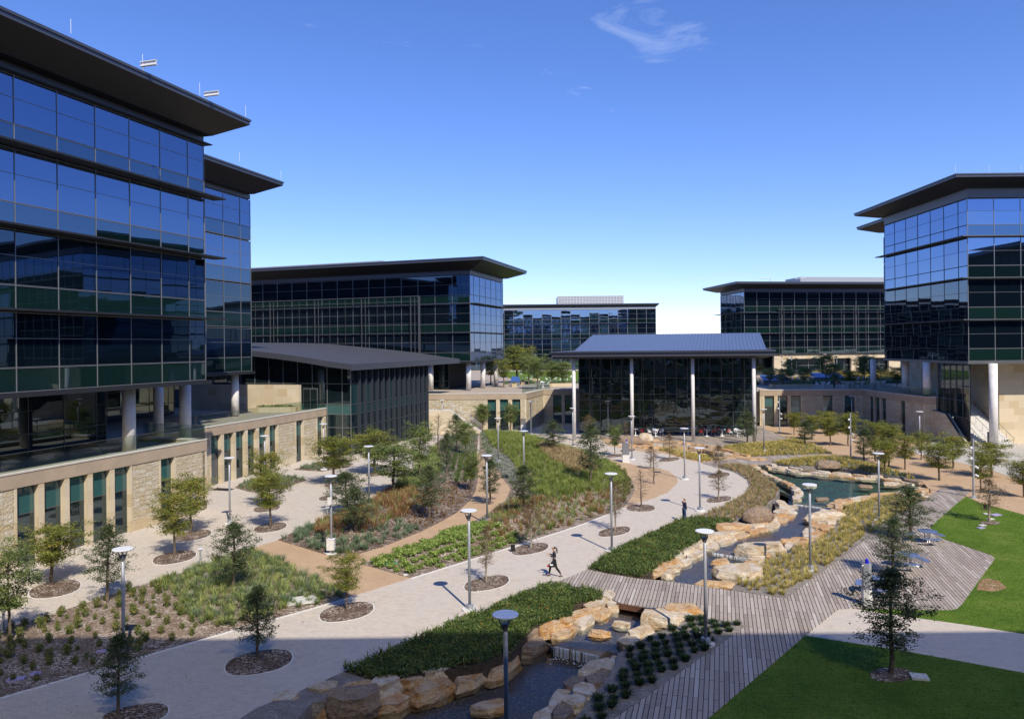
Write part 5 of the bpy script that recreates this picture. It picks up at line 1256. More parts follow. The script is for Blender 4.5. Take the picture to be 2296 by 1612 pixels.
# terrace and far trees (z = 5.45)
TT = [
 ('round',1158,858,768,74,'large bushy tree behind the terrace at the edge of the long left building'),('round',1100,862,795,44,'bushy tree among the columns of the long left building'),
 ('light',1205,872,792,50,'light tree behind the white terrace tables left of the pavilion'),('light',1238,866,806,40,'small tree in the far lawn left of the pavilion column'),
 ('light',1262,866,806,44,'small tree nearest the pavilion left column on the terrace'),('light',1185,862,790,44,'pale tree behind the pair of terrace lamps'),
 ('round',1130,868,800,36,'small tree under the far end columns'),
 ('light',1727,866,820,28,'small tree on the terrace just right of the pavilion'),('light',1755,868,822,46,'low spreading tree behind the first blue skylight'),
 ('light',1772,862,800,30,'tree beside the terrace lamp behind the skylight'),('light',1803,866,822,34,'small dark tree left of the golden grass mound'),
 ('light',1852,862,792,44,'tree in front of the golden grass mound with lamp'),('light',1870,868,812,34,'slim tree right behind the standing terrace person'),
 ('light',1905,868,826,40,'low tree in the middle of the terrace planting'),('light',1938,862,790,46,'tall terrace tree left of the big round columns'),
 ('light',1963,866,816,32,'thin tree next to the tall terrace tree'),('light',2012,868,818,40,'small tree seen between the big round columns'),
]
for t_ in TT: tree(*t_, z=5.45, group='young trees on the terrace')
# far tree line behind the terrace
for i in range(26):
    x = -60+i*14+RNG.uniform(-4, 4); y = 300+RNG.uniform(-20, 40)
    tr, cr, h_, w_ = tree_proto('round', 'leaf_light', i % 3)
    t = thing('distant_tree', 'distant green tree in the line beyond the office buildings', 'tree', (x, y, 5.4), RNG.uniform(0, 6), 'distant trees beyond the buildings', (3.4, 3.4, 2.0)); link('trunk', tr, t); link('crown', cr, t)
# far lawn, grass mound on the terrace
struct('terrace_lawn', [Vector((2, 152)), Vector((30, 152)), Vector((40, 225)), Vector((-5, 225))], 5.4, 5.47, M['lawn'])
struct('terrace_planting', [Vector((44, 139)), Vector((110, 139)), Vector((120, 172)), Vector((50, 168))], 5.4, 5.47, M['mulch'])
P_ = np.array([(58, 148), (76, 146), (84, 160), (60, 162)], float); xy = scatter(P_, 3.0, .1); b_ = np.column_stack([xy, np.full(len(xy), 5.45)])
stuffmesh('golden_grass', [blades(b_, RNG.uniform(1.0, 2.6, len(b_))*np.clip(edged(P_, xy)/3, .3, 1), .5, 16, .07, .6)], M['grass_y'], 'golden tall grass mound behind the terrace skylights')
P_ = np.array([(45, 140), (112, 140), (118, 148), (46, 148)], float); xy = scatter(P_, 3.0, .1); b_ = np.column_stack([xy, np.full(len(xy), 5.45)])
stuffmesh('terrace_grass', [blades(b_, RNG.uniform(.5, 1.2, len(b_)), .5, 14, .06, .7)], M['grass_b'], 'blue-green grass bed along the terrace behind the white tables')
P_ = np.array([(-2, 150), (28, 150), (30, 156), (-2, 156)], float); xy = scatter(P_, 3.0, .1); b_ = np.column_stack([xy, np.full(len(xy), 5.45)])
stuffmesh('terrace_grass', [blades(b_, RNG.uniform(.4, .9, len(b_)), .5, 12, .06, .7)], M['grass_b'], 'grey-green grass bed before the far lawn left of the pavilion')

# mulch ovals
OV = [(123,1321,115,40,'oval under the yellow-green elm by the tall wall windows'),(391,1250,97,30,'oval left of the bollard light'),(431,1201,85,24,'oval near the wall end corner'),(580,1485,150,58,'shaded oval at the shadow edge of the path'),(302,1604,150,52,'shaded oval cut by the bottom frame edge'),(777,1372,120,44,'oval at the joint of granite and main path'),(606,1183,73,22,'nearer small oval left of the middle bed'),(598,1140,60,17,'farther small oval left of the middle bed'),(1091,1308,100,35,'oval right of the first path lamp'),(1189,1231,82,26,'oval with the staked sapling'),(1377.5,1192,72,22,'oval behind the curved path lamp'),(1437,1139,62,17,'oval at the tip of the granite clearing'),(1612,1120,56,15,'nearer oval at the outer path bend'),(1612,1066,49,13,'farther oval at the outer path bend'),(1501,1030.5,46,10,'oval left of the cascade grass'),(1378,1022,38,8,'oval before the information pillar'),(1408,1010,34,7,'oval beside the pillar lamp'),(735,1117,40,12,'oval behind the box lamp'),(750,1087,45,10,'small oval under the wall lamp elm'),(840,1064,40,10,'oval by the curved-roof hall corner'),(1998,1514,95,36,'round mulch ring under the big lawn oak'),(2219.5,1173,45,9,'mulch ring in the sunny lawn corner'),(1357,968,26,4,'dark small oval near the pavilion side'),(2010,1214,48,16,'x')]
for u, v, wx, wy, lab in OV[:-1]:
    sh = 0 if 'ring' in lab else .17*min(1.0, wx/80)
    pts = []
    for k in range(36):
        a = 2*math.pi*k/36; dx = math.copysign(abs(math.cos(a))**.85, math.cos(a))*wx/2; dy = math.copysign(abs(math.sin(a))**.85, math.sin(a))*wy/2*.86; pts.append((u+dx, v+dy-dx*sh))
    poly = P2(pts); m = MB(); m.prism(poly, -.05, .030 if 'ring' not in lab else .045)
    c = sum(poly, Vector((0, 0)))/len(poly); o = m.build('mulch_oval', M['mulch'], loc=(c.x, c.y, 0)); tag(o, kind='structure')
    if 'ring' not in lab: m = MB(); m.prism([c+(p-c)*1.045 for p in poly], -.06, .012); tag(m.build('oval_edging', M['pad'], loc=(c.x, c.y, 0)), kind='structure')
P_ = P2([(2012,1208),(2088,1217),(2066,1246),(1990,1240)], .03); 
P_ = P2([(2040,1243),(2085,1238),(2070,1261),(2035,1255)], .03); struct('gravel_square', P_, 0, .042, M['gravel'])
P_ = P2([(2197,1300),(2215,1296),(2240,1302),(2258,1318),(2230,1326),(2190,1322)], .02); struct('river_gravel', P_, 0, .026, M['chips'])

# ---------------------------------------------------------------- rocks
def rock_mesh(sx, sy, sz, seed, rough=1.0):
    bm = bmesh.new(); r_ = random.Random(seed); o = Vector((r_.uniform(0, 99), r_.uniform(0, 99), r_.uniform(0, 99))); pts = []
    k = r_.randint(5, 7) if rough < 1.4 else 11; ph = r_.uniform(0, 6.28)
    rings = ((0, r_.uniform(.46, .52)), (.45, r_.uniform(.49, .54)), (1.0, r_.uniform(.40, .48))) if rough < 1.4 else ((0, .38), (.3, .52), (.62, .50), (.88, .36), (1.0, .17))
    for zz, rr in rings:
        for i in range(k):
            a = ph+2*math.pi*i/k+r_.uniform(-.22, .22); c_, s_ = math.cos(a), math.sin(a); p = 6.0 if rough < 1.4 else 2.2
            q = (abs(c_)**p+abs(s_)**p)**(-1/p)*rr*r_.uniform(.90, 1.05); pts.append((c_*q*sx, s_*q*sy, sz*(zz+r_.uniform(-.07, .07)*(1 if 0 < zz < 1 else .5))))
    vs = [bm.verts.new(p) for p in pts]; res = bmesh.ops.convex_hull(bm, input=vs)
    bmesh.ops.delete(bm, geom=[v for v in bm.verts if not v.link_faces], context='VERTS')
    for lim in (.55, .3, .2):
        ed = [e for e in bm.edges if e.calc_length() > lim]
        if ed: bmesh.ops.subdivide_edges(bm, edges=ed, cuts=1); bmesh.ops.triangulate(bm, faces=bm.faces[:])
    for v in bm.verts:
        q = v.co; f = noise.noise_vector(q*2.2+o)*.035*rough+noise.noise_vector(q*8+o)*.022
        st = (math.floor((q.z/sz)*3.2+noise.noise(q*.7+o)) % 2)*.030
        e_ = Vector((q.x/sx, q.y/sy, 0)); v.co = q+Vector((f.x, f.y, f.z*.5))+e_*st*(2 if rough < 1.4 else .6)
    bm.normal_update(); me = bpy.data.meshes.new('rock'); bm.to_mesh(me); bm.free(); return me
RK = [0]
def rock(x, y, z, sx, sy, sz, rz, mat, label, name='sandstone_slab', tilt=0.0, rough=1.0):
    RK[0] += 1; me = rock_mesh(sx, sy, sz, RK[0]*13+5, rough); me.materials.append(M[mat]); me.name = name
    o = link(name, me, None, (x, y, z), 0); o.rotation_euler = (RNG.uniform(-.04, .04)+tilt, RNG.uniform(-.04, .04), rz); tag(o, label, 'rock', 'sandstone rocks lining the stream'); return o
CN = {'rock_ochre': 'orange', 'rock_cream': 'cream', 'rock_brown': 'brown'}
ORD = ['first', 'second', 'third', 'fourth', 'fifth', 'sixth', 'seventh', 'eighth', 'ninth', 'tenth', 'eleventh', 'twelfth', 'thirteenth', 'fourteenth', 'fifteenth', 'sixteenth', 'seventeenth', 'eighteenth', 'nineteenth', 'twentieth']
def chain(pts, wl, side, lab, start, size=(1.1, 2.0), dep=(.6, .95), hts=(.42, .6), mats=('rock_ochre', 'rock_cream', 'rock_ochre', 'rock_cream', 'rock_brown'), tiers=2, back=.0, seed=1, step=None):
    r_ = random.Random(seed); P = [G(u, v, wl).xy for u, v in pts]
    cum = [0]
    for a, b in zip(P[:-1], P[1:]): cum.append(cum[-1]+(b-a).length)
    def at(s):
        for i in range(len(P)-1):
            if s <= cum[i+1] or i == len(P)-2:
                t = (s-cum[i])/max(1e-6, cum[i+1]-cum[i]); d = (P[i+1]-P[i]).normalized(); return P[i].lerp(P[i+1], min(1, max(0, t))), d
    for tr in range(tiers):
        s = r_.uniform(0, .3); i = 0
        while s < cum[-1]-.2:
            L_ = r_.uniform(size[0]*.8, size[1]*1.12)*(1 if tr == 0 else .9); p, d = at(min(s+L_/2, cum[-1])); n = Vector((-d.y, d.x))*side
            dp_ = r_.uniform(*dep)*.95; hh = r_.uniform(*hts)*(.86 if wl > -.5 else 1); o = p+n*(dp_*.46+back+tr*dp_*.78)
            mt = mats[r_.randrange(len(mats))]
            sz_ = 'long' if L_ > (size[0]+size[1])/2 else 'short'
            z = wl-.24+tr*(step if step else hts[0]*.55)
            shp = r_.choice(['flat', 'cracked', 'blocky', 'ledge-like'])
            rock(o.x, o.y, z, L_*1.03, dp_, hh, math.atan2(d.y, d.x)+r_.uniform(-.30, .30), mt, f"{sz_} {CN[mt]} {shp} rock, {ORD[min(i, 19)]} {start} in the {('waterline', 'upper', 'topmost')[tr] if tiers > 1 else 'single'} row {lab}")
            s += L_*r_.uniform(.90, 1.06); i += 1
# foreground left bank (shaded big blocks)
chain([(620,1640),(700,1622),(864,1606),(951,1578),(1031,1556),(1101,1531),(1150,1503),(1186,1478),(1232,1456)], LZ, 1, 'left of the shaded lower pool', 'from the bottom edge', (1.3, 2.3), (.8, 1.1), (.6, .8), ('rock_cream', 'rock_brown', 'rock_ochre', 'rock_cream'), 2, .0, 4, .34)
chain([(600,1606),(645,1582),(690,1560),(760,1546),(810,1530)], -.2, 1, 'against the gravel strip', 'from the bottom left', (.9, 1.5), (.5, .7), (.4, .5), ('rock_brown', 'rock_ochre', 'rock_cream'), 1, -.35, 14)
chain([(1246,1441),(1275,1426),(1318,1404),(1358,1386),(1385,1368),(1398,1352)], MZ, 1, 'left of the pool just below the bridge', 'from the waterfall', (1.1, 1.7), (.6, .9), (.45, .6), ('rock_ochre', 'rock_cream'), 2, .0, 6, .18)
chain([(1372,1449),(1400,1428),(1430,1408),(1473,1374),(1500,1362)], MZ, -1, 'right of the pool just below the bridge', 'from the waterfall', (1.3, 2.0), (.7, .95), (.48, .6), ('rock_cream', 'rock_ochre', 'rock_cream'), 1, .1, 7)
chain([(1343,1482),(1303,1511),(1275,1535),(1248,1556),(1200,1606),(1180,1640)], LZ, 1, 'right of the shaded lower pool', 'from the waterfall', (1.2, 1.9), (.8, 1.1), (.5, .65), ('rock_cream', 'rock_brown', 'rock_cream'), 2, .1, 8, .25)
# middle pool above the bridge
chain([(1503,1302),(1518,1283),(1557,1257),(1583,1240)], MZ, 1, 'left of the pool just above the bridge', 'from the boardwalk', (1.1, 1.8), (.6, .85), (.5, .6), ('rock_cream', 'rock_ochre'), 2, .0, 9, .18)
chain([(1590,1308),(1620,1290),(1656,1275),(1680,1253)], MZ, -1, 'right of the pool just above the bridge', 'from the boardwalk', (1.0, 1.6), (.7, 1.0), (.5, .7), ('rock_ochre', 'rock_cream'), 1, .2, 10)
chain([(1596,1236),(1612,1226),(1639,1216),(1687,1199),(1737,1185),(1760,1172),(1785,1158),(1786,1134)], UZ, 1, 'along the left bank of the upper stream', 'from the lower waterfall', (1.1, 2.2), (.8, 1.1), (.36, .46), ('rock_ochre', 'rock_cream', 'rock_cream', 'rock_ochre'), 2, .0, 11, .12)
chain([(1682,1248),(1685,1232),(1722,1226),(1760,1224),(1774,1207),(1810,1190),(1818,1172),(1830,1152),(1846,1141)], UZ, -1, 'along the right bank of the upper stream', 'from the lower waterfall', (1.1, 2.3), (.8, 1.1), (.36, .48), ('rock_ochre', 'rock_cream', 'rock_ochre', 'rock_ochre'), 2, .0, 12, .12)
chain([(1796,1126),(1799,1100),(1767,1082),(1728,1066),(1699,1046)], PZ, 1, 'along the left rim of the pond', 'from the pond outlet', (1.0, 1.9), (.6, .9), (.35, .5), ('rock_cream', 'rock_ochre'), 1, .0, 13)
chain([(1846,1137),(1867,1127),(1906,1117),(1960,1110),(2013,1104),(2048,1096)], PZ, -1, 'along the near rim of the pond', 'from the pond outlet', (1.0, 1.9), (.6, .9), (.35, .5), ('rock_ochre', 'rock_ochre', 'rock_cream'), 2, .0, 15, .10)
chain([(1708,1046),(1721,1051),(1799,1063),(1877,1070),(1975,1078),(2039,1088)], PZ, 1, 'along the far rim of the pond', 'from the left end', (1.3, 2.4), (.6, .9), (.4, .55), ('rock_cream', 'rock_brown', 'rock_cream', 'rock_ochre'), 2, .0, 16, .16)
chain([(2036,1083),(2075,1084),(2100,1092),(2092,1105),(2062,1116),(2045,1110)], -.1, 1, 'round the pond tip by the deck end', 'from the far side', (.8, 1.3), (.5, .8), (.25, .4), ('rock_ochre', 'rock_cream'), 1, -.2, 17)
chain([(2046,1092),(2066,1094),(2078,1099),(2064,1106)], -.18, 1, 'inside the pond tip', 'from the water', (.8, 1.2), (.6, .9), (.25, .35), ('rock_ochre', 'rock_cream'), 1, -.2, 18)
# cascade near the pavilion
for k_, (pts, z_) in enumerate((([(1362,998),(1400,1001),(1440,1006),(1480,1006),(1520,1014),(1560,1020)], -.05), ([(1380,992),(1420,992),(1460,998),(1510,1004),(1560,1010),(1600,1018),(1640,1024)], .02), ([(1410,990),(1460,990),(1510,994),(1560,1000),(1600,1006),(1635,1014),(1665,1025)], .04), ([(1640,1028),(1680,1032),(1705,1033)], .0))):
    chain(pts, z_, 1, f"of the {('front', 'middle', 'back', 'right-hand')[k_]} part of the rock cascade beside the pavilion deck", 'from the left', (1.3, 2.6), (.8, 1.4), (.45, .62), ('rock_ochre', 'rock_cream', 'rock_ochre'), 1, 0, 20+k_)
water_p = P2([(1545,1010),(1600,1012),(1625,1022),(1590,1026)], .1); m = MB(); m.prism(water_p, .08, .1); tag(m.build('cascade_pool', M['water']), kind='structure')
# named single rocks
def rk(u, v, z, sx, sy, sz, rz, mat, label, name='boulder', **kw):
    p = G(u, v, z); return rock(p.x, p.y, z-.12, sx, sy, sz, rz, mat, label, name, **kw)
rk(1699, 1172, -.1, 2.5, 1.5, 1.25, .3, 'rock_brown', 'big rounded brown boulder on the left bank of the upper stream', rough=1.6)
rk(1856, 1052, .0, 2.6, 1.5, 1.05, .1, 'rock_brown', 'big dark boulder on the far rim of the pond', rough=1.6)
rk(1414, 997, .0, 3.4, 1.6, 1.2, .0, 'rock_brown', 'large brown boulder at the left end of the cascade near the pavilion', rough=1.6)
rk(1447, 991, .2, 2.2, 1.4, 1.3, .2, 'rock_cream', 'pale boulder behind the brown one near the pavilion', rough=1.6)
rk(1847, 1168, -.12, 3.4, 1.2, .8, .15, 'rock_cream', 'long weathered pale boulder on the right bank below the pond outlet', rough=1.5)
rk(1641, 1187, -.15, 2.9, 1.5, .5, .1, 'rock_ochre', 'broad bright orange slab at the top of the green hedge')
rk(1613, 1211, -.25, 2.2, 1.2, .6, .25, 'rock_cream', 'thick tan slab under the bright orange one')
rk(1655, 1297, -.18, 3.0, 1.8, .75, .25, 'rock_cream', 'large cream boulder right of the pool above the bridge', rough=1.3)
rk(1612, 1316, -.2, 2.4, .7, .4, -.15, 'rock_ochre', 'orange slab at the boardwalk edge in front of the large cream boulder')
rk(1703, 1243, -.15, 3.2, 1.2, .8, .1, 'rock_cream', 'large grey boulder beside the small stepped waterfall')
rk(1527, 1378, -.1, 1.9, 1.1, .55, .2, 'rock_ochre', 'bright orange block tucked under the boardwalk corner')
rk(1495, 1400, -.3, 2.8, 1.5, .7, .1, 'rock_cream', 'wide cream slab next to the dark clump bed')
rk(792, 1600, -.55, 2.0, 1.3, .95, .25, 'rock_brown', 'massive square brown block at the bottom left of the stream')
for i, (u, v, z, s_, mt, lab) in enumerate(((1393,1404,MZ,.8,'rock_cream','small split cream rock standing in the pool below the bridge'),(1346,1424,MZ,1.05,'rock_ochre','orange brick-like rock in the pool below the bridge'),(1098,1590,LZ,1.5,'rock_ochre','flat orange rock in the shaded lower pool behind the near lamp'),(1616,1262,MZ,1.25,'rock_ochre','long orange and white rock in the pool above the bridge'),(1683,1224,UZ,1.2,'rock_cream','flat cream rock just above the stepped waterfall'),(1764,1185+30,UZ,1.0,'rock_ochre','reddish rock awash in the wide part of the upper stream'),(1874-30,1197-20,UZ,.9,'rock_cream','square pale rock in the upper stream beside the lamp'),(1815,1090,PZ,1.3,'rock_cream','pale rectangular rock at the left end of the pond'),(1940,1092,PZ,1.2,'rock_brown','brown flat rock in the middle of the pond'),(1933-90,1121,PZ,1.0,'rock_brown','brown rock near the pond outlet'),(2000,1087,PZ,1.6,'rock_cream','long cream rock in the far right water of the pond'))):
    rk(u, v, z, s_, s_*.55, .32, RNG.uniform(-.5, .5), mt, lab, 'stream_rock')

# fallen leaves on the paving
lp = []
for t_ in TL[:36]:
    p = G(t_[1], t_[2]); k_ = 34; lp.append(np.column_stack([RNG.normal(p.x-.5, 1.5, k_), RNG.normal(p.y+.9, 1.5, k_), np.full(k_, .045)]))
q_ = scatter(arr(PAVE), .35, .2); lp.append(np.column_stack([q_, np.full(len(q_), .02)])); lp = np.concatenate(lp)
v_ = leaves(lp, .085, aspect=.7); z_ = v_[0][:, 2]; v_[0][:, 2] = np.repeat(lp[:, 2], 4)+(z_-np.repeat(lp[:, 2], 4))*.15
stuffmesh('fallen_leaves', [v_], M['leaf_rust'], 'scattered dry fallen leaves on the paving under the young trees', 'leaves')
# ---------------------------------------------------------------- lamps
def rel(fn, t):
    ORG[t] = Vector((0, 0, 0)); return fn
def lamp_meshes():
    d = {}
    m = MB(); m.lathe([(.39, 0), (.39, .07), (.36, .10)], (0, 0, 0), 28); d['footing'] = (m.mesh('footing', M['pad']))
    m = MB(); m.cube(-.15, .15, -.15, .15, .09, .30); d['base_box'] = m.mesh('base_box', M['polem'])
    m = MB(); m.lathe([(.07, .28), (.07, 4.35), (.055, 4.36), (.055, 4.5)], (0, 0, 0), 14); d['pole'] = m.mesh('pole', M['polem'], smooth=True)
    m = MB()
    for k in range(3):
        a = k*2.094+.4; c, s = math.cos(a), math.sin(a); m.tube([(c*.04, s*.04, 4.42), (c*.12, s*.12, 4.56), (c*.17, s*.17, 4.70), (c*.20, s*.20, 4.84)], [.024, .022, .02, .018], 6)
    m.lathe([(.06, 4.42), (.07, 4.5), (.11, 4.62), (.13, 4.66)], (0, 0, 0), 14); d['lamp_head'] = m.mesh('lamp_head', M['grid'])
    m = MB(); m.lathe([(.15, 4.83), (.36, 4.875), (.40, 4.90), (.40, 4.925), (.385, 4.935)], (0, 0, 0), 32); d['lamp_shade'] = m.mesh('lamp_shade', M['disc'])
    return d
LM = lamp_meshes()
def lamp(u, v, label, z=0.0, footing=True, hz=4.92, sc=1.0):
    p = G(u, v, z+hz*sc); t = thing('lamp_post', label, 'street lamp', (p.x, p.y, z if z else float(hgt([(p.x, p.y)])[0])), 0, 'disc-topped lamp posts', (sc, sc, sc)); t.rotation_euler = (0, 0, .6)
    for k, me in LM.items():
        if k == 'footing' and not footing: continue
        link(k, me, t)
    return t, p
LL = [(275,1230,'tall disc lamp standing in the front bed left of the dark shaded oaks'),(1051,1144,'tall disc lamp on a white pad in the main path right of the granite crossing'),(1133,1377,'nearest disc lamp rising from the bottom edge over the shaded stream'),(1370,1061.5,'disc lamp on a white pad between the green hedge and an oval bed'),(1580,1190,'disc lamp in front of the boardwalk bridge among the dark clumps'),(1815,1086,'disc lamp on a white pad in the golden grass by the stream'),(1969.5,1016,'disc lamp in the golden grass bank nearest the pond'),(1091,1025,'disc lamp at the inner bend of the granite path'),(826.5,1006,'disc lamp between the broad light tree and the middle bed'),(725,950,'disc lamp before the far stone wall windows, left'),(593,976.7,'disc lamp behind the two small ovals left'),(514,1026,'disc lamp standing by the wall corner door'),(1174,970,'disc lamp on the left side of the mound above the glossy oak'),(1116.5,939,'disc lamp at the top of the mound left'),(1284,915,'disc lamp in front of the left pavilion column'),(1363,898.5,'disc lamp close to the pavilion glass'),(1416,933,'disc lamp in front of the second pavilion column'),(1534,960,'disc lamp on the curved path left of the third pavilion column'),(1568,1004,'disc lamp behind the man on the curved path'),(1712,923,'disc lamp with a small box by the upper berm'),(1190,899.6,'disc lamp before the return wall with narrow windows'),(991,897,'disc lamp at the landing of the outdoor stair left'),(1265,882,'disc lamp in the shade beside the pavilion wall'),(2061.5,922.6,'disc lamp at the granite and plaza edge right'),(1909.5,888,'disc lamp before the shaded wall right')]
LPOS = {}
for u, v, lab in LL: LPOS[u] = lamp(u, v, lab)
t, p = lamp(741.5, 1067, 'disc lamp with a grey box on its pole and a white box at its foot')
m = MB(); m.cube(p.x-.16, p.x+.10, p.y-.28, p.y-.08, 3.15, 3.6)
tag(m.build('control_box', M['pad']), 'small grey equipment box strapped to the pole beside the dark oak', 'box')
m = MB(); m.cube(p.x-.24, p.x+.24, p.y-.30, p.y+.1, .3, .95); m.cube(p.x-.26, p.x+.26, p.y-.32, p.y+.12, .95, .98)
tag(m.build('equipment_cabinet', M['pad']), 'white cabinet at the foot of the lamp in the middle bed', 'cabinet')
for u, v, lab in ((601.5,817,'disc lamp on the left terrace before the cream screen wall'),(1121.5,801,'disc lamp on the terrace at the far columns'),(1167,798,'left one of the two terrace lamps beside the white tables'),(1200,796,'right one of the two terrace lamps beside the white tables'),(1753,797,'terrace lamp behind the first blue skylight'),(1775,798,'terrace lamp in front of the first blue skylight'),(1849,794,'terrace lamp at the golden grass mound'),(1876,796,'terrace lamp behind the slim tree'),(1946,795,'terrace lamp in the tall terrace tree')):
    lamp(u, v, lab, 5.45, hz=4.92)
# bollard lights
for u, v, lab in ((449.5,1268,'short bollard light at the upper edge of the front bed'),(8,1415,'short bollard light at the far left edge of the front bed'),(734.5,1168,'short bollard light behind the lamp with the boxes')):
    p = G(u, v); t = thing('bollard_light', lab, 'bollard light', (p.x, p.y, 0), 0, 'short bollard lights'); 
    m = MB(); m.lathe([(.17, 0), (.17, .05), (.15, .06)], (p.x, p.y, 0), 18); m.build('foot', M['pad'], t)
    m = MB(); m.lathe([(.055, .05), (.055, .86)], (p.x, p.y, 0), 12); m.build('post', M['polem'], t)
    m = MB(); m.lathe([(.06, .86), (.13, .98), (.16, 1.0), (.16, 1.03)], (p.x, p.y, 0), 20); m.build('cap', M['disc'], t)
# spotlight poles
for u, vb, vt, lab in ((1748,969,890,'slim pole with small spotlights before the shaded wall'),(1907.5,1025,926,'slim pole with small spotlights in the granite ground behind the pond'),(2183,1116,985,'slim pole with white spotlights at the lawn corner')):
    p = G(u, vb); h_ = (vb-vt)*p.y/F; t = thing('spotlight_pole', lab, 'light pole', (p.x, p.y, 0), 0, 'spotlight poles')
    m = MB(); m.lathe([(.24, 0), (.22, .08), (.10, .16), (.085, .2), (.07, h_)], (p.x, p.y, 0), 14); m.build('pole', M['polem'], t)
    for k, (dz, sx) in enumerate(((.15, -1), (.33, -1), (.48, 1), (.62, 1))):
        z = h_*(1-dz); m = MB(); m.tube([(p.x, p.y, z), (p.x+sx*.22, p.y-.05, z)], .02, 6); m.tube([(p.x+sx*.14, p.y-.02, z+.10), (p.x+sx*.30, p.y-.2, z-.05)], [.06, .09], 10); m.build('spotlight', M['white'], t)

# ---------------------------------------------------------------- cafe furniture
def chair_parts():
    shell = MB()
    shell.lathe([(.05, .43), (.20, .435), (.23, .455), (.20, .47)], (0, 0, 0), 14)
    back = MB()
    for i in range(8):
        a0, a1 = math.pi*(-.05+1.1*i/8), math.pi*(-.05+1.1*(i+1)/8)
        def q(a, z, r): return (math.cos(a)*r, math.sin(a)*r*.95, z)
        h0 = .62+.22*math.sin(max(0, min(math.pi, a0)))**.8; h1 = .62+.22*math.sin(max(0, min(math.pi, a1)))**.8
        lo0, lo1 = h0-.14, h1-.14
        o = [q(a0, lo0, .25), q(a1, lo1, .25), q(a1, h1, .28), q(a0, h0, .28)]; i_ = [q(a0, lo0, .225), q(a1, lo1, .225), q(a1, h1, .255), q(a0, h0, .255)]
        back.face(o); back.face(i_[::-1]); back.face([o[3], o[2], i_[2], i_[3]]); back.face([o[1], o[0], i_[0], i_[1]])
    for a in (.1, math.pi-.1, math.pi/2): back.tube([(math.cos(a)*.19, math.sin(a)*.19, .45), (math.cos(a)*.245, math.sin(a)*.235, .62)], .025, 6)
    legs = [MB() for _ in range(4)]
    for l, (sx, sy) in zip(legs, ((1, 1), (-1, 1), (1, -1), (-1, -1))): l.tube([(sx*.13, sy*.13, .44), (sx*.24, sy*.24, 0)], .014, 6)
    return shell, back, legs
S_, B_, L_ = chair_parts(); CH_M = {}
for c in ('white', 'red'): CH_M[c] = (S_.mesh('seat', M[c]), B_.mesh('backrest', M[c]), [l.mesh('leg', M['steel']) for l in L_])
m = MB(); m.lathe([(.36, .72), (.38, .73), (.38, .75), (.36, .76)], (0, 0, 0), 24); TT_M = m.mesh('table_top', M['white'])
m = MB(); m.lathe([(.045, .03), (.045, .72)], (0, 0, 0), 10); m.lathe([(.26, 0), (.25, .02), (.05, .04)], (0, 0, 0), 20); TP_M = m.mesh('pedestal', M['white'])
def table(u, v, z, where, col, angs, grp):
    p = G(u, v, z); t = thing('cafe_table', 'white cafe table '+where, 'table', (p.x, p.y, z), 0, 'cafe tables '+grp, (1.3,)*3); link('table_top', TT_M, t); link('pedestal', TP_M, t)
    side = {0: 'right', 180: 'left', 90: 'far', 270: 'near'}
    for a in angs:
        r_ = R(a+RNG.uniform(-14, 14)); x, y = p.x+math.cos(r_)*.86, p.y+math.sin(r_)*.86
        c = thing('cafe_chair', f'{col} chair, {side[a]} side of the table {where}', 'chair', (x, y, z), r_-math.pi/2, f'{col} cafe chairs '+grp, (1.3,)*3)
        link('seat', CH_M[col][0], c); link('backrest', CH_M[col][1], c)
        for l in CH_M[col][2]: link('leg', l, c)
for u, v, c, w_, a in ((1425,976,'red','just right of the second pavilion column',(0,90)),(1470,978,'white','under the glass door of the pavilion',(0,90,180,270)),(1504,970,'red','between the door and the third column',(0,90,180)),(1543,974,'white','at the third pavilion column',(0,180)),(1585,978,'red','right of the third pavilion column',(0,90,180)),(1619,978,'red','left of the last deck oak',(0,90)),(1653,979,'white','nearest the right pavilion column',(0,90,180,270))):
    table(u, v, .03, w_, c, a, 'on the pavilion deck')
for i, (u, v, w_, a) in enumerate(((1845,869.5,'left of the standing terrace person',(0,180,270)),(1889.6,868.6,'right of the standing terrace person',(0,180)),(1923.5,868.6,'in the middle of the right terrace',(0,180)),(1970.5,868,'left of the big round columns',(0,180,90)),(1801,857,'between the two blue skylights',(0,90,180)),(1912,858,'behind the middle of the right terrace',(0,180)),(1948,857,'at the terrace grass edge',(0,180)),(1217.4,868.7,'at the terrace corner rail left of the pavilion',(0,180,90)),(1181,857,'beside the left terrace lamp',(0,180)),(1202,851,'beside the right terrace lamp',(0,180)),(1235,857,'behind the corner rail table',(0,180)),(1256,852,'on the far terrace left of the pavilion column',(0,180)),(1272,852,'closest to the pavilion column on the far terrace',(0,180)),(2035,852,'in the shade between the big round columns',(0,180)))):
    table(u, v, 5.45, w_, 'white', a, 'on the terrace')
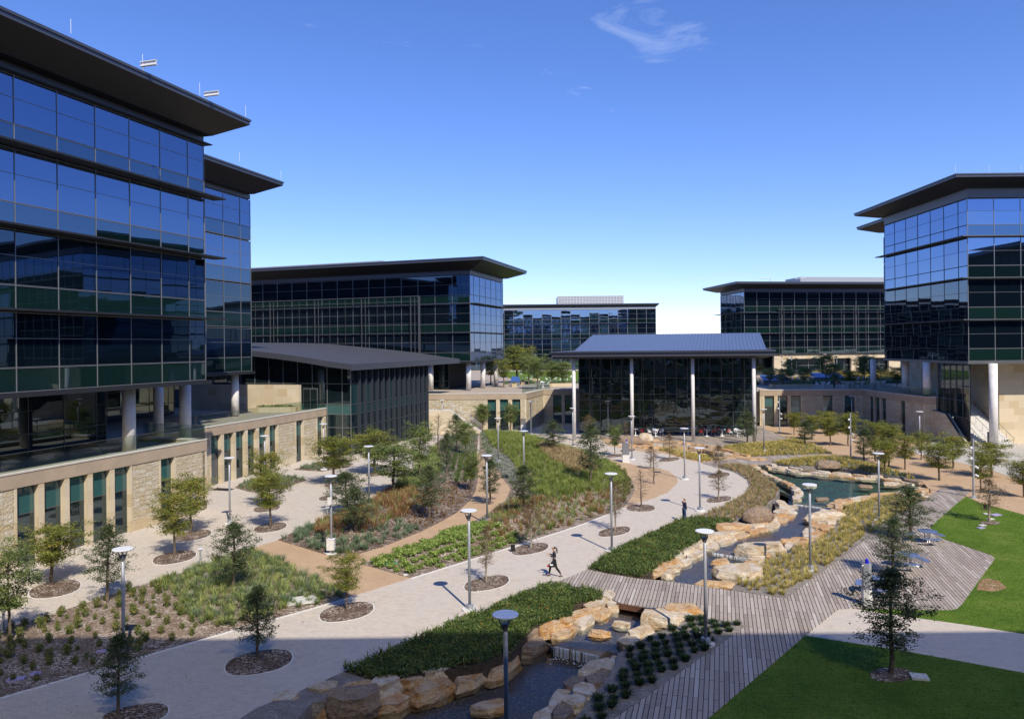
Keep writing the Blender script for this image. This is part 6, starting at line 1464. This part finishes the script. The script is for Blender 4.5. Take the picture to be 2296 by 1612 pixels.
# skylights and planters on the terrace
def tbox(u0, u1, v, depth, h, name, mat, label, cat, grp=None, z=5.42):
    a, b = G(u0, v, z), G(u1, v, z); b = Vector((b.x, a.y, z)); t = thing(name, label, cat, (a.x, a.y, z), 0, grp); return t, a, b.x-a.x
for u0, u1, v, lab in ((1712,1776,864,'blue-glazed skylight box on the terrace right of the pavilion'),(1826,1898,857,'blue-glazed skylight box on the terrace behind the white tables'),(1146,1166,866,'dark skylight box on the terrace beside the left terrace lamp'),(456,512,918,'low dark skylight box on the shaded left terrace')):
    t, a, L0 = tbox(u0, u1, v, 2, 1, 'skylight', None, lab, 'skylight', 'terrace skylights'); dp = 2.6
    m = MB(); z = 5.42; m.cube(a.x, a.x+L0, a.y, a.y+dp, z, z+.9); m.build('curb', M['grid'], t)
    m = MB(); p0 = [(a.x-.1, a.y-.1, z+.9), (a.x+L0+.1, a.y-.1, z+.9), (a.x+L0-.2, a.y+dp, z+1.75), (a.x+.2, a.y+dp, z+1.75)]; m.face(p0); bb = [(q[0], q[1], z+.88) for q in p0]
    for i in range(4): j = (i+1) % 4; m.face([bb[i], bb[j], p0[j], p0[i]])
    m.build('sloped_glazing', M['skyl'], t)
for u0, u1, v, lab in ((1731,1829,870,'long low limestone planter on the right terrace edge'),(1900,1990,862,'limestone planter behind the right terrace tables'),(1231,1283,867,'limestone planter on the terrace left of the pavilion'),(1194,1211,856,'short limestone planter at the right terrace lamp foot'),(1168,1178,862,'small limestone planter at the left terrace lamp foot'),(1148,1158,868,'small limestone planter beside the dark skylight'),(568,660,925,'planted bed edge on the left terrace before the screen wall')):
    t, a, L0 = tbox(u0, u1, v, 2, 1, 'planter', None, lab, 'planter', 'limestone planters'); z = 5.42; dp = 1.6
    m = MB(); m.cube(a.x, a.x+L0, a.y, a.y+.15, z, z+.62); m.cube(a.x, a.x+L0, a.y+dp-.15, a.y+dp, z, z+.62); m.cube(a.x, a.x+.15, a.y+.15, a.y+dp-.15, z, z+.62); m.cube(a.x+L0-.15, a.x+L0, a.y+.15, a.y+dp-.15, z, z+.62); m.build('trough', M['ashlar'], t)
    m = MB(); m.cube(a.x+.15, a.x+L0-.15, a.y+.15, a.y+dp-.15, z, z+.52); m.build('soil', M['mulch'], t)
    k = int(L0*14); b_ = np.column_stack([RNG.uniform(.2, L0-.2, k), RNG.uniform(.2, dp-.2, k), np.full(k, .5)]); v_ = blades(b_, np.full(k, .5), .5, 10, .05, .8)
    link('planting', npmesh('planting', *v_[:3], M['grass_g'], v_[3]), t)
p = G(1705.5, 854, 5.45); t = thing('traffic_cone', 'orange traffic cone on the terrace beside the first skylight', 'cone', tuple(p))
m = MB(); m.cube(p.x-.2, p.x+.2, p.y-.2, p.y+.2, p.z, p.z+.04); m.build('base', M['black'], t); m = MB(); m.lathe([(.16, .04), (.04, .75)], tuple(p), 14); m.build('cone', M['orange'], t)
# information pillars
def pillar(u, v, w_, h_, hb, lab, logo=False):
    p = G(u, v); t = thing('information_pillar', lab, 'sign pillar', (p.x, p.y, 0)); m = MB(); m.cube(p.x-w_/2, p.x+w_/2, p.y-.2, p.y+.2, 0, hb); m.build('stone_foot', M['pad'], t)
    m = MB(); m.cube(p.x-w_/2+.01, p.x+w_/2-.01, p.y-.19, p.y+.19, hb, h_); s_ = m.build('sign_body', M['grid'] if not logo else M['steel'], t)
    if logo: m = MB(); m.cube(p.x-.30, p.x-.14, p.y-.20, p.y-.19, h_-.28, h_-.14); o = m.build('red_mark', M['red'], s_); ORG[o] = ORG[t]
pillar(1403, 1036.5, .74, 2.1, .85, 'dark grey sign pillar on a cream foot at the tip of the granite clearing')
pillar(1173.5, 966, .78, 1.9, .95, 'silver sign pillar with a red mark beside the wall door left of the pavilion', True)
pillar(2222, 1003, .7, 1.9, .6, 'grey sign pillar at the foot of the outdoor stair at right')
def beacon(p, z): 
    m = MB(); m.lathe([(.10, 0), (.10, .05), (.085, .06), (.09, .14), (.06, .20), (.02, .22)], (p.x, p.y, z), 16); return m
p = G(1944.5, 1358.5); t = thing('emergency_pillar', 'grey and cream emergency call pillar with a blue beacon on the boardwalk terrace', 'emergency pillar', (p.x, p.y, 0))
def chamf(w_): return [Vector((p.x-w_, p.y-w_*.3)), Vector((p.x+w_*.1, p.y-w_)), Vector((p.x+w_, p.y-w_*.5)), Vector((p.x+w_, p.y+w_)), Vector((p.x-w_, p.y+w_))]
m = MB(); m.prism(chamf(.20), 0, .82); m.build('stone_foot', M['pad'], t); m = MB(); m.prism(chamf(.185), .82, 2.12); m.build('pillar_body', M['polem'], t); beacon(p, 2.12).build('blue_beacon', M['bluelamp'], t)
m = MB(); m.lathe([(.03, 0), (.05, .03), (.03, .07)], (p.x-.22, p.y-.02, 1.98), 10); m.build('camera_knob', M['white'], t)
p = G(1405, 1014); t = thing('emergency_pillar', 'slim far emergency post with a blue beacon behind the dark grey sign pillar', 'emergency pillar', (p.x, p.y, 0))
m = MB(); m.cube(p.x-.12, p.x+.12, p.y-.12, p.y+.12, 0, 1.35); m.build('pillar_body', M['polem'], t); beacon(p, 1.35).build('blue_beacon', M['bluelamp'], t)

# picnic tables
def picnic(u, v, rz, lab):
    p = G(u, v, .78); t = thing('picnic_table', lab, 'picnic table', (p.x, p.y, .034), rz, 'blue round picnic tables'); ORG[t] = Vector((0, 0, 0))
    m = MB(); m.lathe([(.55, .73), (.58, .74), (.58, .765), (.57, .77)], (0, 0, 0), 40); m.build('table_top', M['blue'], t)
    m = MB()
    for k in range(3):
        a = 2.094*k; c, s = math.cos(a), math.sin(a)
        for o in (-.07, .07): m.tube([(c*.22-s*o, s*.22+c*o, .73), (c*.12-s*o, s*.12+c*o, .35), (c*.25-s*o, s*.25+c*o, .05), (c*.55-s*o, s*.55+c*o, .03), (c*.85-s*o, s*.85+c*o, .16), (c*.95-s*o, s*.95+c*o, .42)], .018, 6)
    m.build('steel_frame', M['steel'], t)
    for k in range(3):
        a = 2.094*k; m = MB(); K_ = 12
        for i in range(K_):
            a0 = a-.52+1.04*i/K_; a1 = a-.52+1.04*(i+1)/K_; f = [(math.cos(a0)*.80, math.sin(a0)*.80), (math.cos(a0)*1.12, math.sin(a0)*1.12), (math.cos(a1)*1.12, math.sin(a1)*1.12), (math.cos(a1)*.80, math.sin(a1)*.80)]
            T_ = [(x, y, .46) for x, y in f]; Bt = [(x, y, .43) for x, y in f]; m.face(T_); m.face(Bt[::-1]); m.face([Bt[1], Bt[2], T_[2], T_[1]]); m.face([Bt[3], Bt[0], T_[0], T_[3]])
            if i == 0: m.face([Bt[0], Bt[1], T_[1], T_[0]])
            if i == K_-1: m.face([Bt[2], Bt[3], T_[3], T_[2]])
        m.build('curved_seat', M['blue'], t)
    return p
picnic(2078.8, 1190, .35, 'blue round picnic table nearest the sunny lawn')
picnic(2036, 1243, .1, 'blue round picnic table half hidden behind the dense dark oak')
p3 = picnic(1970, 1298, .5, 'blue round picnic table beside the emergency pillar with a person seated')

# lids and small ground things
def lid(u, v, sx, sy, h_, rz, mat, name, lab, cat='valve lid', grp=None, rnd=False):
    p = G(u, v); z = float(hgt([(p.x, p.y)])[0])+.03; t = thing(name, lab, cat, (p.x, p.y, z), rz, grp); ORG[t] = Vector((0, 0, 0)); m = MB()
    if rnd: m.lathe([(sx/2, 0), (sx/2, h_*.8), (sx/2*.9, h_)], (0, 0, 0), 18)
    else: m.cube(-sx/2, sx/2, -sy/2, sy/2, 0, h_); 
    m.build('cover', M[mat], t)
    m = MB()
    for x in (-.3, .3):
        for y in (-.3, .3): m.cube(x*sx-.02, x*sx+.02, y*sy-.02, y*sy+.02, h_-.004, h_+.004)
    m.build('bolt', M['black'], t)
for u, v, s_, rnd, lab in ((36,1528,.6,0,'lilac square valve lid in the dark front bed corner'),(79,1516,.42,1,'lilac round valve lid in the dark front bed'),(229,1467,.4,0,'lilac valve lid in the shaded front bed left of the dark oak'),(2211,1153,.4,1,'pale round lid just left of the rusty lawn tree'),(2232,1155.5,.8,0,'lilac long lid right of the rusty lawn tree'),(2221,1165,.5,0,'pale small lid at the rusty lawn tree foot'),(2202,1179,.5,0,'pale lid on the sunny lawn, upper of two'),(2199,1185,.5,0,'lilac lid on the sunny lawn, lower of two')):
    lid(u, v, s_, s_*.6, .05, .3, 'purple' if 'lilac' in lab else 'lid', 'valve_lid', lab, rnd=rnd)
lid(2061, 1521, .62, .5, .09, -.25, 'lid', 'valve_lid', 'large pale lid beside the mulch ring in the shaded lawn')
lid(677, 1351, 1.5, 1.1, .10, .35, 'lid', 'concrete_lid', 'white concrete slab lying in the front bed grass', 'slab')
lid(878, 1268, .7, .45, .06, .2, 'green_lid', 'valve_lid', 'green valve lid among the lime-green rows')
lid(909, 1290, .3, .3, .05, 0, 'lid', 'valve_lid', 'small white round lid at the corner of the lime-green rows', rnd=True)
p = G(2209, 1142); m = MB(); m.lathe([(.12, 0), (.12, .35), (.10, .38)], (p.x, p.y, .02), 14); tag(m.build('lawn_uplight', M['black']), 'short black cylinder light in the sunny lawn corner', 'light')
p = G(497.5, 1096); m = MB(); m.box((p.x-.9, p.y-.5), n1, 1.9, 1.0, .004, .03); tag(m.build('door_mat', M['black']), 'black door mat in front of the wall door at left', 'mat')
p = G(1150, 1236); m = MB(); m.cube(p.x-.14, p.x+.14, p.y-.1, p.y+.1, 0, .42); tag(m.build('path_light', M['black']), 'small black box light left of the staked sapling oval', 'light')
# tree stakes
p = GM(1190, 1228); t = thing('tree_stakes', 'thin guy stakes tied round the rusty sapling left of the walking woman', 'tree stakes', tuple(p))
for a in (.6, 2.6, 4.7):
    m = MB(); m.tube([(p.x+math.cos(a)*.7, p.y+math.sin(a)*.7, p.z), (p.x+math.cos(a)*.05, p.y+math.sin(a)*.05, p.z+1.4)], .012, 5); m.build('stake', M['grid'], t)
# left outdoor stair by the cream wall
p = Vector((-12.4, 114.4)); SL = thing('outdoor_stair', 'pale outdoor stair with steel rails descending along the cream wall left of centre', 'stairs', (-8, 115, 0))
m = MB(); nst = 20
for k in range(nst):
    x = -9.4+k*.24; m.cube(x, x+.25, 113.6, 116.2, 0, 3.4*(1-(k+1)/nst)+.01)
m.cube(-13.2, -9.4, 113.6, 116.6, 0, 3.4); m.build('steps', M['step'], SL)
m = MB(); m.cube(-13.3, -9.4, 113.35, 113.6, 0, 3.42); f = [(-9.4, 113.45, 0), (-4.6, 113.45, 0), (-9.4, 113.45, 3.4)]; m.face(f); m.face([(q[0], 113.6, q[2]) for q in f][::-1]); m.face([f[1], f[2], (-9.4, 113.6, 3.4), (-4.6, 113.6, 0)][::-1]); m.build('side_wall', M['ashlar'], SL)
for y in (113.7, 116.1):
    m = MB(); m.tube([(-13.2, y, 4.4), (-9.4, y, 4.4), (-4.7, y, 1.0)], .025, 6)
    for k in range(7): x = -13+k*1.3; z = 3.4 if x < -9.4 else 3.4*(1-(x+9.4)/4.8); m.tube([(x, y, z), (x, y, z+1.0)], .018, 5)
    m.build('handrail', M['polem'], SL)
# round wall lights
for P_, d_, u, v, lab in ((W2a, d1, 682, 1001, 'round vent disc low on the stone wall under the pale tree'),):
    pass

# ---------------------------------------------------------------- people
M['skin'] = simple('skin', (.42, .24, .16), .6); M['hair'] = simple('black_hair', (.010, .009, .009), .45)
M['navy'] = simple('navy_cloth', (.012, .016, .032), .85); M['blackc'] = simple('black_cloth', (.010, .010, .012), .85); M['knit'] = simple('dark_blue_knit', (.045, .050, .085), .9, var=.15, scale=20)
M['jeans'] = simple('blue_denim', (.035, .075, .16), .85, var=.2, scale=14); M['whitec'] = simple('white_cloth', (.75, .75, .76), .8)
def skin(name, nodes, edges, mat, parent, root=0, sub=2):
    me = bpy.data.meshes.new(name); names = list(nodes); me.from_pydata([nodes[k][0] for k in names], [(names.index(a), names.index(b)) for a, b in edges], []); o = bpy.data.objects.new(name, me); COL.objects.link(o)
    sm = o.modifiers.new('s', 'SKIN'); sm.use_smooth_shade = True; sm.branch_smoothing = .6; sub_ = o.modifiers.new('u', 'SUBSURF'); sub_.levels = sub; sub_.render_levels = sub
    for i, k in enumerate(names):
        r_ = nodes[k][1]; r_ = r_ if hasattr(r_, '__len__') else (r_, r_); me.skin_vertices[0].data[i].radius = r_; me.skin_vertices[0].data[i].use_root = (i == root)
    dg_ = bpy.context.evaluated_depsgraph_get(); nm = bpy.data.meshes.new_from_object(o.evaluated_get(dg_)); o.modifiers.clear(); o.data = nm; nm.name = name; nm.materials.clear(); nm.materials.append(M[mat])
    o.parent = parent; return o
def person(loc, rz, label, J, cl, hair='short', scale=1.0, bag=None):
    t = thing('person', label, 'person', tuple(loc), rz, None, (scale,)*3); n = {}
    def add(k, p_, r_): n[k] = (tuple(p_), r_)
    V = Vector; g_ = {k: V(v) for k, v in J.items()}
    add('pelvis', g_['pelvis'], (.135, .10)); add('belly', g_['pelvis'].lerp(g_['chest'], .45), (.115, .09)); add('chest', g_['chest'], (.145, .10)); add('neck', g_['neck'], .052); add('jaw', g_['head']+V((0, .02, -.055)), (.062, .07)); add('head', g_['head']+V((0, 0, .03)), (.074, .088)); add('crown', g_['head']+V((0, -.005, .085)), (.06, .07)); add('nose', g_['head']+V((0, .105, 0)), .012)
    E = [('pelvis', 'belly'), ('belly', 'chest'), ('chest', 'neck'), ('neck', 'jaw'), ('jaw', 'head'), ('head', 'crown'), ('head', 'nose')]
    for s in 'lr':
        add('sh'+s, g_['sh'+s], .055); add('el'+s, g_['el'+s], .040); add('wr'+s, g_['wr'+s], .026)
        dr = (g_['wr'+s]-g_['el'+s]).normalized(); pm = g_['wr'+s]+dr*.07; add('pa'+s, pm, (.034, .018)); E += [('chest', 'sh'+s), ('sh'+s, 'el'+s), ('el'+s, 'wr'+s), ('wr'+s, 'pa'+s)]
        sd = dr.cross(V((0, 0, 1))); sd = sd.normalized() if sd.length > .1 else V((0, 1, 0)); cr = sd.cross(dr).normalized()*-1
        for i, (of, ln) in enumerate(((-.027, .062), (-.009, .074), (.009, .070), (.027, .055))):
            a = pm+dr*.022+sd*of; b = a+dr*ln*.5+cr*.008; c = b+dr*ln*.4+cr*.025; add(f'f{i}a'+s, a, .0085); add(f'f{i}b'+s, b, .008); add(f'f{i}c'+s, c, .0065); E += [('pa'+s, f'f{i}a'+s), (f'f{i}a'+s, f'f{i}b'+s), (f'f{i}b'+s, f'f{i}c'+s)]
        a = pm-dr*.025-sd*.034; b = a+dr*.035-sd*.018+cr*.01; add('ta'+s, a, .010); add('tb'+s, b, .008); E += [('pa'+s, 'ta'+s), ('ta'+s, 'tb'+s)]
        add('hi'+s, g_['hi'+s], .085); add('kn'+s, g_['kn'+s], .054); add('ca'+s, g_['kn'+s].lerp(g_['an'+s], .3)+V((0, -.01, 0)), .052); add('an'+s, g_['an'+s], .034); add('to'+s, g_['to'+s], (.036, .022)); E += [('pelvis', 'hi'+s), ('hi'+s, 'kn'+s), ('kn'+s, 'ca'+s), ('ca'+s, 'an'+s), ('an'+s, 'to'+s)]
    skin('body', n, E, 'skin', t, 0, 1)
    def sub(name, keys, mat, g=.016, extra=None):
        nn = {k: (n[k][0], tuple(x+g for x in (n[k][1] if hasattr(n[k][1], '__len__') else (n[k][1],)*2))) for k in keys}
        if extra: nn.update(extra)
        return skin(name, nn, [e for e in E if e[0] in nn and e[1] in nn]+([x for x in (cl.get('extra') or []) if x[0] in nn and x[1] in nn]), mat, t, 0, 2)
    ex = {}
    for s in 'lr': ex['cu'+s] = (tuple(V(n['el'+s][0]).lerp(V(n['wr'+s][0]), .9)), .034)
    nn = {k: (n[k][0], tuple(x+.016 for x in (n[k][1] if hasattr(n[k][1], '__len__') else (n[k][1],)*2))) for k in ('belly', 'chest', 'shl', 'shr', 'ell', 'elr')}; nn['hem'] = (tuple(V(n['pelvis'][0]).lerp(V(n['belly'][0]), .12)), (.155, .125)); nn.update(ex); nn['collar'] = (tuple(V(n['chest'][0]).lerp(V(n['neck'][0]), .72)), (.07, .06))
    skin(cl['top'][0], {**{'belly': nn['belly']}, **nn}, [('hem', 'belly'), ('belly', 'chest'), ('chest', 'collar'), ('chest', 'shl'), ('chest', 'shr'), ('shl', 'ell'), ('shr', 'elr'), ('ell', 'cul'), ('elr', 'cur')], cl['top'][1], t)
    nn = {k: (n[k][0], tuple(x+.016 for x in (n[k][1] if hasattr(n[k][1], '__len__') else (n[k][1],)*2))) for k in ('pelvis', 'hil', 'hir', 'knl', 'knr', 'cal', 'car')}; nn['waist'] = (tuple(V(n['pelvis'][0]).lerp(V(n['belly'][0]), .85)), (.150, .125))
    for s in 'lr': nn['cf'+s] = (tuple(V(n['kn'+s][0]).lerp(V(n['an'+s][0]), cl.get('cuff', .9))), .046)
    skin('trousers', nn, [('waist', 'pelvis'), ('pelvis', 'hil'), ('pelvis', 'hir'), ('hil', 'knl'), ('hir', 'knr'), ('knl', 'cal'), ('knr', 'car'), ('cal', 'cfl'), ('car', 'cfr')], cl['legs'], t)
    for s in 'lr':
        a, b = V(n['an'+s][0]), V(n['to'+s][0]); skin('shoe', {'h': (tuple(a+V((0, -.03, -.045))), .034), 'm': (tuple(a.lerp(b, .5)+V((0, 0, -.02))), (.040, .03)), 't': (tuple(b), (.040, .022))}, [('h', 'm'), ('m', 't')], 'black', t)
        if cl.get('heel'): m = MB(); q = a+V((0, -.05, -.06)); m.tube([tuple(q), (q.x, q.y-.01, q.z-.055)], [.026, .022], 8); ORG[t] = V((0, 0, 0)); m.build('heel', M['black'], t)
    h_ = g_['head']
    hn = {'a': (tuple(h_+V((0, -.03, .07))), (.092, .098)), 'b': (tuple(h_+V((0, -.055, 0))), (.085, .06))}; he = [('a', 'b')]
    if hair == 'pony': hn.update({'c': (tuple(h_+V((0, -.15, .02))), .035), 'd': (tuple(h_+V((0, -.19, -.10))), .048), 'e': (tuple(h_+V((0, -.20, -.24))), .03), 'f': (tuple(h_+V((0, -.19, -.32))), .012)}); he += [('b', 'c'), ('c', 'd'), ('d', 'e'), ('e', 'f')]
    skin('hair', hn, he, 'hair', t)
    if hair == 'beard': skin('beard', {'a': (tuple(h_+V((0, .055, -.085))), (.06, .04)), 'b': (tuple(h_+V((0, .03, -.11))), (.05, .035))}, [('a', 'b')], 'hair', t)
    ORG[t] = V((0, 0, 0)); m = MB()
    for sx in (-.03, .03): m.lathe([(.004, -.008), (.011, 0), (.004, .008)], tuple(h_+V((sx, .088, .022))), 8)
    m.build('eyes', M['black'], t); return t
# woman walking towards the left: local +y is forward
wp = G(1243.5, 1292.2); wp.z = .0
JW = dict(pelvis=(0, 0, .96), chest=(0, .0, 1.30), neck=(0, .01, 1.47), head=(0, .05, 1.57), shl=(-.16, .0, 1.40), shr=(.16, .0, 1.40), ell=(-.20, .04, 1.13), wrl=(-.17, .27, 1.20), elr=(.20, .06, 1.13), wrr=(.16, .30, 1.22),
          hil=(-.085, .0, .90), knl=(-.09, -.10, .50), anl=(-.09, -.36, .14), tol=(-.09, -.24, .03), hir=(.085, .0, .90), knr=(.09, .23, .52), anr=(.09, .30, .12), tor=(.09, .44, .035))
wm = person(wp, R(90), 'woman with a black ponytail in a dark blazer striding left along the main path', JW, dict(top=('blazer', 'navy'), legs='blackc', cuff=.93, heel=True), 'pony', 1.02)
skin('white_shirt', {'a': ((0, -.01, 1.02), (.155, .125)), 'b': ((0, -.02, .95), (.165, .135))}, [('a', 'b')], 'whitec', wm); skin('shirt_collar', {'a': ((0, .03, 1.44), (.06, .06)), 'b': ((0, .03, 1.47), (.055, .055))}, [('a', 'b')], 'whitec', wm)
bw_ = Vector((wp.x-.16, wp.y-.26, 0)); hb = thing('handbag', 'black and white handbag with a red end hanging from the walking woman arm', 'handbag', (bw_.x, bw_.y, .62))
ORG[hb] = Vector((0, 0, 0))
skin('bag_body', {'a': ((-.22, 0, .06), (.07, .09)), 'b': ((0, 0, .10), (.09, .13)), 'c': ((.20, 0, .04), (.07, .08))}, [('a', 'b'), ('b', 'c')], 'blackc', hb)
m = MB(); m.tube([(-.12, -.07, .14), (0, -.09, .12), (.05, -.08, .15)], .045, 6); m.build('white_panel', M['whitec'], hb); m = MB(); m.tube([(-.24, -.03, .02), (-.20, -.03, .12)], .05, 6); m.build('red_panel', M['red'], hb)
m = MB(); m.tube([(-.14, .02, .16), (-.03, .05, .50), (.0, .08, .52), (.10, .02, .16)], .010, 5); m.build('strap', M['steel'], hb)
# man on the phone, body turned right
mp_ = G(1534, 1169.5)
JM = dict(pelvis=(0, 0, .98), chest=(0, .03, 1.34), neck=(0, .02, 1.52), head=(0, .06, 1.63), shl=(-.19, .0, 1.44), shr=(.19, .0, 1.44), ell=(-.24, .22, 1.22), wrl=(-.12, .20, 1.47), elr=(.22, .0, 1.14), wrr=(.18, .12, .90),
          hil=(-.09, .0, .92), knl=(-.10, .02, .50), anl=(-.10, -.01, .09), tol=(-.11, .13, .03), hir=(.09, .0, .92), knr=(.10, .03, .50), anr=(.11, .02, .09), tor=(.13, .16, .03))
person(mp_, R(-62), 'bearded man in a dark blue pullover and jeans standing with a phone at his ear', JM, dict(top=('pullover', 'knit'), legs='jeans', cuff=.97), 'beard', 1.0)
q = Vector((-.115, .16, 1.57)); cz, sz = math.cos(R(-62)), math.sin(R(-62)); m = MB(); m.cube(-.035, .035, -.006, .006, 0, .13); o = m.build('phone', M['black'], loc=(0, 0, 0)); o.location = (mp_.x+q.x*cz-q.y*sz, mp_.y+q.x*sz+q.y*cz, 1.49); tag(o, 'dark phone held to the ear of the standing bearded man', 'phone')
q = Vector((.18, .17, .78)); m = MB(); m.cube(-.05, .05, -.012, .012, 0, .13); o = m.build('paper', M['whitec'], loc=(0, 0, 0)); o.location = (mp_.x+q.x*cz-q.y*sz, mp_.y+q.x*sz+q.y*cz, .76); tag(o, 'white paper cup sleeve held low by the standing bearded man', 'paper')
# terrace person
tp_ = G(1870.5, 870, 5.45)
person(tp_, R(-150), 'distant person in dark clothes standing among the white terrace tables', {k: v for k, v in JM.items()} | dict(ell=(-.22, .08, 1.16), wrl=(-.18, .25, 1.05)), dict(top=('jacket', 'blackc'), legs='blackc', cuff=.97), 'short', 1.0)
m = MB(); m.lathe([(.10, 0), (.17, .1), (.16, .4), (.08, .52)], (0, 0, 0), 12); o = m.build('red_backpack', M['red'], loc=(0, 0, 0)); o.location = (tp_.x+.75, tp_.y+.1, 5.45+.62); 
tc2 = G(1877, 870, 5.45); m = MB(); m.lathe([(.28, 0), (.30, .55), (.24, .62)], (0, 0, 0), 16); o2 = m.build('stool', M['black'], loc=(tc2.x, tc2.y, 5.45)); o2.location = (tc2.x, tc2.y, 5.45); o.location = (tc2.x, tc2.y, 6.06)
tag(o, 'red backpack on a dark drum right of the standing terrace person', 'backpack'); tag(o2, 'dark drum stool under the red backpack on the terrace', 'stool')
# seated person at the picnic table
JS = dict(pelvis=(0, 0, .54), chest=(0, .10, .90), neck=(0, .17, 1.06), head=(0, .25, 1.15), shl=(-.18, .12, 1.0), shr=(.18, .12, 1.0), ell=(-.24, .30, .80), wrl=(-.12, .48, .82), elr=(.24, .30, .80), wrr=(.12, .48, .82),
          hil=(-.09, .03, .53), knl=(-.12, .42, .54), anl=(-.12, .40, .12), tol=(-.12, .54, .05), hir=(.09, .03, .53), knr=(.12, .42, .54), anr=(.12, .38, .12), tor=(.12, .52, .05))
sp_ = Vector((p3.x+.35, p3.y-.90, .034)); person(sp_, R(20), 'person in dark clothes seated at the blue table behind the emergency pillar', JS, dict(top=('jacket', 'navy'), legs='jeans', cuff=.95), 'short', 1.0)
m = MB(); m.cube(-.16, .16, -.11, .11, 0, .02); m.cube(.2, .3, -.05, .05, 0, .03); o = m.build('papers', M['whitec'], loc=(p3.x+.1, p3.y-.2, .81)); o.location = (p3.x+.1, p3.y-.2, .806); tag(o, 'white papers lying on the blue table beside the emergency pillar', 'papers')
